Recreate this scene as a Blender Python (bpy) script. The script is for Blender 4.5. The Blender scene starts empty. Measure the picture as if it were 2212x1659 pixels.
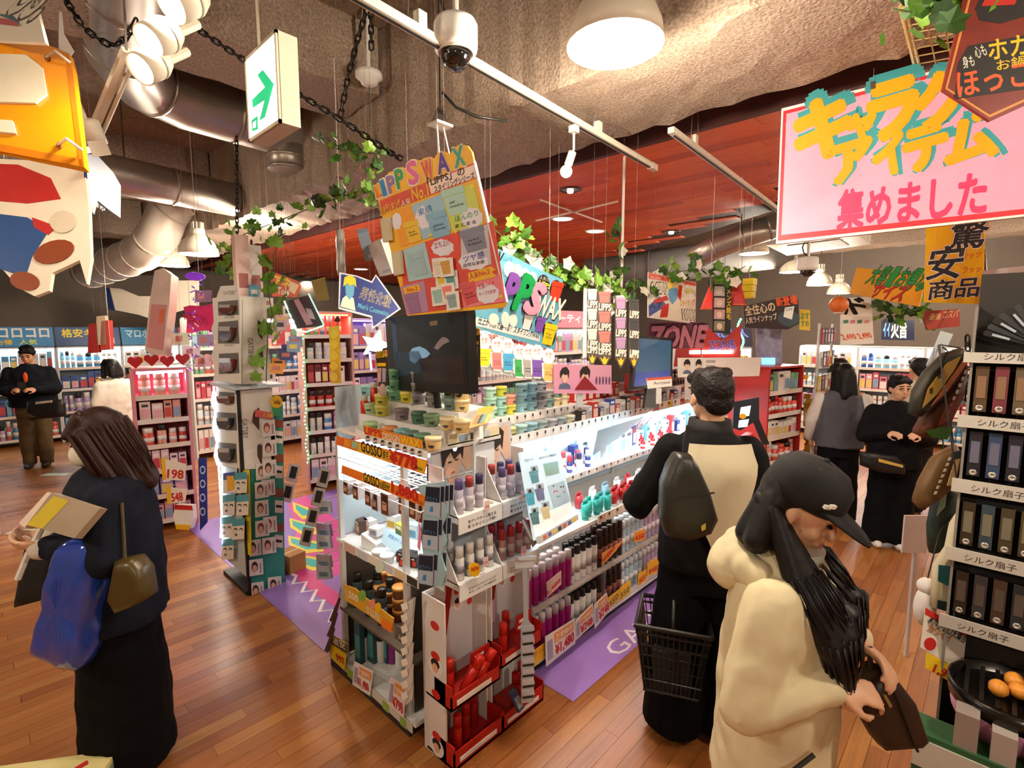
import bpy, bmesh, math, random
from mathutils import Vector as V, Matrix as MX
S = bpy.context.scene
C = S.collection
R = random.Random(11)
# ---------------------------------------------------------------- camera
F, CX, CY, H = 1105.0, 1106.0, 829.5, 1.9
YAW, PIT = math.radians(43.4), math.atan(119.5 / 1105)
FW = V((math.cos(YAW) * math.cos(PIT), math.sin(YAW) * math.cos(PIT), -math.sin(PIT)))
RT = V((math.sin(YAW), -math.cos(YAW), 0))
UP = RT.cross(FW)
EYE = V((0, 0, H))
cd = bpy.data.cameras.new('camera'); cam = bpy.data.objects.new('camera', cd); C.objects.link(cam)
cam.matrix_world = MX.Translation(EYE) @ MX((RT, UP, -FW)).transposed().to_4x4()
cd.sensor_width = 36; cd.lens = 36 * F / 2212; cd.clip_start = 0.05; cd.clip_end = 100
S.camera = cam
# ---------------------------------------------------------------- world, exposure
w = bpy.data.worlds.new('world'); S.world = w; w.use_nodes = True
bg = w.node_tree.nodes['Background']; bg.inputs[0].default_value = (1, .86, .7, 1); bg.inputs[1].default_value = 0.3
S.view_settings.view_transform = 'Standard'; S.view_settings.look = 'None'
S.view_settings.exposure = 0.4; S.view_settings.gamma = 1.0; S.view_settings.use_curve_mapping = False
S.cycles.use_denoising = True; S.cycles.use_adaptive_sampling = True; S.cycles.adaptive_threshold = .1; S.cycles.adaptive_min_samples = 12; S.cycles.max_bounces = 5; S.cycles.diffuse_bounces = 3; S.cycles.glossy_bounces = 2
S.cycles.transmission_bounces = 2; S.cycles.transparent_max_bounces = 10; S.cycles.caustics_reflective = False
S.cycles.caustics_refractive = False; S.cycles.sample_clamp_indirect = 6
LAMP_W = 78; LED_W = 1.0
WARM = (1, .87, .70); COOL = (.86, .95, 1)

# ---------------------------------------------------------------- helpers: rays
def ray(x, y): return FW + RT * ((x - CX) / F) - UP * ((y - CY) / F)
def gz(x, y, z=0.0): d = ray(x, y); return EYE + d * ((z - H) / d.z)
def gx(x, y, c): d = ray(x, y); return EYE + d * (c / d.x)
def gy(x, y, c): d = ray(x, y); return EYE + d * (c / d.y)
def gd(x, y, t): return EYE + ray(x, y) * t
def pj(p):
    v = V(p) - EYE; z = v.dot(FW)
    return CX + F * v.dot(RT) / z, CY - F * v.dot(UP) / z, z
# ---------------------------------------------------------------- helpers: materials
def lin(c): return c / 12.92 if c <= .04045 else ((c + .055) / 1.055) ** 2.4
def rgb(h):
    return tuple(lin(int(h[i:i + 2], 16) / 255) for i in (0, 2, 4))
MC = {}
def m(h, r=.5, me=0, em=0, al=1, var=.08, coat=0, sc=9, bump=0, two=None, spec=.5):
    """procedural principled material: base colour broken up by noise, optional relief"""
    k = (h, r, me, em, al, var, coat, sc, bump, two, spec)
    if k in MC: return MC[k]
    mt = bpy.data.materials.new('m_' + h); mt.use_nodes = True; nt = mt.node_tree; b = nt.nodes['Principled BSDF']
    c = rgb(h)
    b.inputs['Roughness'].default_value = r; b.inputs['Metallic'].default_value = me
    b.inputs['Specular IOR Level'].default_value = spec
    b.inputs['Base Color'].default_value = (*c, 1)
    if coat: b.inputs['Coat Weight'].default_value = coat; b.inputs['Coat Roughness'].default_value = .08
    if al < 1: b.inputs['Alpha'].default_value = al
    if em:
        b.inputs['Emission Color'].default_value = (*c, 1); b.inputs['Emission Strength'].default_value = em
    if var or bump or two:
        tc = nt.nodes.new('ShaderNodeTexCoord'); nz = nt.nodes.new('ShaderNodeTexNoise')
        nz.inputs['Scale'].default_value = sc; nz.inputs['Detail'].default_value = 3
        nt.links.new(tc.outputs['Object'], nz.inputs['Vector'])
        mx = nt.nodes.new('ShaderNodeMix'); mx.data_type = 'RGBA'
        c2 = rgb(two) if two else c
        mx.inputs[6].default_value = (*[q * (1 - var) for q in c], 1); mx.inputs[7].default_value = (*[min(1, q * (1 + var)) for q in c2], 1)
        nt.links.new(nz.outputs['Fac'], mx.inputs[0]); nt.links.new(mx.outputs[2], b.inputs['Base Color'])
        if bump:
            bp = nt.nodes.new('ShaderNodeBump'); bp.inputs['Strength'].default_value = min(1, bump); bp.inputs['Distance'].default_value = .02
            nt.links.new(nz.outputs['Fac'], bp.inputs['Height']); nt.links.new(bp.outputs[0], b.inputs['Normal'])
    MC[k] = mt
    return mt
def glow(h, s): return m(h, .5, 0, s, 1, 0)
def scr(h, e):
    k = ('scr', h, e)
    if k not in MC:
        mt = bpy.data.materials.new('m_screen_' + h); mt.use_nodes = True; b = mt.node_tree.nodes['Principled BSDF']; b.inputs['Base Color'].default_value = (.004, .004, .005, 1); b.inputs['Roughness'].default_value = .3
        b.inputs['Emission Color'].default_value = (*rgb(h), 1); b.inputs['Emission Strength'].default_value = e; MC[k] = mt
    return MC[k]
def clear(h, al, r=.05): return m(h, r, 0, 0, al, 0)
import colorsys
def cname(h):
    r_, g_, b_ = (int(h[i:i + 2], 16) / 255 for i in (0, 2, 4)); a, s, v = colorsys.rgb_to_hsv(r_, g_, b_); a *= 360
    if s < .13: return 'white' if v > .86 else 'pale grey' if v > .65 else 'grey' if v > .35 else 'black'
    n = 'red' if a < 14 or a > 342 else 'orange' if a < 38 else 'yellow' if a < 66 else 'green' if a < 160 else 'teal' if a < 192 else 'blue' if a < 250 else 'purple' if a < 300 else 'pink'
    if n == 'red' and s < .5 and v > .7: n = 'pink'
    if n == 'orange': n = 'cream' if s < .5 and v > .75 else 'brown' if v < .65 else 'orange'
    return ('dark ' if v < .4 else 'pale ' if s < .35 and n not in ('cream', 'brown') else '') + n
# ---------------------------------------------------------------- helpers: meshes
I4 = MX.Identity(4)
class B:
    def __init__(s): s.v = []; s.f = []
    def add(s, vs, fs, M=None):
        k = len(s.v)
        s.v += [tuple(M @ V(q)) for q in vs] if M is not None else [tuple(q) for q in vs]
        s.f += [tuple(i + k for i in q) for q in fs]
        return s
    def bx(s, x0, x1, y0, y1, z0, z1, M=None):
        return s.add([(x0, y0, z0), (x1, y0, z0), (x1, y1, z0), (x0, y1, z0), (x0, y0, z1), (x1, y0, z1), (x1, y1, z1), (x0, y1, z1)],
                     [(0, 3, 2, 1), (4, 5, 6, 7), (0, 1, 5, 4), (1, 2, 6, 5), (2, 3, 7, 6), (3, 0, 4, 7)], M)
    def lathe(s, pr, n=16, M=None, sx=1, sy=1):
        vs = []; fs = []
        for r, z in pr:
            for i in range(n):
                a = 2 * math.pi * i / n; vs.append((r * math.cos(a) * sx, r * math.sin(a) * sy, z))
        for j in range(len(pr) - 1):
            for i in range(n):
                k = (i + 1) % n; fs.append((j * n + i, j * n + k, (j + 1) * n + k, (j + 1) * n + i))
        fs.append(tuple(range(n - 1, -1, -1))); fs.append(tuple((len(pr) - 1) * n + i for i in range(n)))
        return s.add(vs, fs, M)
    def tube(s, pts, r, n=8, cap=True):
        pts = [V(p) for p in pts]; rs = r if isinstance(r, (list, tuple)) else [r] * len(pts)
        vs = []; fs = []; u = None
        for i, p in enumerate(pts):
            t = (pts[min(i + 1, len(pts) - 1)] - pts[max(i - 1, 0)])
            t = t.normalized() if t.length > 1e-9 else V((0, 0, 1))
            if u is None: u = t.orthogonal().normalized()
            u = (u - t * u.dot(t)); u = u.normalized() if u.length > 1e-6 else t.orthogonal().normalized()
            w_ = t.cross(u)
            for k in range(n):
                a = 2 * math.pi * k / n; vs.append(p + (u * math.cos(a) + w_ * math.sin(a)) * rs[i])
        for j in range(len(pts) - 1):
            for i in range(n):
                k = (i + 1) % n; fs.append((j * n + i, j * n + k, (j + 1) * n + k, (j + 1) * n + i))
        if cap: fs.append(tuple(range(n - 1, -1, -1))); fs.append(tuple((len(pts) - 1) * n + i for i in range(n)))
        return s.add(vs, fs)
    def sph(s, c, r, nu=12, nv=8, M=None):
        r = r if isinstance(r, (tuple, list)) else (r, r, r)
        vs = []; fs = []
        for j in range(nv + 1):
            b = math.pi * j / nv
            for i in range(nu):
                a = 2 * math.pi * i / nu
                vs.append((c[0] + r[0] * math.sin(b) * math.cos(a), c[1] + r[1] * math.sin(b) * math.sin(a), c[2] - r[2] * math.cos(b)))
        for j in range(nv):
            for i in range(nu):
                k = (i + 1) % nu; fs.append((j * nu + i, j * nu + k, (j + 1) * nu + k, (j + 1) * nu + i))
        return s.add(vs, fs, M)
    def prism(s, poly, z0, z1, M=None):
        n = len(poly)
        ar = sum(poly[i][0] * poly[(i + 1) % n][1] - poly[(i + 1) % n][0] * poly[i][1] for i in range(n))
        if ar < 0: poly = poly[::-1]
        vs = [(p[0], p[1], z0) for p in poly] + [(p[0], p[1], z1) for p in poly]
        fs = [tuple(range(n - 1, -1, -1)), tuple(range(n, 2 * n))] + [(i, (i + 1) % n, n + (i + 1) % n, n + i) for i in range(n)]
        return s.add(vs, fs, M)
    def mesh(s, name, mat, smooth=False):
        me = bpy.data.meshes.new(name); me.from_pydata(s.v, [], s.f); me.validate()
        if mat is not None: me.materials.append(mat)
        if smooth:
            me.polygons.foreach_set('use_smooth', [len(p.vertices) < 9 for p in me.polygons])
        me.update(); return me
    def o(s, name, mat, par=None, M=None, smooth=False):
        return ob(name, s.mesh(name, mat, smooth), par, M)
def ob(name, data, par=None, M=None):
    o = bpy.data.objects.new(name, data); C.objects.link(o)
    if par is not None: o.parent = par
    if M is not None: o.matrix_basis = M
    return o
def tag(o, label, cat, group=None, kind=None):
    o['label'] = label; o['category'] = cat
    if group: o['group'] = group
    if kind: o['kind'] = kind
    return o
def E(name, label, cat, M=None, group=None):
    o = ob(name, None, None, M); o.empty_display_size = .05
    return tag(o, label, cat, group)
def st(o): o['kind'] = 'structure'; return o
def dup(src, M, label=None, group=None):
    r = src.copy(); C.objects.link(r); r.matrix_basis = M
    if label: r['label'] = label
    if group: r['group'] = group
    def kids(a, b):
        for ch in a.children:
            c = ch.copy(); C.objects.link(c); c.parent = b; kids(ch, c)
    kids(src, r)
    return r
def tr(x, y, z, rz=0, s=1): return MX.Translation((x, y, z)) @ MX.Rotation(rz, 4, 'Z') @ MX.Scale(s, 4)
def sm(o):
    for p in o.data.polygons: p.use_smooth = True
    return o
# ---------------------------------------------------------------- helpers: lettering and flat boards
TXC = {}
def tmesh(s, mat, ext=.5, off=0.0):
    """lettering as a mesh that fills the unit square"""
    k = (s, mat.name, off); bold = off * .6 if off >= .03 else 0
    if k in TXC: return TXC[k]
    cu = bpy.data.curves.new('lettering', 'FONT'); cu.body = s; cu.resolution_u = 2; cu.offset = 0 if bold else off; cu.extrude = 0; cu.size = 1
    o = bpy.data.objects.new('lettering', cu)
    me = bpy.data.meshes.new_from_object(o)
    bpy.data.objects.remove(o); bpy.data.curves.remove(cu)
    me.name = 'lettering'
    xs = [q.co.x for q in me.vertices]; ys = [q.co.y for q in me.vertices]
    if xs:
        x0, x1, y0, y1 = min(xs), max(xs), min(ys), max(ys)
        for q in me.vertices: q.co = ((q.co.x - x0) / max(1e-6, x1 - x0), (q.co.y - y0) / max(1e-6, y1 - y0), 0)
    if bold:
        n = 12 if bold > .07 else 8; ps = [(0, 0)] + [(bold * math.cos(6.2832 * i / n), bold * math.sin(6.2832 * i / n)) for i in range(n)]
        v0 = [tuple(q.co) for q in me.vertices]; f0 = [tuple(p.vertices) for p in me.polygons]; v2 = []; f2 = []; ax, ay = 1 / max(.3, x1 - x0), 1 / max(.3, y1 - y0)
        for j, (dx, dy) in enumerate(ps): f2 += [tuple(i + len(v2) for i in p) for p in f0]; v2 += [(a + dx * ax, b + dy * ay, -.00012 * j) for a, b, _ in v0]
        bpy.data.meshes.remove(me); me = bpy.data.meshes.new('lettering'); me.from_pydata(v2, [], f2)
    me.materials.clear(); me.materials.append(mat)
    TXC[k] = me
    return me
class Fr:
    """a flat frame in the room: photo pixels are read as points on its plane"""
    def __init__(s, o, n, up=V((0, 0, 1))):
        s.o = V(o); s.n = V(n).normalized(); s.x = up.cross(s.n).normalized(); s.y = s.n.cross(s.x)
        s.M = MX.Translation(s.o) @ MX((s.x, s.y, s.n)).transposed().to_4x4()
        s.root = None; s.lay = 0
    def l(s, p):
        d = ray(*p); q = EYE + d * ((s.o - EYE).dot(s.n) / d.dot(s.n)) - s.o
        return (q.dot(s.x), q.dot(s.y))
    def thing(s, name, label, cat, group=None): s.root = E(name, label, cat, s.M, group); return s
    def poly(s, name, pts, mat, z0=0, t=.004, px=True, par=None):
        pts = [s.l(p) for p in pts] if px else pts
        return B().prism(pts, z0, z0 + t).o(name, mat, par or s.root)
    def ell(s, name, c, rx, ry, mat, z0=0, t=.002, n=16, rot=0, par=None):
        return s.poly(name, [(c[0] + rx * math.cos(a) * math.cos(rot) - ry * math.sin(a) * math.sin(rot), c[1] + rx * math.cos(a) * math.sin(rot) + ry * math.sin(a) * math.cos(rot)) for a in [2 * math.pi * i / n for i in range(n)]], mat, z0, t, par=par)
    def text(s, t, p0, p1, hp, mat, z=.006, off=0.0, par=None, sub=None):
        """t fills the box whose base runs p0 to p1 (pixels) and whose height is hp pixels"""
        a = V(s.l(p0)); b = V(s.l(p1)); c = V(s.l((p0[0], p0[1] - hp)))
        ux = b - a; wd = ux.length; hh = (c - a).length; an = math.atan2(ux.y, ux.x)
        M = MX.Translation((a.x, a.y, z)) @ MX.Rotation(an, 4, 'Z') @ MX.Diagonal((wd, hh, 1, 1))
        return ob('lettering', tmesh(t, mat, 0, off), par or s.root, M)
def FX(c): return Fr((c, 2, 1), (-1, 0, 0))
def FY(c): return Fr((2, c, 1), (0, -1, 0))
def FD(x, y, t, n=None):
    return Fr(gd(x, y, t), n if n is not None else -FW)
def FQ(tl, tr_, br, bl, depth):
    """plane of a rectangle seen at four pixels; depth in metres at its centre"""
    r = [ray(*p) for p in (tl, tr_, br, bl)]
    A = MX((r[1], -r[2], r[3])).transposed()     # d0 r0 = d1 r1 - d2 r2 + d3 r3, d0 = 1
    d1, d2, d3 = A.inverted() @ r[0]
    P = [r[0], r[1] * d1, r[2] * d2, r[3] * d3]
    c = (P[0] + P[1] + P[2] + P[3]) / 4; k = depth / c.dot(FW)
    P = [q * k + EYE for q in P]
    x = (P[1] - P[0] + P[2] - P[3]).normalized(); y = (P[0] - P[3] + P[1] - P[2]); n = x.cross(y).normalized()
    if n.dot(FW) > 0: n = -n
    return Fr(c * k + EYE, n, n.cross(x) if n.cross(x).dot(y) > 0 else -n.cross(x))
def strings(fr, pts, top, mat=None, r=.0007):
    for p in pts:
        a, b = fr.l(p); w0 = fr.M @ V((a, b, 0)); w1 = V((w0.x, w0.y, top))
        iv = fr.M.inverted(); B().tube([iv @ w0, iv @ w1], r, 5).o('hanging_string', mat or m('8a8072', .7), fr.root)
def bulb_light(M, r, power, col, par):
    l = bpy.data.lights.new('lamp_glow', 'POINT'); l.shadow_soft_size = r; l.energy = power; l.color = col
    return ob('lamp_glow', l, par, M)
def lamp_light(name, M, size, power, col, par=None, shape='DISK', sy=None, spread=None):
    l = bpy.data.lights.new(name, 'AREA'); l.shape = shape; l.size = size; l.energy = power; l.color = col
    if sy: l.size_y = sy
    if spread: l.spread = spread
    return ob(name, l, par, M)
# ================================================================ setting: floor, walls, ceiling
def wood(name, cols, rough, axis, coat=0.0, grain=1.0):
    mt = bpy.data.materials.new(name); mt.use_nodes = True; nt = mt.node_tree; b = nt.nodes['Principled BSDF']; N = nt.nodes.new; L = nt.links.new
    oi = N('ShaderNodeObjectInfo'); ge = N('ShaderNodeNewGeometry'); ad = N('ShaderNodeMath'); ad.operation = 'ADD'; fr = N('ShaderNodeMath'); fr.operation = 'FRACT'
    L(oi.outputs['Random'], ad.inputs[0]); L(ge.outputs['Random Per Island'], ad.inputs[1]); L(ad.outputs[0], fr.inputs[0])
    cr = N('ShaderNodeValToRGB'); cr.color_ramp.interpolation = 'LINEAR'
    while len(cr.color_ramp.elements) < len(cols): cr.color_ramp.elements.new(.5)
    for i, h in enumerate(cols):
        cr.color_ramp.elements[i].position = i / (len(cols) - 1); cr.color_ramp.elements[i].color = (*rgb(h), 1)
    L(fr.outputs[0], cr.inputs[0])
    mp = N('ShaderNodeMapping'); mp.inputs['Scale'].default_value = (2.5, 60, 8) if axis == 'x' else (60, 2.5, 8)
    L(ge.outputs['Position'], mp.inputs['Vector']); nz = N('ShaderNodeTexNoise'); nz.inputs['Scale'].default_value = 1; nz.inputs['Detail'].default_value = 4
    L(mp.outputs[0], nz.inputs['Vector'])
    mr = N('ShaderNodeMapRange'); mr.inputs[3].default_value = 1 - .4 * grain; mr.inputs[4].default_value = 1 + .4 * grain; L(nz.outputs[0], mr.inputs[0])
    mx = N('ShaderNodeMix'); mx.data_type = 'RGBA'; mx.blend_type = 'MULTIPLY'; mx.inputs[0].default_value = 1
    L(cr.outputs[0], mx.inputs[6]); L(mr.outputs[0], mx.inputs[7]); L(mx.outputs[2], b.inputs['Base Color'])
    b.inputs['Roughness'].default_value = rough
    if coat: b.inputs['Coat Weight'].default_value = coat; b.inputs['Coat Roughness'].default_value = .24
    return mt
X0, X1, Y0, Y1, ZC = -4.0, 15.5, -4.0, 14.0, 3.95
FLOORW = wood('floor_wood', ['8c5022', 'a8662e', '985626', 'b47638', '925424', 'ac6c30', '854a20', 'b87e40'], .42, 'x', .18)
fl = st(B().bx(X0, X1, Y0, Y1, -.1, -.014).o('floor', m('4a240e', .6)))
pl_l, pl_w = .92, .078
pm = B().bx(0, pl_l - .0015, 0, pl_w - .0015, -.014, 0).mesh('plank', FLOORW)
cand = []; rest = B(); j = 0; y = Y0
while y < Y1:
    x = X0 - (j * .37) % pl_l
    while x < X1:
        d = 1e9
        cxy = V((x + pl_l / 2, y, 0))
        if (cxy - EYE).dot(FW) > .6:
            a, b_, z = pj(cxy)
            if -150 < a < 2400 and b_ < 1900 and not (1.45 < cxy.x < 5 and 1.85 < cxy.y < 2.6): d = z
        cand.append((d, x, y)); x += pl_l
    y += pl_w; j += 1
cand.sort()
for k, (d, x, y) in enumerate(cand):
    if k < 300: ob('plank', pm, fl, MX.Translation((x, y, 0)))
    else: rest.bx(x, x + pl_l - .002, y, y + pl_w - .002, -.014, 0)
o = rest.o('far_planks', FLOORW, fl); o['kind'] = 'stuff'
# walls
plaster = m('83766a', .85, bump=.3, sc=6)
for n, a in (('wall_back', (X0, X1, Y1, Y1 + .1, -.1, ZC)), ('wall_right', (X1, X1 + .1, Y0, Y1, -.1, ZC)), ('wall_left', (X0 - .1, X0, Y0, Y1, -.1, ZC)), ('wall_front', (X0, X1, Y0 - .1, Y0, -.1, ZC))):
    st(B().bx(*a).o(n, plaster))
# concrete ceiling: slab, beams with rough undersides
def rough_box(x0, x1, y0, y1, z0, z1, step, amp):
    """box whose underside and side faces are lumpy, as shuttered concrete sprayed with insulation"""
    b = B(); nx = max(2, int((x1 - x0) / step)); ny = max(2, int((y1 - y0) / step)); rr = random.Random(int(x0 * 91 + y0 * 17 + 5))
    g = {}
    for i in range(nx + 1):
        for k in range(ny + 1):
            e = i in (0, nx); e2 = k in (0, ny)
            g[i, k] = len(b.v)
            b.v.append((x0 + (x1 - x0) * i / nx + (rr.uniform(-amp, amp) if e else 0), y0 + (y1 - y0) * k / ny + (rr.uniform(-amp, amp) if e2 else 0), z0 + rr.uniform(-amp, amp) * (1 if e or e2 else .35)))
    for i in range(nx):
        for k in range(ny): b.f.append((g[i, k], g[i, k + 1], g[i + 1, k + 1], g[i + 1, k]))
    edge = [(i, 0) for i in range(nx)] + [(nx, k) for k in range(ny)] + [(i, ny) for i in range(nx, 0, -1)] + [(0, k) for k in range(ny, 0, -1)]
    t0 = len(b.v)
    for e in edge: q = b.v[g[e]]; b.v.append((q[0], q[1], z1))
    n = len(edge)
    for i in range(n): b.f.append((g[edge[i]], g[edge[(i + 1) % n]], t0 + (i + 1) % n, t0 + i))
    return b
CONC = m('7d6a56', .95, bump=.35, sc=30, var=.5, two='8a7664', spec=.2)
CONC2 = m('85715f', .95, bump=.4, sc=70, var=.75, two='a08c7a', spec=.2)
st(B().bx(X0, X1, Y0, Y1, ZC, ZC + .1).o('ceiling', CONC))
st(rough_box(2.12, 2.92, Y0, Y1, 3.1, ZC, .09, .016).o('ceiling_beam', CONC2))
for y0, y1, z in ((3.25, 3.8, 3.5), (6.9, 7.5, 3.4), (-.4, .15, 3.5), (10.3, 10.9, 3.4)):
    st(rough_box(X0, 2.1, y0, y1, z, ZC, .12, .014).o('ceiling_beam', CONC2))
for x0, x1 in ((-1.2, -.6), (10.5, 11.1)):
    st(rough_box(x0, x1, Y0, Y1, 3.3, ZC, .16, .012).o('ceiling_beam', CONC2))
# red timber soffit
SOFW = wood('soffit_wood', ['d04c1c', 'dc5820', 'c04418', 'e2662a', 'd24e1c'], .5, 'y', .0, .6)
sof = st(B().prism([(3.45, Y0), (3.45, 13.2), (13.6, 13.2), (9.98, 7.28), (6.27, 1.87), (5.0, -.2), (5.0, Y0)], 3.216, 3.3).o('ceiling_soffit', m('3a120a', .7)))
def inside(x, y):
    p = [(3.45, Y0), (3.45, 13.2), (13.6, 13.2), (9.98, 7.28), (6.27, 1.87), (5.0, -.2), (5.0, Y0)]
    c = False
    for i in range(7):
        (xa, ya), (xb, yb) = p[i], p[i - 1]
        if (ya > y) != (yb > y) and x < (xb - xa) * (y - ya) / (yb - ya) + xa: c = not c
    return c
sw, sl = .15, 1.3
spm = B().bx(0, sw - .004, 0, sl - .003, 0, .016).mesh('plank', SOFW)
rest = B(); cand = []; i = 0; x = 3.452
while x < 13:
    y = Y0 + (i * .47) % sl - sl
    while y < 13.2:
        if inside(x + sw, y + .05) and inside(x + .02, y + sl - .05) and inside(x + .02, y + .05):
            q = V((x, y + sl / 2, 3.2)); d = 1e9
            if (q - EYE).dot(FW) > .5:
                a, b_, z = pj(q)
                if -100 < a < 2300 and b_ > -100: d = z
            cand.append((d, x, y))
        y += sl
    x += sw; i += 1
cand.sort()
for k, (d, x, y) in enumerate(cand):
    if k < 260: ob('plank', spm, sof, MX.Translation((x, y, 3.2 + R.uniform(0, .003))))
    else: rest.bx(x, x + sw - .004, y, y + sl - .003, 3.2, 3.216)
o = rest.o('far_planks', SOFW, sof); o['kind'] = 'stuff'
st(B().bx(3.40, 3.45, Y0, 13.2, 3.2, ZC).o('trim_1', m('3c130b', .6, two='511b10')))  # soffit fascia; its dark tone stands in for the weak light reaching it
# pale timber mat: printed vinyl floor runners
mat_l = E('floor_mat', 'purple vinyl floor mat with big yellow and turquoise letters in the aisle', 'floor mat')
MATP = m('8f6fc0', .35, var=.06)
B().bx(1.30, 5.2, 2.66, 5.6, .0005, .003).o('base_sheet', MATP, mat_l)
f = Fr((2, 4, .0031), (0, 0, 1), V((0, 1, 0))); f.root = None
def matpoly(pts, h, z=0): 
    return B().prism([tuple(gz(*p)[:2]) for p in pts], .0031 + z, .0036 + z).o('printed_shape', m(h, .35), mat_l)
matpoly([(618, 1215), (640, 1150), (622, 1090), (660, 1070), (735, 1130), (735, 1240), (690, 1260)], 'cf4f9e')
matpoly([(622, 1205), (700, 1262), (735, 1285), (735, 1318), (690, 1290), (640, 1250), (612, 1225)], 'd83f8f', .0004)
for k, (x, y, w_) in enumerate(((632, 1085, 42), (625, 1120, 60), (622, 1158, 78), (630, 1196, 90))):
    matpoly([(x, y), (x + w_ * .9, y + 14), (x + w_, y + 34), (x + w_ * .5, y + 38), (x + 2, y + 20)], 'e6d23c', .0006 + k * .0003)
    matpoly([(x + 6, y + 5), (x + w_ * .85, y + 19), (x + w_ * .9, y + 28), (x + w_ * .5, y + 30), (x + 8, y + 16)], '2fb3b0', .0012 + k * .0003)
sq = [(612, 1232), (640, 1245), (632, 1262), (662, 1258), (652, 1280), (684, 1275), (672, 1300), (700, 1297), (690, 1322), (722, 1318), (712, 1345)]
B().tube([V((*gz(*p)[:2], .004)) for p in sq], .018, 6).o('printed_scribble', m('f0e8ee', .4), mat_l).scale = (1, 1, .25)
mat_r = E('floor_mat', 'purple vinyl floor runner with white letters along the bottle shelf', 'floor mat')
B().bx(1.98, 5.0, 1.44, 1.74, .0005, .003).o('base_sheet', m('a67fd0', .35), mat_r)
ob('lettering', tmesh('GATSBY', m('efe6f4', .4)), mat_r, MX.Translation((2.45, 1.46, .0036)) @ MX.Diagonal((.9, .12, 1, 1)))
# ================================================================ ceiling fixtures
ENAM = m('d9cdb8', .45, var=.05); WHT = m('e8e4dc', .5, var=.04); BLK = m('15110f', .5, var=.1); CHAINM = m('241b16', .45, .6)
LAMPW = glow('fff2da', 9)
def pendant(c, w, label, lit=1.0, n=24):
    s = w / .42; z = c[2]
    t = E('pendant_lamp', label, 'ceiling lamp', MX.Translation(c), 'bowl pendant lamps under the concrete ceiling')
    B().lathe([(.205 * s, .0), (.212 * s, .0), (.2 * s, .07 * s), (.165 * s, .15 * s), (.09 * s, .215 * s), (.075 * s, .225 * s)], n).o('bowl_shade', ENAM, t, smooth=True)
    B().lathe([(.204 * s, .004), (.2 * s, -.002)], n).o('diffuser', LAMPW, t)
    B().lathe([(.076 * s, .225 * s), (.076 * s, .29 * s), (.05 * s, .295 * s)], 16).o('neck', ENAM, t, smooth=True)
    fb = B()
    for i in range(10):
        a = math.pi * 2 * i / 10; fb.bx(.02 * s, .07 * s, -.004, .004, .295 * s, .37 * s, MX.Rotation(a, 4, 'Z'))
    fb.lathe([(.02, .295 * s), (.02, .37 * s)], 8).o('cooling_fins', ENAM, t)
    B().tube([(0, 0, .36 * s), (0, 0, ZC - z)], .006, 6).o('suspension_rod', m('4a423a', .5), t)
    if lit: bulb_light(MX.Translation((0, 0, -.12)), .1 * s, LAMP_W * lit, WARM, t)
    return t
for x, y, wp, sc, lb in ((1328, 100, 208, .87, 'big lit bowl lamp right above the camera aisle, largest in view'), (783, 368, 100, 1, 'lit bowl lamp behind the black chain and ivy'), (568, 478, 80, 1, 'lit bowl lamp half hidden by the ivy garland'),
                         (430, 550, 77, 1, 'lit bowl lamp beside the white duct elbow'), (372, 574, 66, 1, 'lit bowl lamp behind the hanging pink body pillow pack'),
                         (1628, 548, 60, 1, 'lit bowl lamp left of the pink banner corner'), (1712, 588, 52, 1, 'lit bowl lamp touching the far dome camera'),
                         (1770, 616, 50, 1, 'lit bowl lamp below the far dome camera'), (1812, 634, 46, 1, 'farthest lit bowl lamp above the price poster'), (1975, 502, 44, 1, 'lit bowl lamp under the pink banner beside the yellow vertical banner')):
    t_ = .42 * sc * F / wp; pendant(gd(x, y, t_), .42 * sc, lb)
for i, p in enumerate(((-1.6, -1.4, 3.0), (1.7, -1.3, 3.0), (-1.9, 2.0, 3.0), (4.2, -1.6, 2.9), (7.2, -1.2, 2.9), (-1.5, 5.2, 3.0), (9.6, -.6, 2.9))):
    pendant(V(p), .42, 'lit bowl lamp outside the picture ' + ('behind the camera on the left', 'behind the camera on the right', 'left of the orange board', 'right of the fan rack', 'over the far right bays', 'over the left edge shelf', 'over the farthest right bay')[i], 1.0, 16)
# recessed lights in the soffit
def downlight(x, y, wpx, lit, label):
    p = gz(x, y, 3.2); r = wpx / F * (p - EYE).dot(FW) / 2
    t = E('downlight', label, 'downlight', MX.Translation(p + V((0, 0, -.012))), 'recessed lights in the red timber ceiling')
    B().lathe([(r, .012), (r * 1.12, .012), (r * 1.12, .004), (r, .0), (r * .9, .008)], 20).o('trim_ring', ENAM if lit else m('2a201a', .5), t, smooth=True)
    B().lathe([(r * .95, .011), (r * .9, .006)], 20).o('lens', glow('fff0d8', 10 if lit else 1.5) if lit else m('8d8478', .2), t)
    if lit: lamp_light('lamp_glow', MX.Translation((0, 0, -.01)), r * 1.6, 16, WARM, t)
    else: B().lathe([(r * .35, .0), (r * .3, -.02)], 12).o('lamp_core', glow('fff4e4', 2.5), t)
for a in ((1215, 472, 44, 1, 'lit round light in the red timber ceiling, nearer of the pair'), (1286, 499, 40, 1, 'lit round light in the red timber ceiling with a cord hanging below'), (780, 581, 30, 1, 'small lit round light left of the leaning jar poster'),
          (662, 608, 24, 1, 'smallest lit round light low over the back of the shop'), (1232, 409, 42, 0, 'unlit dark ringed spot in the red timber ceiling near the bare bulb'), (1450, 500, 34, 0, 'unlit dark ringed spot near the far edge of the red ceiling')):
    downlight(*a)
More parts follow.
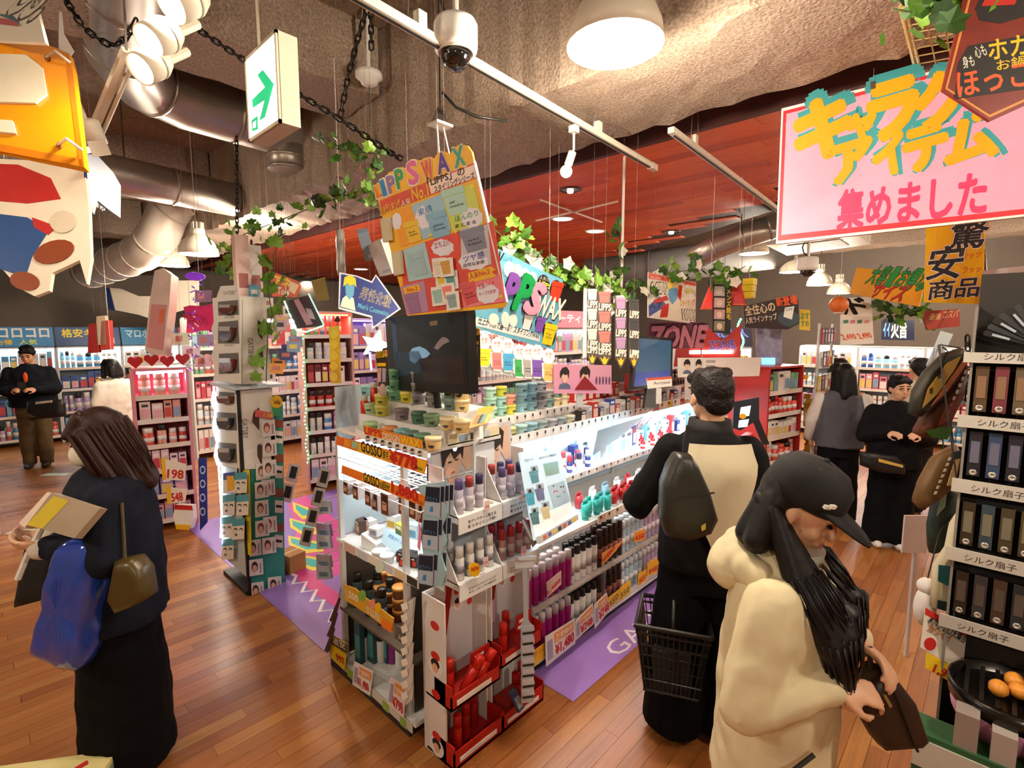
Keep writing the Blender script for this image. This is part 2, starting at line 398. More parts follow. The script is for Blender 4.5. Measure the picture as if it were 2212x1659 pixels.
# cable trays crossed under the soffit
t = E('ceiling_rail', 'thin crossed white rails under the red ceiling with cable ties', 'rail')
for a, b in (((1167, 432), (1300, 480)), ((1158, 477), (1335, 435))):
    B().tube([gz(*a, 3.17), gz(*b, 3.17)], .012, 6).o('rail', m('c9a892', .5), t)
B().tube([gz(1215, 447, 3.17), gz(1215, 447, 3.2)], .008, 6).o('hanger', m('8d8478', .5), t)
# lighting tracks
def track(a, b, label, wires):
    a, b = V(a), V(b); d = b - a; L = d.length; x = d.normalized(); M = MX.Translation(a) @ MX((x, V((0, 0, 1)).cross(x), V((0, 0, 1)))).transposed().to_4x4()
    t = E('lighting_track', label, 'lighting track', M)
    B().bx(0, L, -.018, .018, .004, .036).o('rail_body', ENAM, t)
    B().bx(.05, L - .09, -.006, .006, .0, .0045).o('power_slot', BLK, t)
    B().bx(L - .085, L, -.02, .02, -.002, .038).o('end_cap', m('e0c8b8', .5), t)
    for w_ in wires:
        for s in (-.06, .06): B().tube([(L * w_ + s, 0, .034), (L * w_, 0, ZC - a.z)], .0025, 5).o('hanging_wire', m('5b5046', .5), t)
        B().bx(L * w_ - .02, L * w_ + .02, -.016, .016, .034, .09).o('clip', ENAM, t)
    return t
track((.55, 1.60, 2.98), (3.34, 1.80, 2.98), 'long white lighting track crossing the concrete ceiling beside the dome camera', (.25, .72))
track((2.80, 1.42, 2.99), (6.4, 1.66, 2.99), 'second white lighting track under the red timber, parallel to the first', (.1, .85))
# bare bulb on the first track
p0 = gz(1240, 272, 2.98)
t = E('track_spotlight', 'bare lit bulb on a white stem hanging from the lighting track', 'spotlight', MX.Translation(p0))
B().bx(-.02, .02, -.02, .02, -.035, .0).o('adapter', ENAM, t); B().tube([(0, 0, -.03), (0, 0, -.12), (-.005, .005, -.14)], .006, 8).o('stem', ENAM, t)
B().tube([(-.005, .005, -.135), (-.02, .02, -.2)], .022, 14).o('socket', ENAM, t, smooth=True)
B().sph((-.028, .028, -.235), .032, 14, 10).o('bulb', glow('fff4e0', 9), t, smooth=True)
lamp_light('lamp_glow', MX.Translation((-.03, .03, -.28)), .06, 9, WARM, t)
# cluster of spotlights, upper left
def spot(c, face, back, dia, label, t_=1.7):
    a, b = gd(*face, t_ - .02), gd(*back, t_ + .03); d = (a - b).normalized(); d = (d - FW * .3).normalized(); L = dia * 1.1
    x = d.orthogonal().normalized(); M = MX.Translation(a) @ MX((x, d.cross(x), d)).transposed().to_4x4(); r = dia / 2
    t = E('track_spotlight', label, 'spotlight', M, 'white can spotlights')
    B().lathe([(r * .7, -L), (r, -L * .7), (r, 0), (r * .93, 0), (r * .9, -.012)], 20).o('can', ENAM, t, smooth=True)
    B().lathe([(r * .92, -.014), (r * .9, -.01)], 20).o('lens', glow('fff3df', 11), t)
    B().lathe([(r * 1.03, -L * .62), (r * 1.03, -L * .55)], 20).o('seam_ring', m('a2957f', .5), t, smooth=True)
    B().tube([(r * .2, 0, -L), (r * .2, 0, -L - .1)], .016, 8).o('mount_arm', ENAM, t)
    lamp_light('lamp_glow', MX.Translation((0, 0, .005)) @ MX.Rotation(math.pi, 4, 'X'), r * 1.6, 7, WARM, t)
spot(0, (368, 10), (430, -40), .118, 'white can spotlight at the top edge, highest of three'); spot(0, (320, 90), (372, 45), .108, 'white can spotlight in the middle of three'); spot(0, (302, 150), (350, 108), .1, 'white can spotlight lowest of three, above the duct')
a, b = gd(273, 108, 1.8), gd(193, 300, 2.05)
t = E('lighting_track', 'short white spotlight rail slanting behind the orange board', 'lighting track')
B().tube([a, b], .018, 4).o('rail_body', ENAM, t); B().tube([a + V((.02, -.02, .9)), a], .004, 5).o('hanging_wire', m('5b5046', .5), t)
B().tube([a + V((.03, -.03, 0)), b + V((.03, -.03, 0))], .007, 6).o('power_cable', ENAM, t)
q = gd(205, 312, 2.0)
t = E('track_spotlight', 'small white spotlight with barn doors at the low end of the slanting rail', 'spotlight', MX.Translation(q) @ MX.Rotation(.5, 4, RT))
B().lathe([(.03, .09), (.045, .08), (.045, 0), (.04, 0), (.038, .01)], 16).o('can', ENAM, t, smooth=True)
B().lathe([(.04, .009), (.038, .005)], 16).o('lens', glow('fff3df', 9), t)
for s in (-1, 1): B().bx(-.03, .03, s * .05 - .002, s * .05 + .002, -.035, .02).o('barn_door', ENAM, t)
B().tube([(0, 0, .08), (0, 0, .2)], .012, 8).o('mount_arm', ENAM, t)
# dome cameras
def dome_cam(c, s, label):
    t = E('dome_camera', label, 'security camera', MX.Translation(c) @ MX.Scale(s, 4), 'white dome cameras hanging from rods')
    B().lathe([(.045, .0), (.082, .012), (.086, .03), (.086, .105), (.078, .122), (.03, .128)], 28).o('housing', WHT, t, smooth=True)
    B().lathe([(.001, -.062), (.025, -.057), (.045, -.042), (.058, -.018), (.062, .012)], 24).o('smoked_dome', m('0b0a0c', .06, coat=1, var=0), t, smooth=True)
    B().lathe([(.064, .004), (.07, .0), (.074, .012)], 28).o('lower_ring', m('cfc7ba', .4), t, smooth=True)
    B().tube([(0, 0, .12), (0, 0, (ZC - c[2]) / s)], .013, 10).o('drop_rod', m('c9c0b0', .4, .3), t)
    B().tube([(0, 0, .24), (-.03, .03, .25), (-.045, .04, .21), (-.035, .03, .16), (0, .0, .13)], .006, 6).o('cable', BLK, t, smooth=True)
dome_cam(gd(985, 118, 2.02), 1, 'white dome security camera in front of the lighting track, nearest to us'); dome_cam(gd(1744, 585, 5.6), 1.2, 'far white dome security camera under the pink banner')
# running man box light: arrow sign
c = .85; a = gx(525, 127, c); b = gx(601, 263, c); y0, y1 = gx(592, 61, c).y, a.y; z1 = gx(592, 61, c).z; z0 = b.z; dx = gy(642, 85, y0).x - c
f = FX(c); f.thing('exit_sign', 'lit white box sign with green arrow hanging from the ceiling', 'exit sign')
iv = f.M.inverted()
B().bx(c + .012, c + dx, y0, y1, z0, z1).o('housing', m('d8ccb4', .5), f.root, iv)
fb = B()
for q in ((y0, y0 + .012, z0, z1), (y1 - .012, y1, z0, z1)): fb.bx(c + .004, c + .014, q[0], q[1], q[2], q[3])
for q in ((z0, z0 + .012), (z1 - .012, z1)): fb.bx(c + .004, c + .014, y0, y1, q[0], q[1])
fb.o('face_frame', m('d8ccb4', .5), f.root, iv)
B().bx(c + .008, c + .0125, y0 + .012, y1 - .012, z0 + .012, z1 - .012).o('lit_face', glow('f6fff6', 2.2), f.root, iv)
f.poly('green_arrow', [(552, 161), (563, 149), (587, 180), (568, 252), (556, 260), (567, 215), (542, 232), (540.5, 214), (568, 187)], glow('12b877', .8), -.0078, .0006)
f.poly('green_pictogram', [(539, 259), (552, 249), (553, 278), (541, 283)], glow('12b877', .6), -.0078, .0006)
f.poly('pictogram_doorway', [(542, 264), (549, 259), (549, 274), (543, 276)], glow('e9fff4', 1), -.0072, .0004)
B().tube([(c + dx / 2, y1 - .06, z1), (c + dx / 2, y1 - .06, ZC)], .006, 6).o('hanging_rod', ENAM, f.root, iv)
# ducts
GALV = m('a79c90', .38, .75, var=.2, sc=3); GALV2 = m('c4b7a8', .55, .25, var=.12, sc=3)
def duct(pts, r, label, mat=GALV, rings=.6):
    t = E('air_duct', label, 'air duct'); pts = [V(p) for p in pts]
    B().tube(pts, r, 20).o('pipe', mat, t, smooth=True)
    acc = 0
    for i in range(len(pts) - 1):
        d = pts[i + 1] - pts[i]; n = d.normalized(); k = rings - acc
        while k < d.length:
            q = pts[i] + n * k; B().tube([q - n * .012, q + n * .012], r * 1.035, 20).o('joint_band', mat, t, smooth=True); k += rings
        acc = (d.length - (k - rings))
    q = pts[len(pts) // 2]; B().tube([q, V((q.x, q.y, ZC))], .008, 5).o('hanger_rod', m('4a423a', .6), t)
duct([(.35, 1.0, 3.66), (.5, 2.2, 3.66), (.72, 3.6, 3.64), (.82, 4.15, 3.63), (.98, 4.45, 3.62), (1.25, 4.6, 3.62), (2.0, 4.66, 3.62), (3.3, 4.8, 3.62)], .21, 'big galvanised duct bending away behind the can spotlights')
duct([(-1.5, 5.6, 3.35), (.3, 5.8, 3.3), (1.1, 5.9, 3.28), (2.05, 6.0, 3.26)], .17, 'thinner galvanised duct running below the big one')
duct([(2.05, 4.66, 3.5), (2.05, 4.66, 3.28)], .16, 'short galvanised stub hanging down from the big duct', rings=.1)
duct([gd(*p) for p in ((650, 455, 6.6), (520, 438, 6.6), (430, 428, 6.6), (392, 430, 6.6), (362, 462, 6.6), (345, 505, 6.6), (318, 540, 6.8), (270, 562, 7.2), (190, 590, 8.0))], .235, 'fat white insulated duct with an elbow at the back', GALV2, .45)
duct([gd(*p) for p in ((1500, 560, 6.4), (1545, 535, 6.2), (1600, 512, 6.0), (1700, 480, 5.8))], .14, 'shiny duct crossing behind the far edge of the red ceiling', GALV, .3)
duct([gd(*p) for p in ((1270, 590, 9.8), (1420, 575, 9.2), (1700, 540, 9.0))], .3, 'dark grey duct far above the lamps', m('6f6a68', .6), 1.2)
# smoke detector
t = E('smoke_detector', 'cream round smoke detector on the concrete ceiling', 'smoke detector', MX.Translation(gd(797, 168, 3.3)))
B().lathe([(.02, -.05), (.05, -.04), (.06, -.015), (.085, .0), (.085, .03), (.04, .04)], 20).o('body', WHT, t, smooth=True)
B().tube([(0, 0, .03), (0, 0, ZC - gd(797, 168, 3.3).z)], .012, 6).o('mount_rod', WHT, t); B().tube([(0, 0, -.05), (0, 0, -.3)], .003, 5).o('wire', BLK, t)
# junction box
t = E('junction_box', 'small dark ceiling box with white flat base and cords', 'junction box', MX.Translation(gd(951, 268, 2.55)))
B().lathe([(.055, .0), (.02, .075)], 4).o('cover', m('3a302a', .6), t); B().bx(-.05, .05, -.04, .04, -.012, 0).o('base', WHT, t)
B().tube([(0, 0, .07), (0, 0, ZC - gd(951, 268, 2.55).z)], .004, 5).o('cable', BLK, t)
B().tube([(.02, 0, -.01), (.04, -.02, -.14)], .004, 5).o('white_cord', WHT, t); B().tube([(-.02, 0, -.01), (-.01, 0, -.14)], .004, 5).o('white_cord', WHT, t)
# black cable sagging on the slab
t = E('ceiling_cable', 'thick black cable sagging across the rough concrete beam', 'cable')
B().tube([gd(*p) for p in ((955, 200, 2.45), (985, 232, 2.45), (1030, 252, 2.45), (1095, 262, 2.5))], .007, 6).o('cable', BLK, t, smooth=True)
# chains
lk = []
for i in range(14):
    a = 2 * math.pi * i / 14; lk.append((.0105 * math.cos(a), .0, .0115 * math.sin(a) + (.0125 if math.sin(a) > 0 else -.0125)))
LINK = B(); LINK.tube(lk + [lk[0]], .0042, 6, False); LINKM = LINK.mesh('link', CHAINM, True)
def chain(pts, label, pitch=.036):
    t = E('chain', label, 'chain', MX.Translation(pts[0]), 'black iron chains'); acc = 0; k = 0
    for i in range(len(pts) - 1):
        a, b = V(pts[i]), V(pts[i + 1]); d = b - a; n = d.normalized(); s = (pitch - acc) % pitch
        while s < d.length:
            z = -n; x = (FW.cross(z)).normalized() if k % 2 else (FW - z * FW.dot(z)).normalized(); yv = z.cross(x)
            ob('link', LINKM, t, MX.Translation(a + n * s - V(pts[0])) @ MX((x, yv, z)).transposed().to_4x4()); s += pitch; k += 1
        acc = (d.length - (s - pitch))
def pts(l): return [gd(*p) for p in l]
chain(pts(((128, -40, 2.1), (142, 0, 2.1), (177, 56, 2.1), (203, 78, 2.1), (228, 93, 2.1), (250, 98, 2.1), (273, 81, 2.05), (298, 38, 2.0))), 'black chain drooping in a loop left of the can spotlights')
chain(pts(((395, 42, 2.3), (527, 130, 2.3), (644, 203, 2.3), (735, 258, 2.3), (842, 329, 2.3), (866, 343, 2.25))), 'long black chain slanting behind the arrow sign to the jar poster')
chain(pts(((797, 8, 2.35), (773, 84, 2.33), (753, 162, 2.32), (735, 256, 2.31))), 'black chain hanging steeply from a hook to the slanting chain'); chain(pts(((801, 14, 2.37), (802, 98, 2.37))), 'short loose black chain end beside the hook')
chain(pts(((511, 300, 3.85), (512, 480, 3.85), (513, 622, 3.85))), 'black chain holding the white cardboard tower, left one'); chain(pts(((543, 525, 3.95), (545, 628, 3.95))), 'black chain beside a pink tube pack above the tower')
# ivy garlands
def leafmesh(h, s=1):
    o_ = [(0, 0), (.3, -.12), (.55, .1), (.42, .35), (.55, .65), (.25, .7), (0, 1.05), (-.25, .7), (-.55, .65), (-.42, .35), (-.55, .1), (-.3, -.12)]
    b = B(); b.v = [(x * .06 * s, y * .06 * s, .012 * s * (abs(x) - .3 * y * y)) for x, y in o_] + [(0, .024 * s, -.006 * s)]
    b.f = [(i, (i + 1) % 12, 12) for i in range(12)]
    return b.mesh('leaf', m(h, .45, var=.25, sc=20))
LEAVES = [leafmesh(h) for h in ('3f6b22', '5c8a2b', '2f5220', '7da83e')]; 
fb = B()
for i in range(5):
    a = 2 * math.pi * i / 5; c_, s_ = math.cos(a), math.sin(a)
    fb.add([(0, 0, 0), (.024 * c_ - .02 * s_, .024 * s_ + .02 * c_, .016), (.044 * c_, .044 * s_, .012), (.024 * c_ + .02 * s_, .024 * s_ - .02 * c_, .016)], [(0, 1, 2, 3)])
FLOWER = fb.mesh('blossom', m('ece6d6', .6, var=.06))
def garland(path, n, label, spread=.05, size=1.0, flowers=0, pale=.3):
    path = [V(p) for p in path]; t = E('ivy_garland', label, 'garland', MX.Translation(path[0]), 'artificial leaf garlands'); o0 = path[0]
    B().tube([p - o0 for p in path], .0035, 5).o('stem', m('4a5a2a', .6), t, smooth=True)
    ls = [(path[i + 1] - path[i]).length for i in range(len(path) - 1)]; tot = sum(ls)
    for k in range(n + flowers):
        s = R.random() * tot; i = 0
        while i < len(ls) - 1 and s > ls[i]: s -= ls[i]; i += 1
        p = path[i].lerp(path[i + 1], s / ls[i]) - o0 + V((R.gauss(0, spread), R.gauss(0, spread), R.gauss(0, spread) - spread * .3))
        rot = MX.Rotation(R.uniform(0, 6.3), 4, 'Z') @ MX.Rotation(R.uniform(.5, 2.4), 4, 'X') @ MX.Rotation(R.uniform(-.6, .6), 4, 'Y')
        if k < n: ob('leaf', LEAVES[3 if R.random() < pale * .5 else R.randrange(3)], t, MX.Translation(p) @ rot @ MX.Scale(size * R.uniform(.7, 1.25), 4))
        else: ob('blossom', FLOWER, t, MX.Translation(p) @ MX((RT, UP, -FW)).transposed().to_4x4() @ MX.Rotation(R.uniform(-.8, .8), 4, 'X') @ MX.Rotation(R.uniform(-.8, .8), 4, 'Y') @ MX.Scale(size * .95, 4))
garland(pts(((700, 298, 2.45), (740, 322, 2.45), (790, 330, 2.45), (835, 335, 2.4))), 22, 'small ivy cluster on the slanting chain above the bowl lamp', .035, .8)
garland(pts(((868, 385, 2.6), (800, 405, 2.8), (700, 438, 3.1), (600, 478, 3.4), (535, 503, 3.7), (500, 520, 3.8), (500, 570, 3.8), (505, 610, 3.8))), 95, 'long ivy garland running from the jar poster to the white tower', .045, .95, 0, .8)
garland(pts(((602, 505, 3.5), (592, 570, 3.5), (578, 620, 3.5), (588, 680, 3.5), (578, 730, 3.5), (575, 825, 3.5))), 16, 'loose hanging vine with broad bright leaves right of the tower', .04, 1.5, 0, 2)
garland(pts(((1068, 495, 3.0), (1100, 525, 3.05), (1160, 560, 3.2), (1230, 595, 3.3), (1300, 625, 3.5), (1350, 640, 3.6))), 85, 'leafy garland with white blossoms over the blue jar banner', .05, 1.15, 16, 1)
garland(pts(((1335, 470, 4.0), (1340, 540, 4.0), (1335, 600, 4.0), (1360, 640, 4.0))), 24, 'thin ivy climbing the white pole in front of the red ceiling', .04, 1.0, 2)
garland(pts(((1380, 640, 4.2), (1440, 590, 4.3), (1520, 580, 4.4), (1560, 605, 4.4), (1610, 575, 4.5))), 70, 'dark leaf garland with white blossoms above the wax banner', .06, 1.3, 8)
garland(pts(((1930, 20, 1.8), (1985, 28, 1.8), (2050, 15, 1.8), (2100, -10, 1.8))), 26, 'dark leaf bunch at the top edge above the wire grid', .05, 1.2)
garland(pts(((1890, 668, 5.2), (1940, 672, 5.2), (2000, 668, 5.2))), 40, 'brownish leaf bunch under the yellow discount sign', .07, 1.6)
t = E('ceiling_pole', 'thin white pole with ivy rising to the red ceiling', 'pole'); q = gd(1342, 640, 4.0); B().tube([V((q.x, q.y, 1.75)), V((q.x, q.y, 3.2))], .01, 8).o('rod', WHT, t)
# wire grid with yellow pole, upper right
a = FQ((1945, 40), (2110, 15), (2120, 150), (1985, 160), 2.1); a.thing('wire_grid', 'wire grid panel and cream pole above the pink banner', 'wire grid')
for k in range(8):
    u = k / 7
    p, q = (1950 + 22 * u + 10, 38 + 118 * u), (2112 + 6 * u, 12 + 118 * u); B().tube([V((*a.l(p), 0)), V((*a.l(q), 0))], .003, 5).o('grid_wire', m('9a7a3c', .5), a.root)
    if k < 5:
        p, q = (1962 + 36 * k, 32 - 6 * k), (1990 + 34 * k, 155 - 2 * k); B().tube([V((*a.l(p), 0)), V((*a.l(q), 0))], .003, 5).o('grid_wire', m('9a7a3c', .5), a.root)
B().tube([V((*a.l((1947, 20)), .01)), V((*a.l((1980, 158)), .01))], .013, 10).o('pole', m('b59a62', .5), a.root)
q = a.l((1947, 20)); B().tube([V((q[0], q[1], .01)), a.M.inverted() @ V((*(a.M @ V((q[0], q[1], 0)))[:2], 3.1))], .006, 6).o('hanging_rod', m('9a7a3c', .5), a.root)
# cassette air conditioner
t = E('air_conditioner', 'white ceiling cassette air conditioner behind the pink banner', 'air conditioner')
pp = [tuple(gz(*p, 3.02)[:2]) for p in ((1655, 530), (1700, 552), (1880, 528), (1850, 505))]
B().prism(pp, 3.02, 3.16).o('housing', m('cdbfae', .5), t); cx_, cy_ = sum(p[0] for p in pp) / 4, sum(p[1] for p in pp) / 4
B().prism([(cx_ + (p[0] - cx_) * .6, cy_ + (p[1] - cy_) * .6) for p in pp], 3.01, 3.021).o('grille', m('8f857a', .6), t); B().tube([(cx_, cy_, 3.15), (cx_, cy_, ZC)], .01, 6).o('hanger_rod', BLK, t)
# ================================================================ hanging signs and boards
INK = m('1d1714', .6); RED = m('c9261f', .5); YEL = m('f0b616', .5); ORG = m('ee7a1a', .5); PNK = m('ee8fae', .5); TEAL = m('2aa3a8', .5); CRM = m('ece2cc', .55); GRN = m('2e9a4a', .5); PUR = m('7a4aa8', .5); BLU = m('2f86c8', .5); PAPER = m('eeeae2', .6)
def jarprint(fr, c, w, h, col, txt=None, z=.004, rot=0.0, par=None, lid=None):
    """flat printed jar with a lid, drawn on a board"""
    cs, sn = math.cos(rot), math.sin(rot)
    def q(a, b): return (c[0] + a * w * cs - b * h * sn, c[1] + a * w * sn + b * h * cs)
    fr.poly('printed_jar', [q(-.46, -.22), q(.46, -.22), q(.4, .5), q(-.4, .5)], m(col, .45), z, .0012, par=par)
    fr.poly('printed_lid', [q(-.5, -.5), q(.5, -.5), q(.5, -.24), q(-.5, -.24)], m(lid or col, .45), z + .0002, .0014, par=par)
    if txt: fr.text(txt, q(-.3, .22), q(.3, .22), h * .26, INK, z + .002, par=par)
def cloud(fr, c, w, h, mat, z, n=9, par=None):
    return fr.poly('speech_bubble', [(c[0] + w / 2 * math.cos(a) * (1 + .1 * (i % 2)), c[1] + h / 2 * math.sin(a) * (1 + .14 * (i % 2))) for i, a in enumerate([2 * math.pi * k / (2 * n) for k in range(2 * n)])], mat, z, .001, par=par)
def topz(fr):
    return 3.1 if 2.1 < fr.o.x < 2.95 else (3.2 if fr.o.x > 3.4 and fr.o.x < 5.5 else ZC)
def star(c, r, n=5, k=.45, a0=-1.57): return [(c[0] + (r if i % 2 == 0 else r * k) * math.cos(a0 + math.pi * i / n), c[1] + (r if i % 2 == 0 else r * k) * math.sin(a0 + math.pi * i / n)) for i in range(2 * n)]
# --- tall jar poster
f = FQ((809, 395), (1022, 335), (1094, 655), (878, 682), 2.12).thing('hanging_poster', 'leaning yellow poster of wax jars with scalloped lettered top above the screen', 'poster')
zz = lambda l, k=3.95, ox=780, oy=300: [(ox + a / k, oy + b / k) for a, b in l]
f.poly('panel', zz([(115, 400), (140, 370), (165, 378), (185, 325), (215, 332), (232, 288), (265, 275), (298, 295), (312, 250), (350, 240), (388, 255), (400, 195), (450, 168), (508, 185), (535, 163), (590, 153), (622, 172), (652, 120), (710, 105), (762, 128), (792, 75), (850, 45), (908, 58), (945, 110), (962, 190), (1240, 1395), (1222, 1440), (395, 1510), (385, 1480)]), m('f0a81c', .5, two='f4c026'), -.012, .012)
f.poly('white_edge', zz([(955, 190), (966, 186), (1244, 1392), (1233, 1398)]), PAPER, -.013, .015)
f.poly('red_band', zz([(160, 530), (962, 205), (985, 335), (180, 640)]), m('cf3320', .5, two='e0603a'), .0004, .0008)
f.poly('white_band', zz([(575, 372), (962, 222), (982, 330), (600, 470)]), m('f2d8cc', .5), .0014, .0006)
f.poly('red_ground', zz([(540, 880), (1130, 700), (1240, 1395), (385, 1500), (330, 960)]), m('dc4a38', .5), .0004, .0008)
for t_, a, b, h_, mt in (('L', (815, 428), (826, 423), 26, ORG), ('I', (829, 424), (837, 420), 34, BLU), ('P', (842, 418), (857, 412), 36, m('8f6fb0', .5)), ('P', (860, 408), (876, 402), 40, GRN), ('S', (886, 400), (906, 393), 48, m('e0609a', .5)), ('W', (917, 390), (938, 382), 40, m('e0502a', .5)), ('A', (948, 376), (971, 369), 42, m('58308c', .5)), ('X', (984, 363), (1006, 355), 42, m('38a07c', .5))):
    f.text(t_, (a[0] - 1, a[1] + 2), (b[0] + 1, b[1] + 2), h_ + 3, CRM, .0022, .09); f.text(t_, a, b, h_, mt, .0032, .06)
f.text('「LIPPS」の', (925, 405), (1006, 378), 20, INK, .0032, .015); f.text('スタイリングシリーズ', (940, 417), (1027, 386), 15, INK, .0032, .012)
f.text('No.1', (893, 434), (928, 423), 26, YEL, .003, .05); f.text('2018ランキング', (823, 468), (868, 450), 22, m('f2d040', .5), .003, .03); f.text('人気', (868, 448), (890, 440), 14, CRM, .003, .02)
def panel(pts_, h): f.poly('printed_panel', zz(pts_), m(h, .5), .0016, .0006)
panel([(690, 480), (960, 375), (1045, 730), (780, 790)], 'cfd85a'); panel([(430, 570), (690, 470), (770, 780), (530, 860)], '9cc4dc'); panel([(265, 630), (430, 570), (525, 865), (350, 920)], 'f2a010'); panel([(360, 950), (545, 880), (615, 1180), (410, 1220)], 'a8ccd6')
panel([(570, 880), (830, 795), (860, 1110), (640, 1180)], 'e2452e'); panel([(850, 770), (1080, 730), (1115, 1070), (860, 1115)], 'c9c6d4'); panel([(840, 1240), (1185, 1150), (1238, 1385), (880, 1440)], 'ea7f8c'); panel([(340, 1260), (540, 1210), (580, 1470), (395, 1500)], 'b488b0')
for c_, w_, h_, col, tx in (((985, 434), 50, 58, 'a9d2c2', 'air\nmatte'), ((948, 485), 44, 56, '7fb2d0', 'gloss\nmove'), ((893, 500), 34, 46, 'e8c020', 'free\nstyler'), ((1025, 517), 54, 50, '7d7c90', 'wet\nblast'), ((905, 570), 32, 50, '9fc0c8', None), ((1015, 633), 34, 46, 'd85058', 'hard\nactive'), ((893, 655), 30, 44, '9a7098', None)):
    jarprint(f, c_, w_, h_, col, tx, .0026, -.28)
for c_, w_, h_ in (((917, 470), 36, 46), ((1020, 470), 46, 40), ((957, 535), 46, 34), ((1024, 565), 62, 34), ((1053, 634), 50, 40), ((858, 478), 20, 34)):
    cloud(f, c_, w_, h_, m('e6e4f0', .5), .0024)
for tx, a, b, h_, mt in (('束感', (905, 468), (935, 458), 16, BLU), ('ほんのり', (985, 480), (1035, 466), 13, GRN), ('ツヤ感', (1003, 568), (1048, 557), 15, m('3a4aa0', .5)), ('王道ハード', (1035, 626), (1070, 617), 11, RED), ('立ち上げ', (940, 538), (975, 528), 14, m('a02a5c', .5)), ('キープ力抜群', (1036, 640), (1074, 632), 8, RED), ('まとまる', (985, 493), (1030, 483), 8, INK), ('自然な束感', (1003, 578), (1048, 569), 8, INK)):
    f.text(tx, a, b, h_, mt, .0042, .01)
f.poly('ribbon', [(1012, 590), (1062, 575), (1072, 582), (1064, 588), (1074, 596), (1064, 600), (1014, 612)], YEL, .003, .001); f.text('人気No.2', (1016, 605), (1060, 592), 14, RED, .0044, .02)
f.poly('ribbon', [(872, 622), (905, 614), (910, 628), (876, 636)], YEL, .003, .001); f.text('No.2', (882, 632), (904, 626), 9, RED, .0044, .02)
for c_, r_ in (((985, 500), 6), ((1020, 402), 7), ((998, 628), 5), ((930, 508), 5), ((1083, 640), 6), ((938, 590), 6)): f.poly('printed_star', star(c_, r_, 4), m('f0d838', .5), .003, .0008)
for k, (c_, col) in enumerate((((955, 600), 'e2c024'), ((975, 605), '5a9aa0'), ((948, 640), '9cc8bc'), ((970, 632), 'ee8478'), ((980, 650), '8fa8ac'), ((952, 578), 'e4d6c0'), ((968, 578), 'cf9a30'))):
    f.poly('cutout_backing', [(c_[0] - 15, c_[1] - 19), (c_[0] + 14, c_[1] - 22), (c_[0] + 18, c_[1] + 18), (c_[0] - 11, c_[1] + 22)], PAPER, .004 + .002 * k, .001); jarprint(f, c_, 20, 28, col, None, .0052 + .002 * k, -.2)
for a in (840, 864): f.poly('plastic_bottle', [(a - 12, 475 + (a - 840) * 3), (a + 6, 470 + (a - 840) * 3), (a + 10, 520 + (a - 840) * 3), (a - 6, 524 + (a - 840) * 3)], m('d0c8a8', .2), .002, .02)
strings(f, [(945, 345), (960, 340), (880, 372)], ZC)
# --- screen under it
f = FQ((836, 692), (1006, 655), (1014, 848), (846, 838), 2.5).thing('monitor', 'black flat screen showing a dim video below the leaning jar poster', 'screen')
f.poly('housing', [(832, 689), (1008, 651), (1017, 852), (842, 842)], m('0e0c0c', .35), -.04, .04)
f.poly('display', [(839, 696), (1003, 660), (1011, 843), (849, 833)], m('060507', .35, var=.2), 0, .0008)
for pl, h_, e in (([(886, 778), (884, 762), (892, 752), (906, 748), (920, 754), (930, 764), (922, 772), (906, 776), (896, 786)], '8fb0c4', .5), ([(846, 700), (856, 700), (862, 780), (852, 780)], '1d4a66', .3), ([(938, 752), (946, 738), (956, 728), (966, 730), (972, 738), (958, 744), (946, 756)], '9a7a6c', .4), ([(850, 760), (905, 758), (925, 800), (860, 815)], '14303c', .4), ([(905, 775), (1000, 770), (1004, 830), (915, 825)], '2a140c', .4), ([(928, 695), (945, 692), (945, 702), (930, 704)], '8a5a1c', .4)):
    f.poly('video_image', pl, scr(h_, e), .0009, .0004)
B().tube([V((*f.l((930, 845)), -.03)), V((*f.l((930, 905)), -.05))], .018, 8).o('stand_neck', BLK, f.root); f.poly('cable_hook', [(905, 838), (912, 838), (909, 850)], BLK, -.02, .01); f.poly('cable_hook', [(985, 845), (993, 846), (988, 858)], BLK, -.02, .01)
# little strip cards at both sides of the screen
for pl, lb in (([(1000, 715), (1037, 718), (1038, 815), (1003, 812)], 'narrow lettered jar card at the right edge of the black screen'), ([(812, 762), (836, 758), (842, 832), (820, 838)], 'narrow lettered jar card at the left edge of the black screen')):
    g = FQ(*[pl[i] for i in range(4)], 2.38).thing('jar_card', lb, 'sign card', 'narrow cards beside the screen'); x0, y0 = pl[0]; wd = pl[1][0] - x0
    g.poly('panel', pl, m('3a2c22', .5), -.003, .003)
    for k in range(4): g.ell('scallop', (x0 + wd * (.14 + .24 * k), y0 + 4 - k), wd * .15, 8, YEL, .0002, .002)
    for k, t_ in enumerate('LIPP'): g.text(t_, (x0 + wd * (.08 + .24 * k), y0 + 8 - k), (x0 + wd * (.2 + .24 * k), y0 + 8 - k), 9, (ORG, GRN, RED, PUR)[k], .003, .03)
    g.poly('yellow_bar', [(x0 + 2, y0 + 22), (x0 + wd - 3, y0 + 22), (x0 + wd - 3, y0 + 29), (x0 + 2, y0 + 29)], YEL, .0004, .001)
    for k in range(2): jarprint(g, (x0 + wd * (.28 + .42 * k), y0 + 48), wd * .36, 30, ('d89a90', 'a8a2b4')[k], None, .001)
    cloud(g, (x0 + wd * .55, y0 + 80), wd * .6, 26, m('d9b8a8', .5), .002)
    B().tube([V((*g.l((x0 + wd / 2, y0 + 2)), -.002)), V((*g.l((x0 + wd / 2 + (-16 if x0 > 900 else 30), y0 + 30)), -.16))], .004, 5).o('bracket', BLK, g.root)
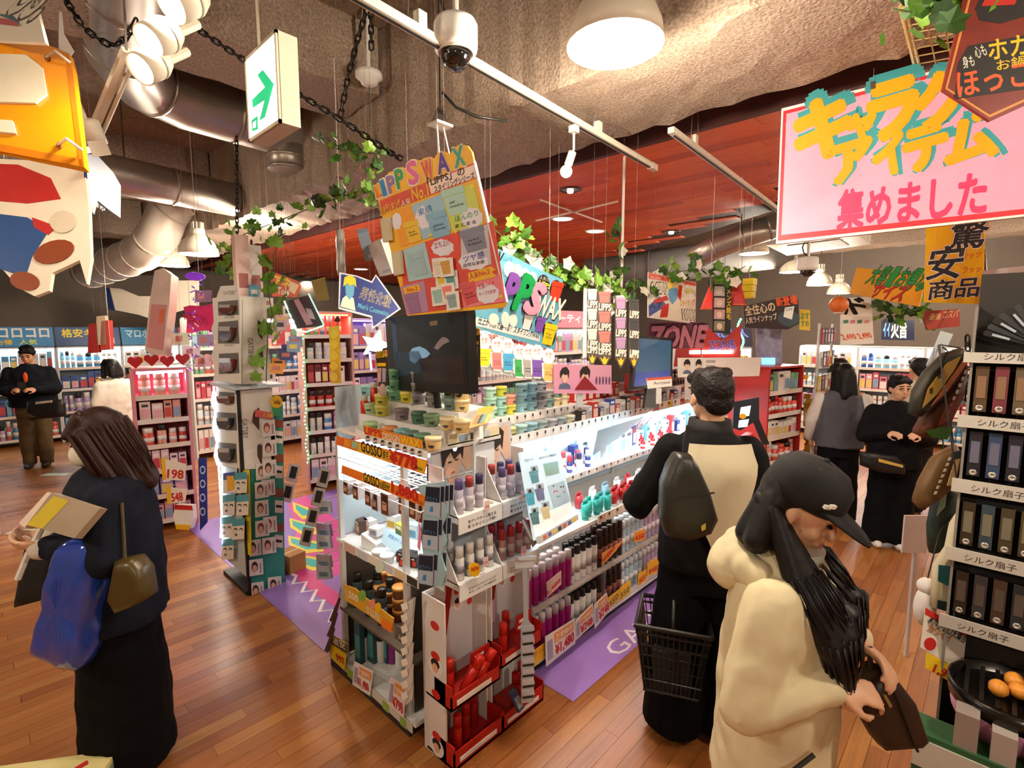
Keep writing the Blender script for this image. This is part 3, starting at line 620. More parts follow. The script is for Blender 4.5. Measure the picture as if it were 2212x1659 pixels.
# --- blue jar banner
f = FQ((1015, 509), (1216, 604), (1199, 756), (1008, 700), 2.95).thing('wax_banner', 'light blue banner with padded purple, green and pink letters behind the leaning poster', 'banner')
z8 = lambda l: zz(l, 4.88, 880, 500)
f.poly('panel', z8([(640, 60), (930, 170), (1330, 370), (1640, 510), (1600, 900), (1555, 1255), (1300, 1190), (900, 1075), (640, 985)]), m('6cb2cc', .5), -.01, .01)
f.poly('white_band', z8([(650, 890), (730, 900), (960, 960), (1240, 1040), (1400, 1090), (1390, 1160), (1100, 1090), (800, 1010), (650, 980)]), m('e6efec', .5), .0004, .0008)
for c_, w_, h_ in (((1100, 582), 26, 34), ((1118, 585), 18, 30), ((1134, 592), 18, 26), ((1150, 600), 18, 26), ((1066, 690), 22, 26), ((1091, 690), 18, 34), ((1108, 692), 18, 28)):
    f.ell('white_glove_shape', c_, w_ / 2, h_ / 2, m('f0ece0', .5), .0006, .003)
for t_, a, b, h_, mt in (('P', (1078, 655), (1100, 662), 66, m('8050a8', .4)), ('P', (1103, 662), (1127, 672), 72, m('149a50', .4)), ('S', (1126, 668), (1152, 679), 64, m('f09ab4', .4))):
    for k in range(6): f.text(t_, (a[0] + 1.5 - .3 * k, a[1] + 2 - .4 * k), (b[0] + 1.5 - .3 * k, b[1] + 2 - .4 * k), h_, m('2a1a30', .6) if k < 3 else mt, .004 + .004 * k, .09)
for k, mt in ((0, INK), (1, m('f2ece0', .5))): f.text('WAX', (1152 + 1.5 * (1 - k), 680 + 3 * (1 - k)), (1209 + 1.5 * (1 - k), 691 + 3 * (1 - k)), 44, mt, .003 + .004 * k, .06)
f.ell('black_disc', (1173, 616), 14, 23, INK, .0004, .003); f.text('LIPPS', (1162, 613), (1186, 625), 10, m('e8e040', .5), .0042, .02); f.text('人気の', (1164, 602), (1184, 609), 8, m('d8d4c8', .5), .0042); f.text('STREET', (1165, 627), (1184, 634), 5, m('d8d4c8', .5), .0042)
for c_, w_, h_, col, tx in (((1201, 629), 25, 42, 'e23c22', None), ((1186, 722), 26, 46, 'f0d412', 'free\nstyler'), ((1166, 701), 19, 32, '7f50b0', None), ((1139, 696), 19, 32, 'eeeae2', None)):
    f.ell('jar_outline', c_, w_ * .56, h_ * .58, INK, .0004, .001); jarprint(f, c_, w_, h_, col, tx, .0018, .25)
f.text('仕上がり別で選べる！スタイリングWAX', (1030, 699), (1163, 733), 16, INK, .003, .012); f.ell('green_bubble', (1018, 682), 10, 16, GRN, .001, .002); f.text('V', (1071, 568), (1081, 572), 26, INK, .002, .05); f.text('リニューアル!', (1084, 562), (1106, 566), 9, m('3a6a80', .5), .002)
strings(f, [(1060, 535), (1205, 602)], 3.1)
# --- row of jar cutouts below it
f = Fr(gd(1110, 780, 2.9), -FW + RT * .25).thing('jar_cutout_row', 'row of coloured jar cutouts with white speech bubbles under the blue banner', 'cutouts')
for k, (x, y, h_, tx) in enumerate(((1047, 772, 'f0d820', 'free\nstyler'), (1074, 780, 'ee7a78', 'hard\nactive'), (1097, 782, '3d9ccc', 'gloss\nmove'), (1122, 795, '2f9c50', 'air\nmatte'), (1140, 796, 'a09a96', 'wet\nblast'), (1159, 796, '6e48a4', 'hard\nkeep'), (1183, 804, 'eeb468', 'dry\nkeep'))):
    p_ = 0
    card = f.poly('jar_cutout', [(x - 15, y - 20), (x + 14, y - 18), (x + 13, y + 12), (x + 6, y + 22), (x - 8, y + 21), (x - 14, y + 10)], PAPER, .004 + .003 * k, .0015)
    jarprint(f, (x, y), 25, 36, h_, tx, .0056 + .003 * k, .05, par=card); cloud(f, (x - 1, y - 34), 26, 32, m('f2eee8', .5), .0056 + .003 * k, par=card)
    f.text('束感\nツヤ', (x - 8, y - 28), (x + 6, y - 28), 14, m('c05a50', .5), .0075 + .003 * k, par=card)
f.poly('clear_carrier', [(1040, 735), (1195, 765), (1195, 830), (1040, 800)], m('dce8e8', .2, al=.35), 0, .002); strings(f, [(1050, 740), (1185, 765)], 3.1)
# --- arrow sign
f = FQ((737, 592), (806, 612), (804, 682), (734, 663), 2.8).thing('arrow_sign', "dark blue arrow sign for men's cosmetics with a blond cartoon figure", 'sign')
f.poly('white_border', [(733, 588), (770, 595), (803, 607), (812, 592), (866, 667), (804, 711), (802, 686), (731, 667)], m('d8dce8', .5), -.008, .007)
f.poly('panel', [(737, 592), (770, 598), (804, 612), (812, 597), (861, 667), (807, 705), (804, 682), (734, 663)], m('1d3480', .5), -.0008, .002)
f.text('男性化粧', (775, 644), (841, 666), 27, CRM, .002, .05); f.text('男性化粧', (775, 644), (841, 666), 27, INK, .0026, .0); f.text("Men's Cosmetics", (772, 665), (838, 684), 12, m('5ab8d0', .5), .002, .012)
f.poly('white_shirt', [(735, 662), (740, 645), (752, 634), (764, 645), (768, 672)], CRM, .0016, .001); f.poly('blue_face', [(745, 612), (766, 615), (764, 638), (755, 648), (747, 636)], m('5fa4c4', .5), .0028, .001)
f.poly('blond_hair', [(741, 620), (744, 600), (756, 594), (768, 602), (770, 622), (764, 614), (756, 618), (750, 612)], m('f0cc28', .5), .004, .001)
strings(f, [(745, 592), (800, 610)], ZC)
# --- lettered strips with arrow tips
for k, (x, y, w_, h_, col) in enumerate(((1268, 624, 23, 166, 'cfc8ba'), (1292, 630, 28, 163, 'd06a60'), (1329, 643, 24, 152, 'a884a8'), (1359, 646, 21, 150, '2a2626'))):
    lb = ('cream', 'red', 'mauve', 'black')[k] + ' jar strip with arrow tip and repeated lettering over the bottle shelf'
    f = Fr(gd(x + w_ / 2, y + h_ / 2, 3.35), -FW).thing('jar_strip', lb, 'sign strip', 'hanging jar strips')
    f.poly('panel', [(x, y), (x + w_, y + 2), (x + w_ + 1, y + h_ - 22), (x + w_ * .5, y + h_ + 2), (x - 1, y + h_ - 22)], m('4a3a34', .5), -.006, .006)
    if k == 0: f.poly('side_edge', [(x - 7, y - 6), (x, y), (x - 1, y + h_ - 20), (x - 9, y + h_ - 16)], CRM, -.02, .02)
    for j in range(3):
        yy = y + 12 + j * 43; jarprint(f, (x + w_ / 2, yy), w_ * .9, 24, col, None, .0006); f.text('LIPPS', (x + 1, yy + 28), (x + w_ - 1, yy + 30), 15, CRM, .0026, .05)
    f.text('LIPPS', (x + 1, y + h_ - 28), (x + w_ - 1, y + h_ - 26), 13, CRM, .0026, .05)
    f.poly('crown_print', [(x + 4, y + h_ - 22), (x + w_ * .35, y + h_ - 16), (x + w_ * .5, y + h_ - 24), (x + w_ * .65, y + h_ - 16), (x + w_ - 4, y + h_ - 22), (x + w_ * .6, y + h_ - 6), (x + w_ * .4, y + h_ - 6)], YEL, .0006, .002)
    strings(f, [(x + w_ / 2, y + 2)], 3.1 if f.o.x < 2.95 else ZC)
# --- wax banner with blue face
f = FQ((1400, 588), (1504, 610), (1502, 700), (1399, 686), 4.3).thing('wax_banner', 'white red-topped wax banner with a blue-faced blond cartoon head', 'banner')
f.poly('panel', [(1400, 588), (1504, 610), (1502, 700), (1399, 686)], m('e8dfd2', .5), -.006, .006); f.poly('red_top', [(1401, 589), (1503, 611), (1503, 618), (1401, 602)], m('dc5a48', .5), .0003, .001)
f.text('MUSO', (1405, 602), (1426, 605), 6, CRM, .002); f.text('OCEAN', (1404, 634), (1444, 636), 26, INK, .0014, .07); f.text('OCEAN', (1405, 633), (1443, 635), 24, CRM, .0022, .02)
f.poly('red_stroke', [(1412, 648), (1440, 638), (1444, 648), (1414, 656)], RED, .0006, .001); f.poly('blue_stroke', [(1401, 660), (1425, 640), (1440, 660), (1402, 684)], m('4a5a9c', .5), .0004, .001); f.poly('red_stroke', [(1430, 660), (1445, 655), (1442, 685), (1425, 686)], RED, .0008, .001)
f.poly('blue_face', [(1443, 622), (1465, 622), (1462, 645), (1452, 658), (1444, 645)], m('5f9cc8', .5), .0012, .001); f.poly('blond_hair', [(1441, 628), (1446, 602), (1458, 598), (1467, 608), (1465, 626), (1455, 618)], m('f0d028', .5), .0026, .001); f.poly('white_shirt', [(1440, 690), (1448, 655), (1462, 652), (1470, 692)], CRM, .001, .001)
f.poly('red_tie', [(1466, 615), (1474, 616), (1470, 650), (1463, 640)], RED, .001, .001)
f.text('スタイリング', (1469, 662), (1500, 660), 14, YEL, .003, .04); f.text('WAX', (1471, 690), (1500, 692), 22, INK, .002, .09); f.text('WAX', (1472, 689), (1499, 691), 20, CRM, .003, .04); f.text('塩系', (1478, 634), (1500, 634), 12, m('c8c040', .5), .002, .03)
f.text('ヘア', (1404, 670), (1430, 664), 12, INK, .002, .03); strings(f, [(1410, 592), (1495, 609)], 3.2)
# --- puffy pink letter board
f = FQ((1399, 703), (1523, 700), (1520, 750), (1402, 752), 4.6).thing('letter_sign', 'puffy pink graffiti letter board behind the second screen', 'sign')
f.poly('panel', [(1398, 702), (1400, 698), (1523, 697), (1524, 700), (1519, 752), (1402, 754)], m('7a4a60', .5), -.01, .01)
for k in range(5): f.text('ZONE', (1403 + k * .2, 749 - k * .2), (1518 + k * .2, 747 - k * .2), 44, INK if k < 2 else m('d890a8', .35), .001 + .005 * k, .1 - .01 * k)
for a in (1405, 1515): B().tube([V((*f.l((a, 748)), -.005)), V((*f.l((a, 860)), -.005))], .006, 6).o('support_rod', m('8a6a60', .5), f.root)
f = FQ((1528, 700), (1600, 690), (1598, 762), (1528, 765), 4.75).thing('letter_sign', 'red-lit board with purple lettering left of the green light string', 'sign')
f.poly('panel', [(1460, 752), (1528, 705), (1560, 735), (1600, 700), (1598, 790), (1455, 792)], m('b83026', .5), -.006, .006); f.text('ZONE', (1534, 755), (1590, 753), 17, m('5a48b0', .4), .002, .04); f.text('ZONE', (1534, 755), (1590, 753), 17, m('d8cce8', .4), .001, .09)
f.poly('light_tube', [(1492, 757), (1584, 756), (1584, 763), (1492, 764)], glow('ffe4dc', 6), .004, .012)
for a in (1470, 1585): B().tube([V((*f.l((a, 785)), -.005)), V((*f.l((a, 870)), -.005))], .006, 6).o('support_rod', m('8a6a60', .5), f.root)
l_ = lamp_light('lamp_glow', f.M @ MX.Translation((*f.l((1538, 770)), .06)) @ MX.Rotation(math.pi, 4, 'X'), .4, 3.5, (1, .25, .18), None, 'RECTANGLE', .05); l_.parent = f.root; l_.matrix_basis = MX.Translation((*f.l((1538, 770)), .06)) @ MX.Rotation(math.pi, 4, 'X')
# --- comic strip column
f = Fr(gd(1560, 668, 4.4), -FW).thing('comic_strip_sign', 'tall board of comic panels with a yellow-lettered side strip', 'sign')
f.poly('panel', [(1541, 614), (1580, 616), (1578, 722), (1539, 718)], INK, -.008, .008)
for k in range(4): f.poly('comic_panel', [(1543, 618 + 25 * k), (1566, 619 + 25 * k), (1565, 640 + 25 * k), (1542, 639 + 25 * k)], m(('b8b0ac', 'd0a8a0', 'c89890', '8a8468')[k], .5), .0004, .001); f.ell('comic_face', (1554, 630 + 25 * k), 6, 7, m('e4c8b8', .5), .0016, .0006)
f.text('メ\nン\nズ\n脱\n毛', (1569, 690), (1579, 690), 66, m('f0d020', .5), .001, .03); strings(f, [(1560, 616)], 3.2)
# --- red paper lantern cones
for k, (pl, lb) in enumerate((([(1538, 618), (1516, 668), (1545, 660)], 'small lit orange-red paper cone left of the comic strip board'), ([(1575, 598), (1592, 600), (1617, 660), (1580, 655)], 'large dark red paper cone right of the comic strip board'))):
    c_ = gd(sum(p[0] for p in pl) / len(pl), max(p[1] for p in pl), 4.5); t = E('paper_cone', lb, 'lantern', MX.Translation(c_), 'red paper cones'); hh = (max(p[1] for p in pl) - min(p[1] for p in pl)) * 4.5 / F
    B().lathe([(.075, 0), (.06, hh * .3), (.008, hh)], 10).o('cone', m('b8281c', .5, em=.8 if k == 0 else .15), t); B().lathe([(.08, 0), (.08, .012)], 10).o('rim', m('e2602a', .5), t); B().tube([(0, 0, hh), (0, 0, 3.2 - c_.z)], .0015, 5).o('hanging_string', WHT, t)
# --- dark sign with round product, yellow tag stack
f = FQ((1612, 655), (1712, 640), (1715, 705), (1616, 712), 4.8).thing('product_sign', 'dark sign with orange new-arrival lettering and a white tube picture', 'sign')
f.poly('panel', [(1606, 662), (1700, 640), (1722, 648), (1724, 700), (1700, 712), (1610, 708)], m('2c1c18', .5), -.01, .01); f.text('全住心の', (1612, 682), (1676, 672), 20, INK, .001, .1); f.text('全住心の', (1612, 682), (1676, 672), 20, m('e8d0a0', .5), .002, .04); f.text('人気ラインナップ', (1612, 700), (1680, 690), 13, CRM, .002, .03)
f.text('新登場', (1679, 662), (1724, 656), 18, m('e8561c', .5), .003, .06); f.ell('splash', (1704, 688), 24, 17, m('3a4a54', .4), .0006, .002); f.poly('white_tube', [(1697, 664), (1717, 661), (1712, 690), (1694, 684)], PAPER, .003, .004); f.text('ZONE', (1699, 672), (1714, 670), 6, INK, .0075); strings(f, [(1630, 658), (1695, 642)], 3.2)
t = E('yellow_box_mobile', 'stack of bright yellow boxes hanging beside the red cone', 'boxes', MX.Translation(gd(1618, 622, 5.0)))
for k in range(3): B().bx(-.06 + .01 * k, .05 + .01 * k, -.05, .05, -.1 + .065 * k, -.04 + .065 * k).o('yellow_box', m('e8cc10', .5), t); 
B().tube([(0, 0, .09), (0, 0, 3.2 - gd(1618, 622, 5.0).z)], .0015, 5).o('hanging_string', WHT, t)
f = Fr(gd(1738, 692, 4.9), -FW).thing('yellow_card', 'yellow card with green handwriting right of the dark sign', 'card'); f.poly('panel', [(1728, 668), (1750, 670), (1750, 714), (1727, 712)], m('f0cc18', .5), -.003, .003); f.text('おす\nすめ', (1730, 706), (1748, 706), 30, GRN, .001, .03); strings(f, [(1738, 669)], 3.2)
# --- big pink banner
f = FQ((1688, 234), (2260, 91), (2260, 462), (1676, 527), 2.3).thing('character_banner', 'huge pink banner with yellow graffiti lettering and red border, upper right', 'banner')
f.poly('panel', [(1688, 234), (2260, 91), (2260, 462), (1676, 527)], m('e7d6cf', .5), -.014, .012)
f.poly('red_border', [(1692, 240), (2260, 98), (2260, 457), (1680, 520)], m('c62a35', .5), -.002, .002); f.poly('pink_field', [(1699, 246), (2260, 107), (2260, 446), (1688, 508)], m('e395ac', .5), 0, .001)
for t_, a, b, h_ in (('キ', (1725, 352), (1838, 322), 118), ('ャ', (1836, 312), (1892, 297), 58), ('ラ', (1882, 306), (1982, 281), 112), ('ク', (1984, 284), (2088, 258), 110), ('タ', (2094, 262), (2180, 240), 100), ('ー', (2185, 215), (2250, 200), 30), ('ア', (1800, 398), (1888, 374), 76), ('イ', (1893, 382), (1958, 364), 80), ('テ', (1962, 372), (2050, 349), 84), ('ム', (2048, 358), (2152, 330), 84)):
    f.text(t_, (a[0] - 10, a[1] + 10), (b[0] + 10, b[1] + 8), h_ + 18, m('3a8f92', .5), .0014, .19); f.text(t_, a, b, h_, m('e29a12', .5), .003, .11)
f.text('集めました', (1808, 497), (2128, 462), 82, m('c8375f', .5), .002, .06)
strings(f, [(1885, 190)], 3.1); strings(f, [(2050, 150)], ZC); f.poly('hang_clip', [(1880, 178), (1890, 176), (1891, 192), (1881, 194)], m('8a8278', .3, .8), .0, .006)
# --- dark hexagonal board
f = FD(2140, 110, 1.72, -FW + RT * -.25).thing('hexagon_sign', 'dark red hexagonal board with yellow and orange lettering at the top right corner', 'sign')
f.poly('panel', [(2100, -70), (2036, 194), (2138, 261), (2262, 205), (2310, -70)], m('7c1f12', .5), -.012, .012); f.poly('gold_line', [(2106, -60), (2042, 192), (2138, 254), (2256, 200), (2300, -60)], m('d08a3c', .5), 0, .001); f.poly('brown_field', [(2111, -55), (2047, 190), (2138, 248), (2250, 197), (2295, -55)], m('5c160e', .5, two='8a2c14'), .001, .001)
f.poly('black_swirl', [(2105, 20), (2120, -10), (2212, -30), (2235, 30), (2160, 52), (2115, 45)], INK, .002, .001); f.poly('red_swirl', [(2118, 15), (2130, -8), (2205, -22), (2190, 12)], m('b8281c', .5), .003, .001)
f.poly('black_patch', [(2068, 140), (2090, 100), (2225, 75), (2240, 190), (2062, 215)], INK, .002, .001)
for t_, a, b, h_, mt in (('ホカ', (2135, 132), (2218, 118), 42, m('e8b818', .5)), ('お鍋', (2152, 155), (2215, 144), 24, m('e8b818', .5)), ('ほっこ', (2068, 212), (2222, 186), 52, m('d8561c', .5)), ('身も', (2080, 150), (2105, 144), 26, CRM), ('心も', (2108, 128), (2132, 120), 26, CRM)): f.text(t_, a, b, h_, mt, .0034, .06 if h_ > 30 else .03)
strings(f, [(2138, -20)], ZC, r=.002)
# --- yellow vertical banner
f = FQ((2001, 494), (2128, 481), (2123, 654), (1995, 651), 3.7).thing('price_banner', 'glossy yellow vertical banner with black brush characters', 'banner')
f.poly('sheet', [(2001, 480), (2128, 470), (2123, 657), (1995, 653)], m('e8a80c', .18, two='f0bc20', coat=.5), -.003, .003)
for t_, a, b, h_ in (('驚', (2045, 540), (2126, 533), 58), ('安', (1999, 605), (2072, 600), 66), ('商', (2003, 648), (2056, 645), 40), ('品', (2062, 643), (2112, 640), 38)):
    f.text(t_, a, b, h_, m('e05a14', .5), .0006, .1); f.text(t_, a, b, h_, CRM, .0012, .075); f.text(t_, a, b, h_, INK, .0018, .035)
f.text('ツッツ', (2078, 560), (2118, 556), 12, m('d8501c', .5), .001, .05); f.text('ラッッ', (2078, 590), (2118, 587), 12, m('d8501c', .5), .001, .05); strings(f, [(2010, 482), (2120, 472)], ZC)
f = FQ((1850, 578), (2000, 592), (1985, 662), (1835, 634), 4.6).thing('discount_sign', 'yellow slanted board with green and red lettering under the bowl lamps', 'sign')
f.poly('panel', [(1850, 578), (2000, 592), (1985, 662), (1835, 634)], m('eea414', .5), -.008, .008); f.text('大容量お得な', (1868, 612), (1990, 630), 28, INK, .001, .1); f.text('大容量お得な', (1868, 612), (1990, 630), 28, GRN, .002, .05); f.text('サイズ', (1877, 640), (1946, 652), 24, INK, .001, .1); f.text('サイズ', (1877, 640), (1946, 652), 24, RED, .002, .06); strings(f, [(1870, 582), (1980, 592)], ZC)
f = FQ((1815, 645), (1882, 640), (1888, 742), (1815, 746), 5.2).thing('price_poster', 'white price poster with two orange prices beside an orange balloon head', 'poster')
f.poly('panel', [(1815, 645), (1882, 640), (1888, 742), (1815, 746)], PAPER, -.004, .004); f.text('ド', (1845, 678), (1880, 675), 32, INK, .001, .08); f.text('ッ', (1822, 680), (1840, 678), 20, INK, .001, .06); f.text('2,490', (1822, 736), (1852, 734), 13, m('e8561c', .5), .001, .04); f.text('2,490', (1858, 734), (1886, 731), 13, m('e8561c', .5), .001, .04)
for k in range(4): f.poly('colour_tab', [(1822 + 15 * k, 692), (1832 + 15 * k, 691), (1832 + 15 * k, 698), (1822 + 15 * k, 699)], m(('5a9a80', 'e08aa0', '6a8a70', 'e8a0a8')[k], .5), .001, .001)
strings(f, [(1820, 646), (1878, 642)], ZC)
t = E('balloon_head', 'orange round hanging ornament left of the price poster', 'ornament', MX.Translation(gd(1812, 658, 5.3))); B().sph((0, 0, 0), (.09, .09, .085), 14, 10).o('ball', m('d8702c', .5), t, smooth=True); B().lathe([(.05, -.09), (.02, -.07)], 10).o('collar', m('e8d8c0', .5), t); B().tube([(0, 0, .08), (0, 0, 1.2)], .0015, 5).o('hanging_string', WHT, t)
f = FQ((2000, 672), (2072, 668), (2074, 705), (2004, 712), 3.6).thing('red_sign', 'small red sign with pale lettering above the hanging bags', 'sign'); f.poly('panel', [(2000, 672), (2072, 668), (2074, 705), (2004, 712), (1994, 690)], m('a8341c', .5), -.006, .006); f.text('コスパ', (2035, 688), (2068, 685), 14, m('e8c080', .5), .001, .03); f.text('最強', (2006, 692), (2030, 690), 12, m('e8c080', .5), .001, .03); strings(f, [(2010, 672), (2066, 669)], ZC)
f = FQ((2126, 585), (2260, 570), (2260, 660), (2122, 655), 3.0).thing('info_board', 'pinkish white information board at the right edge', 'board'); f.poly('panel', [(2126, 585), (2260, 570), (2260, 662), (2122, 655)], m('cdb6aa', .5), -.01, .01)
for k in range(3): f.poly('printed_block', [(2136, 590 + 20 * k), (2165, 587 + 20 * k), (2165, 597 + 20 * k), (2136, 600 + 20 * k)], m('8f8484', .5), .0005, .0008); f.poly('printed_block', [(2175, 588 + 20 * k), (2240, 583 + 20 * k), (2240, 593 + 20 * k), (2175, 597 + 20 * k)], m('a89a94', .5), .0005, .0008)
f.poly('printed_block', [(2124, 643), (2160, 640), (2160, 650), (2124, 653)], m('b08a2c', .5), .0005, .0008); strings(f, [(2140, 584)], ZC)
B().tube([V((*f.l((2106, 540)), .05)), V((*f.l((2112, 700)), .05))], .012, 8).o('front_pole', m('4a342c', .4), f.root)
# --- left side: orange board, plain cutout, small boards
f = FQ((-30, 82), (150, 112), (182, 360), (-30, 318), 1.75).thing('orange_board', 'glossy orange board with a cream block tied with white cords, left edge', 'board')
f.poly('panel', [(-60, 78), (90, 94), (118, 102), (150, 116), (158, 150), (183, 362), (-60, 312)], m('e8930c', .3), -.02, .02); f.poly('right_edge', [(148, 118), (156, 150), (183, 362), (172, 360), (143, 140)], m('c8720a', .35), .0, .001); f.poly('lower_edge', [(-60, 300), (178, 345), (180, 361), (-60, 316)], m('c8720a', .35), .0, .001)  # deeper orange strips along the right and lower edges
f.poly('cream_block', [(-60, 118), (60, 122), (95, 150), (104, 208), (80, 226), (-60, 222)], m('d8cdb4', .5), .001, .006); f.poly('cream_block', [(-60, 258), (30, 264), (38, 292), (-60, 282)], m('d8cdb4', .5), .001, .006)
for a in ((104, 127), (130, 316)): f.ell('eyelet', a, 6, 7, m('8a4a10', .5), .001, .004); B().tube([V((*f.l(a), .006)), V((*f.l((a[0] + 30, a[1] + 2)), .03)), V((*f.l((a[0] + 52, a[1] + 14)), .01))], .005, 6).o('white_cord', WHT, f.root, smooth=True)
strings(f, [(80, 95)], ZC, r=.003)
f = FQ((-40, 345), (165, 352), (186, 620), (-40, 600), 1.95).thing('cutout_board', 'white cut-out board with plain red, blue and brown areas under the orange board', 'board')
f.poly('panel', [(-60, 340), (60, 346), (125, 352), (150, 358), (182, 362), (192, 450), (196, 560), (187, 613), (172, 562), (112, 590), (106, 628), (75, 640), (40, 622), (0, 575), (-60, 540)], m('eadfc8', .35), -.012, .012)
f.poly('red_area', [(-60, 352), (40, 356), (110, 385), (132, 430), (60, 440), (-60, 430)], m('b8201a', .45), .0004, .001); f.poly('blue_area', [(-60, 455), (60, 470), (105, 500), (70, 555), (55, 600), (-60, 560)], m('1d4a86', .45), .0004, .001); f.poly('red_area', [(70, 470), (125, 490), (105, 508), (75, 492)], m('b8201a', .45), .0014, .001)
f.ell('brown_area', (118, 545), 45, 24, m('8a3c12', .4), .002, .002, rot=-.3); f.ell('brown_area', (55, 608), 32, 20, m('8a3c12', .4), .002, .002, rot=.2); f.ell('pale_area', (137, 480), 28, 24, m('d2c6ac', .5), .002, .002); strings(f, [(150, 358), (20, 345)], ZC)
f = FQ((180, 335), (252, 388), (255, 470), (192, 452), 2.4).thing('small_board', 'dark blue board with pale lettering behind the orange board', 'board'); f.poly('panel', [(178, 328), (206, 336), (240, 372), (256, 400), (256, 470), (230, 452), (205, 432), (198, 462), (186, 450)], m('24408c', .45), -.01, .01); f.text('WAY', (186, 385), (232, 420), 38, CRM, .001, .05); f.text('DAYSOAP', (186, 412), (226, 442), 16, m('8fb4d8', .5), .001, .02); f.poly('red_patch', [(236, 395), (252, 412), (250, 440), (236, 428)], m('d86a4a', .5), .001, .001); strings(f, [(200, 335)], ZC)
f = FQ((-20, 0), (70, -10), (96, 92), (-20, 85), 1.95).thing('small_board', 'grey board with outlined lettering in the top left corner', 'board'); f.poly('panel', [(-30, -40), (66, -40), (98, 92), (-30, 86)], m('c8bca8', .5), -.01, .01); f.text('US.', (8, 28), (70, 44), 30, m('4a4440', .5), .001, .09); f.text('US.', (8, 28), (70, 44), 30, m('c2b6a2', .5), .002, .03); f.poly('red_print', [(-10, 38), (30, 44), (44, 58), (-10, 52)], m('a04a50', .5), .001, .001); f.poly('blue_print', [(-10, 30), (30, 36), (46, 56), (30, 46)], m('3a5a68', .5), .0022, .001); strings(f, [(40, 0)], ZC)
f = Fr(gd(137, 80, 2.3), -FW + RT * .6).thing('white_spike', 'slim white cut-out point rising behind the orange board', 'board'); f.poly('panel', [(128, 22), (133, 25), (138, 72), (160, 110), (152, 122), (126, 106)], PAPER, -.006, .006); strings(f, [(130, 26)], ZC)
# --- boxes and tags hanging between
for pl, lb, h_, dp in (([(772, 505), (795, 500), (812, 560), (790, 565)], 'grey-blue tube pack hanging beside a white box', '7c8a9c', 2.9), ([(794, 530), (822, 518), (848, 592), (820, 598)], 'white box hanging beside the leaning jar poster', 'e4e6e4', 2.85)):
    f = FQ(*pl, dp).thing('hanging_box', lb, 'box'); f.poly('carton', pl, m(h_, .4), -.05, .05); f.poly('side_label', [(pl[3][0] + 6, pl[3][1] - 14), (pl[2][0] - 6, pl[2][1] - 12), (pl[2][0] - 5, pl[2][1] - 6), (pl[3][0] + 7, pl[3][1] - 7)], m('b8c4cc', .5), .0005, .001); strings(f, [((pl[0][0] + pl[1][0]) / 2, pl[0][1])], ZC)
t = E('hanging_tube', 'thin clear ribbed tube hanging left of the white box', 'tube', MX.Translation(gd(738, 595, 3.0))); B().lathe([(.022, 0), (.026, .03), (.024, .12), (.026, .2), (.022, .26)], 10).o('tube', m('a8a49c', .2, al=.8), t, smooth=True); B().tube([(0, 0, .25), (0, 0, 1.2)], .0015, 5).o('hanging_string', WHT, t)
f = FQ((672, 608), (702, 600), (712, 648), (685, 655), 4.2).thing('hanging_card', 'olive card hanging over the back aisle', 'card'); f.poly('panel', [(672, 608), (702, 600), (712, 648), (685, 650)], m('a89a3c', .5), -.004, .004); strings(f, [(688, 604)], ZC)
f = FD(615, 615, 4.4, -FW - RT * .3).thing('rounded_sign', 'rounded red and cream sign with yellow lettering behind the vine', 'sign'); f.poly('panel', [(584, 596), (592, 588), (640, 606), (650, 618), (640, 642), (588, 640)], m('d8552c', .5), -.006, .006); f.text('アネ', (590, 616), (625, 624), 22, m('f2d030', .5), .001, .06); f.text('Tole', (598, 634), (624, 638), 14, CRM, .001, .05); f.poly('cream_corner', [(626, 606), (646, 616), (636, 636), (624, 628)], m('e8c8a0', .5), .0004, .001); strings(f, [(615, 598)], ZC)
# --- poster with a green light string
f = FD(658, 675, 4.7, -FW - UP * .3).thing('light_string_poster', 'dark tilted poster edged with green light beads over the red-lit rack', 'poster')
f.poly('panel', [(617, 650), (668, 637), (700, 703), (642, 710)], m('3a2a30', .5), -.006, .006); f.poly('pale_stripe', [(634, 648), (645, 645), (676, 700), (662, 703)], m('b08a94', .5), .0005, .001); f.poly('pale_patch', [(660, 665), (672, 668), (682, 690), (668, 688)], m('a8a0a4', .5), .0005, .001)
bd = B().sph((0, 0, 0), .007, 6, 4).mesh('light_bead', glow('7dffc0', 6))
for a, b, n in (((614, 650), (640, 712), 16), ((668, 636), (701, 704), 17), ((640, 712), (662, 717), 7), ((662, 717), (702, 702), 10)):
    for k in range(n): ob('light_bead', bd, f.root, MX.Translation((*f.l((a[0] + (b[0] - a[0]) * k / n, a[1] + (b[1] - a[1]) * k / n)), .006)))
strings(f, [(640, 645)], ZC)
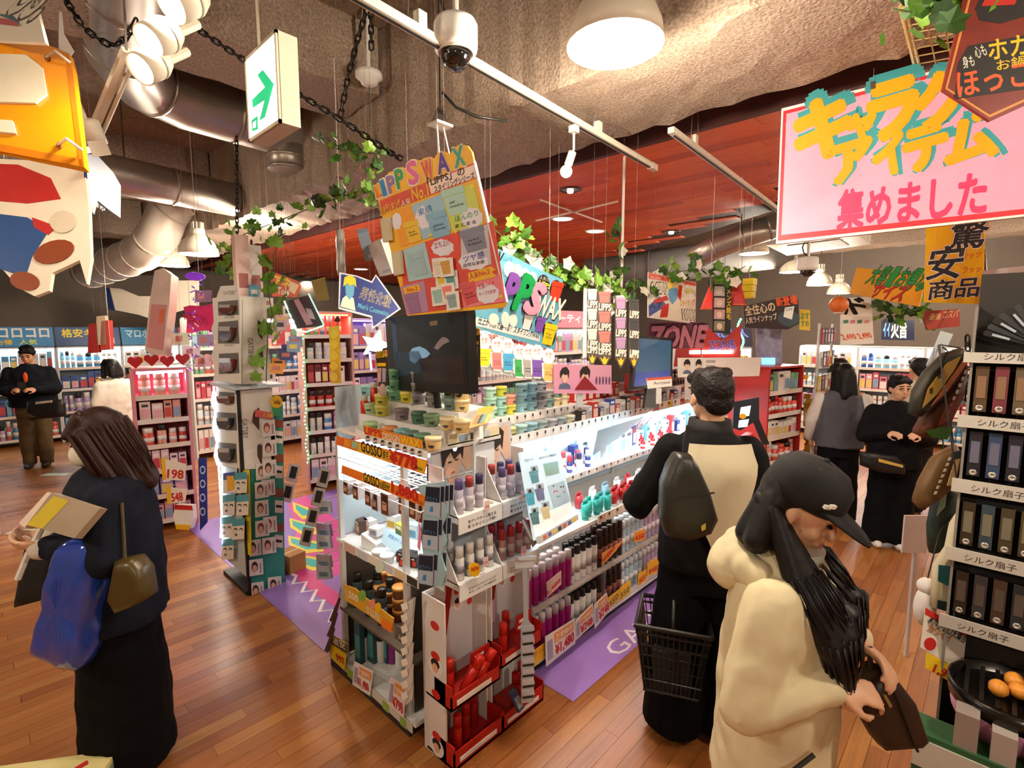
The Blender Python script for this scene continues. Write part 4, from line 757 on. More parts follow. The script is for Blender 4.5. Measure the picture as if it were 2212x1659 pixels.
# ================================================================ products: shared meshes
PM = {}
def pmesh(key, fn, mat, smooth=True):
    if key not in PM: PM[key] = fn().mesh(key[0], mat, smooth)
    return PM[key]
def put(name, parts, M, label, cat, group=None):
    """parts: list of (part name, mesh); the first is the body and the thing itself"""
    o = ob(name, parts[0][1], None, M); tag(o, label, cat, group)
    for n, me in parts[1:]: ob(n, me, o)
    return o
def facemesh(w, h, key='face_print'):
    return pmesh((key, w, h), lambda: B().prism([(-w / 2, -h * .1), (w / 2, -h * .1), (w * .35, h * .5), (0, h * .7), (-w * .35, h * .5)], 0, .0008), m('d8a88c', .6))
def jar_parts(col, lid=None, r=.036, h=.056, txt=True):
    l_ = [('jar', pmesh(('jar', col, r, h), lambda: B().lathe([(r * .86, 0), (r * .9, .004), (r, h * .7), (r, h * .72)], 18), m(col, .4))),
          ('lid', pmesh(('lid', lid or col, r, h), lambda: B().lathe([(r * 1.06, h * .72), (r * 1.06, h * .97), (r * 1.02, h), (.001, h)], 18), m(lid or col, .38)))]
    if txt: l_.append(('print', pmesh(('print', r, h), lambda: B().bx(-r * .35, r * .35, -r * .97, -r * .93, h * .3, h * .42).bx(-r * .25, r * .25, -r * .95, -r * .91, h * .2, h * .26), m('3a3a38', .6), False)))
    return l_
def bottle_parts(col, cap, r=.022, h=.2, ch=.05, band=None, taper=.9):
    hb = h - ch
    l_ = [('bottle', pmesh(('bottle', col, r, h, ch), lambda: B().lathe([(r * .92, 0), (r, .006), (r, hb * .93), (r * .7, hb)], 14), m(col, .25))),
          ('cap', pmesh(('cap', cap, r, h, ch), lambda: B().lathe([(r * taper, hb * .955), (r * taper, h * .985), (r * taper * .9, h), (.001, h)], 14), m(cap, .35)))]
    if band: l_.append(('label_band', pmesh(('band', band, r, h), lambda: B().lathe([(r * 1.01, hb * .3), (r * 1.01, hb * .62)], 14), m(band, .5))))
    return l_
def box_parts(w, d, h, col, front=None, art=None):
    l_ = [('carton', pmesh(('carton', w, d, h, col), lambda: B().bx(-w / 2, w / 2, -d / 2, d / 2, 0, h), m(col, .45), False))]
    if front: l_.append(('front_print', pmesh(('front', w, d, h, front), lambda: B().bx(-w * .42, w * .42, -d / 2 - .0008, -d / 2, h * .12, h * .62), m(front, .5), False)))
    if art: l_.append(('logo_print', pmesh(('logo', w, d, h, art), lambda: B().bx(-w * .3, w * .3, -d / 2 - .0014, -d / 2 - .0006, h * .72, h * .86), m(art, .5), False)))
    return l_
def portrait(fr, x0, y0, x1, y1, bgc, z=.001, slope=0.0, par=None):
    """printed head-and-hair portrait filling a pixel box"""
    w_, h_ = x1 - x0, y1 - y0
    def q(a, b): return (x0 + a * w_, y0 + b * h_ + slope * (a * w_))
    if bgc: fr.poly('portrait_ground', [q(0, 0), q(1, 0), q(1, 1), q(0, 1)], m(bgc, .5), z, .0006, par=par)
    fr.poly('portrait_shoulders', [q(.12, 1), q(.2, .82), q(.42, .74), q(.6, .74), q(.84, .84), q(.9, 1)], m('5a6480', .6), z + .0008, .0004, par=par)
    fr.poly('portrait_face', [q(.3, .34), q(.68, .34), q(.66, .62), q(.5, .78), q(.35, .64)], m('e2b79c', .6), z + .0014, .0004, par=par)
    fr.poly('portrait_hair', [q(.22, .55), q(.2, .28), q(.36, .1), (q(.62, .06)), q(.8, .24), q(.76, .56), q(.68, .38), q(.52, .42), q(.4, .36), q(.3, .46)], m('241a16', .6), z + .002, .0004, par=par)
# ================================================================ island: end unit facing left
STEEL = m('d8d6d2', .35, .3); SHELFW = m('e6e3de', .4, var=.03); DARKP = m('1c1816', .6)
u = E('display_shelf', 'end shelf of the island with orange lettered strips, lit wire basket and wax jars', 'shelf')
for y in (1.88, 2.47): B().bx(1.275, 1.30, y - .012, y + .012, .1, 1.34).o('post', STEEL, u)
for y in (1.88, 2.47): B().bx(1.70, 1.73, y - .012, y + .012, .1, 1.40).o('post', STEEL, u)
B().bx(1.27, 1.76, 1.86, 2.62, .0, .085).o('plinth', m('2a211c', .6), u); B().bx(1.262, 1.76, 1.80, 2.63, .085, .105).o('deck', SHELFW, u)
B().bx(1.272, 1.75, 1.80, 2.49, .385, .40).o('shelf_board', m('5a4c42', .5), u); B().bx(1.265, 1.75, 1.815, 2.49, .775, .79).o('shelf_board', SHELFW, u)
B().bx(1.745, 1.765, 1.86, 2.6, .1, 1.40).o('back_panel', m('8a8078', .6), u); B().bx(1.30, 1.72, 2.478, 2.486, .8, 1.3).o('side_panel', m('b8c4c8', .5), u)
for y, mt in ((1.855, m('3a2f2a', .6)), (2.49, m('3a2f2a', .6))): B().bx(1.30, 1.74, y, y + .006, .11, .775).o('side_panel', mt, u)
B().bx(1.29, 1.76, 1.74, 2.49, 1.365, 1.38).o('top_board', SHELFW, u)
B().bx(1.42, 1.76, 1.76, 2.49, 1.38, 1.445).o('riser', SHELFW, u); B().bx(1.54, 1.76, 1.80, 2.49, 1.445, 1.51).o('riser', SHELFW, u)
wb = B()
for z in (1.115, 1.235):
    for k in range(9): wb_ = B().tube([(1.275 + .052 * k, 1.74, z), (1.275 + .052 * k, 2.46, z)], .0028, 5).o('basket_wire', m('e8f0f4', .3, .2), u)
    for k in range(8): B().tube([(1.275, 1.76 + .098 * k, z - .004), (1.70, 1.76 + .098 * k, z - .004)], .0028, 5).o('basket_wire', m('e8f0f4', .3, .2), u)
B().bx(1.60, 1.735, 1.76, 2.46, 1.14, 1.35).o('lit_backing', m('eef4f8', .5), u)
B().tube([(1.50, 1.78, 1.35), (1.50, 2.46, 1.35)], .012, 8).o('light_tube', glow('eaf6ff', 9), u)
lamp_light('lamp_glow', MX.Translation((1.46, 2.12, 1.335)), .16, 3.6 * LED_W, COOL, u, 'RECTANGLE', .66)
lamp_light('lamp_glow', MX.Translation((1.44, 2.12, .765)), .2, 1.2 * LED_W, (1, .88, .7), u, 'RECTANGLE', .6)
f = FX(1.262); f.root = u; u.matrix_basis = I4
f = FX(1.262).thing('price_strip', 'upper orange hand-lettered price strip across the end shelf', 'price strip')
f.poly('strip', [(728, 941), (925, 995), (917, 1024), (727, 960)], ORG, 0, .003); f.poly('yellow_patch', [(775, 957), (850, 977), (845, 998), (772, 974)], YEL, .0032, .001); f.poly('yellow_tip', [(900, 990), (924, 997), (917, 1022), (898, 1015)], YEL, .0032, .001)
f.text('GOSSO', (782, 974), (827, 990), 22, INK, .005, .06); f.text('脱毛', (829, 989), (842, 994), 18, INK, .005, .01); f.text('¥778', (844, 998), (903, 1016), 27, RED, .005, .08); f.text('税込856', (898, 1012), (915, 1018), 9, INK, .006)
for k, h_ in enumerate(('e86a2a', 'e89a3a', '9cc0a0')): f.poly('printed_picture', [(730 + 16 * k, 944 + 4 * k), (743 + 16 * k, 948 + 4 * k), (742 + 16 * k, 962 + 4 * k), (729 + 16 * k, 958 + 4 * k)], m(h_, .5), .0032, .001)
f = FX(1.258).thing('price_strip', 'lower orange hand-lettered price strip across the end shelf', 'price strip')
f.poly('strip', [(740, 1005), (920, 1071), (915, 1094), (739, 1022)], ORG, 0, .003); f.poly('yellow_patch', [(785, 1023), (848, 1046), (845, 1062), (783, 1037)], YEL, .0032, .001)
f.text('GOSSO', (787, 1040), (821, 1054), 20, INK, .005, .06); f.text('10回分', (823, 1055), (844, 1063), 18, INK, .005, .02); f.text('1,880', (848, 1065), (904, 1088), 26, RED, .005, .08); f.text('込20', (904, 1086), (914, 1091), 9, INK, .006)
f = FX(1.262).thing('price_strip', 'orange strip with fat wax lettering in front of the coloured jars', 'price strip')
f.poly('strip', [(786, 919), (912, 950), (914, 969), (789, 938)], m('e88a1c', .5), 0, .003); f.text('LIPPS', (789, 936), (826, 945), 15, RED, .004, .05); f.text('DESIGN', (828, 947), (865, 956), 13, CRM, .004, .03); f.text('WAX', (868, 959), (908, 967), 17, m('f0c020', .5), .004, .07)
f = FX(1.264).thing('portrait_strip', 'white strip of tiny portraits below the wax lettering', 'label strip')
f.poly('strip', [(768, 925), (786, 933), (914, 972), (924, 980), (924, 992), (768, 943)], PAPER, 0, .002)
for k in range(8): portrait(f, 790 + 16 * k, 940 + 4.6 * k, 802 + 16 * k, 954 + 4.6 * k, 'd8d4d0', .0024)
# jars on top, four tiers
ROWS = {0: (1.345, 1.381), 1: (1.465, 1.446), 2: (1.585, 1.511), 3: (1.69, 1.511)}
for r_, x, y, n, col, lid in ((0, 800, 915, 1, '5f9a58', 'b8d49a'), (0, 842, 918, 1, 'e08a50', None), (0, 868, 925, 1, '6fb0b0', None), (0, 887, 935, 1, '5f7f78', None), (0, 912, 940, 1, '5f8a68', None), (0, 936, 948, 1, 'e6c88a', 'eedcae'),
                              (1, 798, 895, 1, 'c0dca8', None), (1, 826, 905, 2, 'c8c040', 'd8d068'), (1, 868, 905, 1, '8f7f86', None), (1, 905, 915, 1, '4f7a60', None), (1, 932, 915, 1, '7f9a78', None), (1, 968, 928, 1, 'e6c88a', 'eedcae'), (1, 998, 925, 1, 'e0c080', 'eedcae'),
                              (2, 795, 880, 1, '8fd0c8', None), (2, 822, 878, 1, 'd8dcc0', None), (2, 853, 875, 3, '6fb08a', '88c4a0'), (2, 880, 880, 1, 'd8c830', 'eee070'), (2, 905, 890, 3, '7f7a80', '9a969a'), (2, 938, 890, 2, '8a8480', '9a9490'), (2, 975, 890, 2, '7f988a', '8fa89a'), (2, 998, 890, 2, 'e6c88a', 'eedcae'),
                              (3, 842, 870, 1, '4f8a60', None), (3, 890, 870, 1, 'e8a080', None), (3, 925, 870, 2, '6a6460', '8a8480'), (3, 955, 870, 2, '6f7f78', '8fa09a')):
    X_, z = ROWS[r_]; Y_ = gx(x, y, X_).y
    for k in range(n): put('wax_jar', jar_parts(col, lid), tr(X_, Y_, z + .0565 * k, math.radians(-46 + R.uniform(-25, 25))), '%s wax jar on the %s tier of the end shelf' % (cname(col), ('front', 'second', 'third', 'rear')[r_]), 'jar', 'wax jars on the end shelf')
for x in (772, 787): Y_ = gx(x, 905, 1.44).y; put('spray_can', bottle_parts('c8281c', 'd8d0c8', .02, .16, .02), tr(1.44 if x < 780 else 1.5, min(Y_, 2.46), 1.381 if x < 780 else 1.446, 0), 'tall red spray can at the back corner of the wax jars', 'spray can', 'red cans beside the wax jars')
# grey panel and white cable loop at the back corner
f = FQ((725, 838), (765, 832), (768, 940), (728, 960), 2.95).thing('grey_board', 'grey-blue standing board with small vertical script at the island corner', 'board'); f.poly('panel', [(722, 836), (800, 828), (800, 925), (728, 962)], m('8f9c9e', .5), -.01, .01); f.text('髪\nに\nも\nう', (736, 905), (742, 904), 45, m('3a5a50', .5), .001); f.text('う\nる\nお\nい\nを', (750, 890), (755, 889), 42, m('3a5a50', .5), .001)
B().tube([V((*f.l((760, 950)), -.005)), V((*f.l((760, 1010)), -.005))], .006, 6).o('support_rod', STEEL, f.root)
# brown boxes hanging from the lower strip
for k, (x, y, s) in enumerate(((748, 1068, .9), (770, 1078, 1), (797, 1092, 1), (812, 1102, 1.05), (836, 1112, 1.25), (870, 1112, 1), (893, 1120, 1), (908, 1128, 1))):
    p = gx(x, y, 1.285 + .02 * (k % 2)); o = put('razor_box', box_parts(.05, .05, .085, 'b8aca4'), tr(p.x + .02, p.y, p.z, math.radians(-90)), 'brown portrait box hanging in the row under the lower orange strip', 'box', 'boxes under the lower orange strip')
    o.scale = (s, s, s)
    for n_, c_, pl in (('portrait_ground', '6a3826', [(-.023, .004), (.023, .004), (.023, .081), (-.023, .081)]), ('portrait_face', 'd8a080', [(-.014, .02), (.012, .02), (.016, .06), (-.012, .066)]), ('portrait_hair', '3a1c12', [(-.018, .055), (.02, .05), (.014, .078), (-.014, .078)]), ('portrait_brow', '2a1410', [(-.009, .042), (.009, .042), (.009, .046), (-.009, .046)])):
        ob(n_, pmesh((n_, 'rz'), lambda pl=pl, n_=n_: B().prism(pl, 0, .0008 if n_ == 'portrait_ground' else .0016 if n_ == 'portrait_face' else .0022), m(c_, .5), False), o, MX.Translation((0, -.0255, 0)) @ MX.Rotation(math.pi / 2, 4, 'X'))
    B().tube([(0, 0, .085), (.0, .03, 1.115 / s - p.z / s)], .003, 5).o('peg_hook', STEEL, o)
# things on the 0.79 shelf
Z8 = .791
def lay(name, x, y, parts, rz, label, cat, z=Z8, group=None): p = gz(x, y, z); return put(name, parts, tr(max(p.x, 1.29), p.y, z, rz), label, cat, group)
for x, y, col, fr_, lb in ((768, 1135, '3a2c26', 'c89070', 'dark box standing at the back left of the cosmetics shelf'), (782, 1150, '5a4038', 'e0b090', 'brown carton lying by the dark box'), (800, 1150, 'd8ccc8', 'e0a8a0', 'white and pink carton beside the tester stand'), (852, 1140, 'e8e4dc', 'c8a040', 'white carton with gold print on the cosmetics shelf'), (870, 1160, 'c8c040', '3a6a40', 'yellow and green packet on the cosmetics shelf'), (895, 1160, 'c8dce4', '6a9ab8', 'pale blue packet behind the red packs')):
    lay('cosmetic_box', x, y, box_parts(.07, .05, .075, col, fr_, 'f0ece4'), math.radians(-80 + R.uniform(-25, 25)), lb, 'box')
t = E('tester_stand', 'white slanted tester stand among the cosmetics', 'tester stand', tr(1.36, 2.24, Z8, math.radians(-75))); B().prism([(-.05, 0), (.05, 0), (.05, .035), (-.05, .075)], -.06, .06, MX.Rotation(math.pi / 2, 4, 'X')).o('stand', SHELFW, t); B().bx(-.03, .03, -.03, .03, .06, .1).o('tester_block', m('f0ece8', .4), t); B().bx(-.02, .02, -.032, -.03, .065, .09).o('tester_print', m('8a8aa0', .5), t)
for x, y in ((818, 1205), (834, 1215)): lay('cream_jar', x, y, jar_parts('e8e6e0', 'f0eeea', .034, .038, False), 0, 'white open cream jar at the front of the cosmetics shelf', 'jar', group='white cream jars')
f = Fr(gz(865, 1165, .86), (-.75, -.25, .6)).thing('leaflet', 'pale blue leaflet leaning beside the white jars', 'leaflet'); f.poly('sheet', [(833, 1140), (878, 1165), (862, 1200), (824, 1172)], m('b8d8e4', .5), 0, .003); f.text('美容オイル', (838, 1160), (868, 1178), 8, BLU, .004)
f.poly('easel', [(850, 1165), (856, 1170), (850, 1195), (846, 1192)], SHELFW, -.05, .05)
for k in range(4): lay('red_pack', 872 + 12 * (k % 2) + 3 * k, 1212 + 10 * (k // 2), box_parts(.06, .035, .05, '2a1a16', 'c83c24', 'e8d0b0'), math.radians(-70), 'black and red packet in the corner pile beside the sachet cards', 'packet', group='black and red packets')
# label rail of that shelf
f = FX(1.258).thing('label_rail', 'white label rail with small pictures on the cosmetics shelf edge', 'label rail'); f.poly('rail', [(741, 1166), (905, 1252), (905, 1272), (741, 1184)], SHELFW, 0, .004)
for k, h_ in enumerate(('d8b0a0', 'c8d0d8', 'e8e0d0', 'c8c8d8', 'e0c8a0', '3a3430')): f.poly('label', [(746 + 27 * k, 1171 + 14 * k), (768 + 27 * k, 1183 + 14 * k), (768 + 27 * k, 1200 + 14 * k), (746 + 27 * k, 1187 + 14 * k)], m(h_, .5), .0045, .001)
f.ell('round_tag', (823, 1226), 9, 10, m('d8ead8', .4), .006, .003)
# middle level: golden jars, dark bottles, pink jars
for x, y, n in ((822, 1312, 2), (842, 1322, 2), (864, 1338, 3), (832, 1298, 3), (852, 1305, 3)):
    p = gz(x, y, .401)
    for k in range(n): put('hair_wax_jar', jar_parts('6a3c20', 'c08848', .036, .06, False), tr(max(1.32, p.x), p.y, .401 + .061 * k), 'brown jar with golden lid stacked on the middle shelf of the island end', 'jar', 'golden lidded jars')
for k in range(5): put('dark_bottle', bottle_parts('2c3a42', '15110f', .026, .19, .04, '4a6a78'), tr(1.34 + .09 * (k % 2), 2.42 - .06 * k, .401), 'dark bottle in the shadow of the middle shelf', 'bottle', 'dark bottles on the middle shelf')
for k in range(2): put('pink_jar', jar_parts('c83c5c', 'd84a6a', .036, .06, False), tr(1.32, 1.90, .401 + .061 * k), 'hot pink jar at the corner of the middle shelf', 'jar', 'pink jars')
f = FX(1.258).thing('price_strip', 'yellow and orange picture price strip on the middle shelf edge', 'price strip'); f.poly('strip', [(745, 1262), (768, 1270), (790, 1290), (852, 1335), (848, 1367), (800, 1330), (745, 1295)], m('d8a02c', .5), 0, .003); f.text('1,500', (748, 1288), (775, 1304), 16, CRM, .004, .04); f.text('α LUN', (793, 1322), (820, 1342), 16, CRM, .004, .04); f.ell('green_spot', (784, 1286), 8, 12, m('7ab040', .5), .004, .001); f.ell('pink_spot', (806, 1304), 6, 10, m('e89080', .5), .004, .001); f.ell('yellow_spot', (818, 1312), 7, 11, YEL, .004, .001); f.poly('orange_end', [(828, 1335), (850, 1348), (847, 1366), (826, 1352)], ORG, .004, .001)
f = FX(1.256).thing('price_card', 'dark and silver picture card at the right end of the middle shelf', 'price card'); f.poly('card', [(856, 1350), (880, 1365), (880, 1396), (853, 1378)], m('5a5448', .5), 0, .003); f.text('人気', (862, 1380), (876, 1388), 12, CRM, .004)
# bottom deck
for k, (x, y, c_, cp, h_) in enumerate(((786, 1425, 'c8c4bc', '15110f', .2), (804, 1418, '8a8078', 'c8c4bc', .18), (824, 1428, 'd8d4cc', '15110f', .19), (848, 1430, '8a2a7c', '6a1a5c', .17), (864, 1442, 'e0dcd4', '15110f', .17), (840, 1405, 'b0a8a0', 'd0c8c0', .19))):
    p = gz(x, y, .106); put('styling_bottle', bottle_parts(c_, cp, .024, h_, .06), tr(max(1.30, p.x), p.y, .106), ('clear bottle with black cap at the front of the bottom deck', 'grey bottle behind the clear one on the bottom deck', 'clear slim bottle in the middle of the bottom deck', 'purple bottle on the bottom deck of the island end', 'white bottle with black cap beside the purple one', 'pale bottle at the back of the bottom deck')[k], 'bottle')
for k in range(3): put('tall_box', box_parts(.05, .03, .26, '2a4a50', '4a8a8c'), tr(1.32 + .05 * k, 2.38 - .05 * k, .106, math.radians(-85)), 'tall dark teal box at the far end of the bottom deck', 'box', 'tall teal boxes')
def pcard(fr, name, pl, base, lb, num=None, hdr=None, numpos=None):
    fr.thing(name, lb, 'price card'); fr.poly('card', pl, m(base, .5), 0, .003)
    x0, y0 = pl[0]; x1, y1 = pl[1]; x2, y2 = pl[2]; x3, y3 = pl[3]
    L = lambda a, b: ((x0 * (1 - a) + x1 * a) * (1 - b) + (x3 * (1 - a) + x2 * a) * b, (y0 * (1 - a) + y1 * a) * (1 - b) + (y3 * (1 - a) + y2 * a) * b)
    if hdr: fr.poly('header', [L(.3, .08), L(.95, .08), L(.95, .42), L(.3, .42)], m(hdr, .5), .0034, .001); fr.poly('product_picture', [L(.06, .2), L(.24, .2), L(.24, .85), L(.06, .85)], m('9a94a8', .5), .0034, .001); fr.text('驚安特価', L(.34, .38), L(.92, .38), abs(y3 - y0) * .22, CRM, .005, .02)
    if num: fr.text(num, L(.32, .9), L(.95, .9), abs(y3 - y0) * .38, RED, .005, .06)
pcard(FX(1.25), 'price_card', [(766, 1428), (807, 1450), (800, 1503), (762, 1478)], 'e0d8d4', 'white price card reading 1480 hanging below the end deck', '¥1,480', 'e08a4c')
pcard(FX(1.25), 'price_card', [(845, 1462), (879, 1482), (873, 1550), (838, 1520)], 'e0d0cc', 'white price card reading 798 near the corner of the end deck', '¥798', 'e0904c')
f = FX(1.248).thing('price_card', 'yellow price card reading 997 at the left end of the deck', 'price card'); f.poly('card', [(716, 1368), (752, 1390), (745, 1448), (712, 1415)], m('e0c020', .5), 0, .003); f.poly('dark_head', [(718, 1370), (752, 1391), (750, 1412), (717, 1390)], m('4a3c20', .5), .0034, .001); f.text('激安', (720, 1388), (748, 1404), 16, CRM, .005, .03); f.text('997', (728, 1425), (746, 1437), 14, RED, .005, .05)
f = FX(1.259).thing('label_rail', 'pale green label rail along the bottom deck edge', 'label rail'); f.poly('rail', [(715, 1402), (892, 1565), (892, 1585), (715, 1420)], m('c8c4b8', .4), 0, .003)
for k in range(4): f.poly('label', [(752 + 38 * k, 1440 + 35 * k), (765 + 38 * k, 1452 + 35 * k), (765 + 38 * k, 1470 + 35 * k), (752 + 38 * k, 1458 + 35 * k)], m('8aa840', .5), .004, .001)
# sachet cards at the corner, wavy side panel
f = FX(1.252).thing('sachet_rack', 'hanging dark blue sachets on a wavy pale blue corner panel', 'sachet rack')
f.poly('wavy_panel', [(900, 1050), (960, 1040), (955, 1080), (964, 1110), (952, 1140), (962, 1170), (950, 1200), (960, 1235), (952, 1268), (905, 1262), (898, 1230), (912, 1200), (905, 1150), (915, 1100)], m('9cc4cc', .5), -.012, .006)
for j, (x, y) in enumerate(((922, 1046), (917, 1118), (907, 1194))):
    for k in range(4):
        s_ = f.poly('sachet', [(x + 7 * k - 2, y + 2 - k), (x + 30 + 7 * k, y + 4 - k), (x + 28 + 7 * k, y + 72 - k), (x - 5 + 7 * k, y + 64 - k)], m('b0bccc', .35), -.002 - .006 * k, .003)
        f.poly('sachet_print', [(x + 7 * k - 1, y + 5 - k), (x + 29 + 7 * k, y + 7 - k), (x + 28 + 7 * k, y + 40 - k), (x - 3 + 7 * k, y + 36 - k)], m('1c2438', .4), .0012 - .006 * k, .001, par=s_)
    f.text('ホワイト', (x + 1, y + 34), (x + 25, y + 38), 9, m('5a9ad0', .5), .004); f.poly('sachet_bar', [(x + 8, y + 48), (x + 14, y + 48), (x + 13, y + 60), (x + 7, y + 59)], BLU, .002, .001)
f.poly('pink_wave', [(905, 1120), (912, 1150), (908, 1190), (903, 1180), (906, 1150)], PNK, .002, .002)
# blister strips and clip strips
f = FX(1.235).thing('clip_strip', 'clip strip of white tags and clear packs hanging at the island corner', 'clip strip'); f.poly('strip', [(893, 1290), (898, 1290), (880, 1500), (876, 1498)], m('d8d8d8', .2, al=.7), 0, .002)
for k in range(9): f.poly('hanging_pack', [(876 + (9 - k) * .5, 1300 + 24 * k), (896, 1290 + 24 * k), (893, 1318 + 24 * k), (880, 1330 + 24 * k)], m('cfc9c2', .3), .004 + .003 * (k % 2), .004); f.poly('white_tag', [(871, 1303 + 24 * k), (884, 1298 + 24 * k), (887, 1312 + 24 * k), (875, 1318 + 24 * k)], PAPER, .012, .002)
f = FX(1.24).thing('blister_strip', 'dark strip of hanging packs at the back edge of the island end', 'blister strip')
for k in range(3): f.poly('hanging_pack', [(733 - 5 * k, 1290 + 32 * k), (737 - 5 * k, 1292 + 32 * k), (722 - 5 * k, 1345 + 32 * k), (712 - 4 * k, 1340 + 32 * k)], m('2a2422', .3), .003 * k, .004)
f.poly('strip', [(735, 1270), (738, 1270), (728, 1330), (724, 1330)], m('8a8684', .3), 0, .002)
# ================================================================ island corner: white and red cardboard displays (face the right aisle)
def cboard(name, label, x0, x1): return E(name, label, 'cardboard display', MX.Translation(((x0 + x1) / 2, 1.72, 0)))
for k, (x0, x1, lb) in enumerate(((1.29, 1.585, 'left red cardboard bottle display with cherry dots, nearest the camera'), (1.59, 1.885, 'right red cardboard bottle display with cherry dots'))):
    t = cboard('cardboard_display', lb, x0, x1); iv = t.matrix_basis.inverted(); CB = m('ddd6d0', .6); CR = m('b81c14', .45)
    def bx(name, a, mt): return B().bx(*a).o(name, mt, t, iv)
    bx('back_panel', (x0, x1, 1.76, 1.77, 0, .74), CB); bx('side_panel', (x0, x0 + .008, 1.615 if k == 0 else 1.64, 1.76, .0, .74), CB); bx('side_panel', (x1 - .008, x1, 1.66, 1.76, .0, .72), CB)
    bx('base_tray_front', (x0, x1, 1.56, 1.568, .0, .085), CR); bx('base_tray_floor', (x0, x1, 1.56, 1.75, .004, .016), CR); bx('base_tray_side', (x0, x0 + .006, 1.56, 1.68, 0, .11), CR); bx('base_tray_side', (x1 - .006, x1, 1.56, 1.68, 0, .11), CR)
    zt = .29 if k == 0 else .335
    bx('tray_front', (x0, x1, 1.575, 1.583, zt - .02, zt + .045), CR); bx('tray_floor', (x0, x1, 1.575, 1.75, zt - .02, zt - .01), CR); bx('tray_side', (x0, x0 + .006, 1.575, 1.69, zt - .02, zt + .09), CR); bx('tray_side', (x1 - .006, x1, 1.575, 1.69, zt - .02, zt + .09), CR)
    B().prism([(x0 + .15, zt + .05), (x1 - .01, zt + .05), (x1 - .01, zt + .14), (x0 + .17, zt + .14)], 0, .004, MX.Translation((0, 1.638, 0)) @ MX.Rotation(math.pi / 2, 4, 'X')).o('red_card', CR, t, iv)
    bx('white_lettering_bar', (x0 + .03, x1 - .06, 1.572, 1.575, zt - .004, zt + .018), PAPER); bx('white_lettering_bar', (x0 + .03, x1 - .04, 1.557, 1.56, .03, .05), PAPER)
    for j in range(2): bx('white_lettering_bar', (x0 + .18 + .01 * j, x1 - .03 - .02 * j, 1.632, 1.634, zt + .07 + .03 * j, zt + .085 + .03 * j), PAPER)
    bx('poster_card', (x0 + .008, x1 - .008, 1.753, 1.758, .30, .735), m('d6d0d4', .5))
    g = FY(1.752); g.root = t; g.M = g.M
    def dot(nm, x, z, rx, rz, mt, y=1.752): B().lathe([(1, 0), (1, .0014)], 14, MX.Translation((x, y, z)) @ MX.Rotation(math.pi / 2, 4, 'X') @ MX.Diagonal((rx, rz, 1, 1))).o(nm, mt, t, iv)
    for x, z in ((.02, .70), (.21, .70), (.06, .62), (.17, .68), (.03, .49), (.25, .60), (.26, .71)): dot('red_dot', x0 + x + .015, z, .016, .018, RED)
    dot('green_dot', x0 + .10, .605, .015, .017, GRN, 1.751); dot('portrait_disc', x0 + .19, .62, .03, .036, m('e8e4e4', .5), 1.7515); dot('portrait_face', x0 + .19, .615, .014, .02, m('e0b090', .5), 1.7495); dot('portrait_hair', x0 + .188, .633, .019, .013, INK, 1.748)
    B().prism([(x0 + .09, .50), (x0 + .12, .49), (x0 + .17, .77), (x0 + .135, .78)], 0, .002, MX.Translation((0, 1.752, 0)) @ MX.Rotation(math.pi / 2, 4, 'X')).o('printed_bottle', m('a81c18', .4), t, iv)
    if k:
        B().prism([(x0 + .03, .58), (x0 + .09, .60), (x0 + .10, .68), (x0 + .04, .66)], 0, .003, MX.Translation((0, 1.751, 0)) @ MX.Rotation(math.pi / 2, 4, 'X')).o('award_card', INK, t, iv); B().prism([(x0 + .04, .585), (x0 + .088, .60), (x0 + .094, .648), (x0 + .046, .635)], 0, .004, MX.Translation((0, 1.751, 0)) @ MX.Rotation(math.pi / 2, 4, 'X')).o('award_print', PAPER, t, iv)
        B().prism([(x0 + .06, .42), (x0 + .14, .43), (x0 + .135, .55), (x0 + .07, .52)], 0, .003, MX.Translation((0, 1.748, 0)) @ MX.Rotation(math.pi / 2, 4, 'X')).o('pink_card', m('e8c4d0', .5), t, iv)
    else:
        for z in (.62, .48, .30, .10): B().lathe([(1, 0), (1, .0014)], 12, MX.Translation((x0 - .0005, 1.68, z)) @ MX.Rotation(-math.pi / 2, 4, 'Y') @ MX.Diagonal((.02, .03, 1, 1))).o('red_dot', RED, t, iv)
        for z in (.4, .02): B().lathe([(1, 0), (1, .0012)], 14, MX.Translation((x0 - .0005, 1.68, z + .03)) @ MX.Rotation(-math.pi / 2, 4, 'Y') @ MX.Diagonal((.045, .05, 1, 1))).o('portrait_disc', m('e8e4e0', .5), t, iv); B().lathe([(1, 0), (1, .0016)], 14, MX.Translation((x0 - .001, 1.68, z + .045)) @ MX.Rotation(-math.pi / 2, 4, 'Y') @ MX.Diagonal((.022, .03, 1, 1))).o('portrait_hair', INK, t, iv); B().lathe([(1, 0), (1, .002)], 14, MX.Translation((x0 - .001, 1.68, z + .025)) @ MX.Rotation(-math.pi / 2, 4, 'Y') @ MX.Diagonal((.022, .02, 1, 1))).o('portrait_face', m('e0b090', .5), t, iv)
    RB = lambda: bottle_parts('c41c14', 'd02418', .021, .165, .05, None, .96)
    for j, (dx, dy, z, rx, ry) in enumerate(((.06, 1.66, zt - .01, 0, 0), (.105, 1.62, zt + .005, .25, .5), (.165, 1.615, zt + .01, .25, .62)) if k == 0 else ((.07, 1.63, zt - .01, 0, 0), (.15, 1.69, zt - .01, 0, 0))):
        put('red_bottle', RB(), MX.Translation((x0 + dx, dy, z)) @ MX.Rotation(rx, 4, 'X') @ MX.Rotation(ry, 4, 'Y'), (('upright red bottle at the back of the left cardboard tray', 'tilted red bottle with silver neck in the left cardboard tray', 'tilted red bottle with cream tip in the left cardboard tray'), ('upright red bottle at the front of the right cardboard tray', 'upright red bottle at the back of the right cardboard tray'))[k][j], 'bottle')
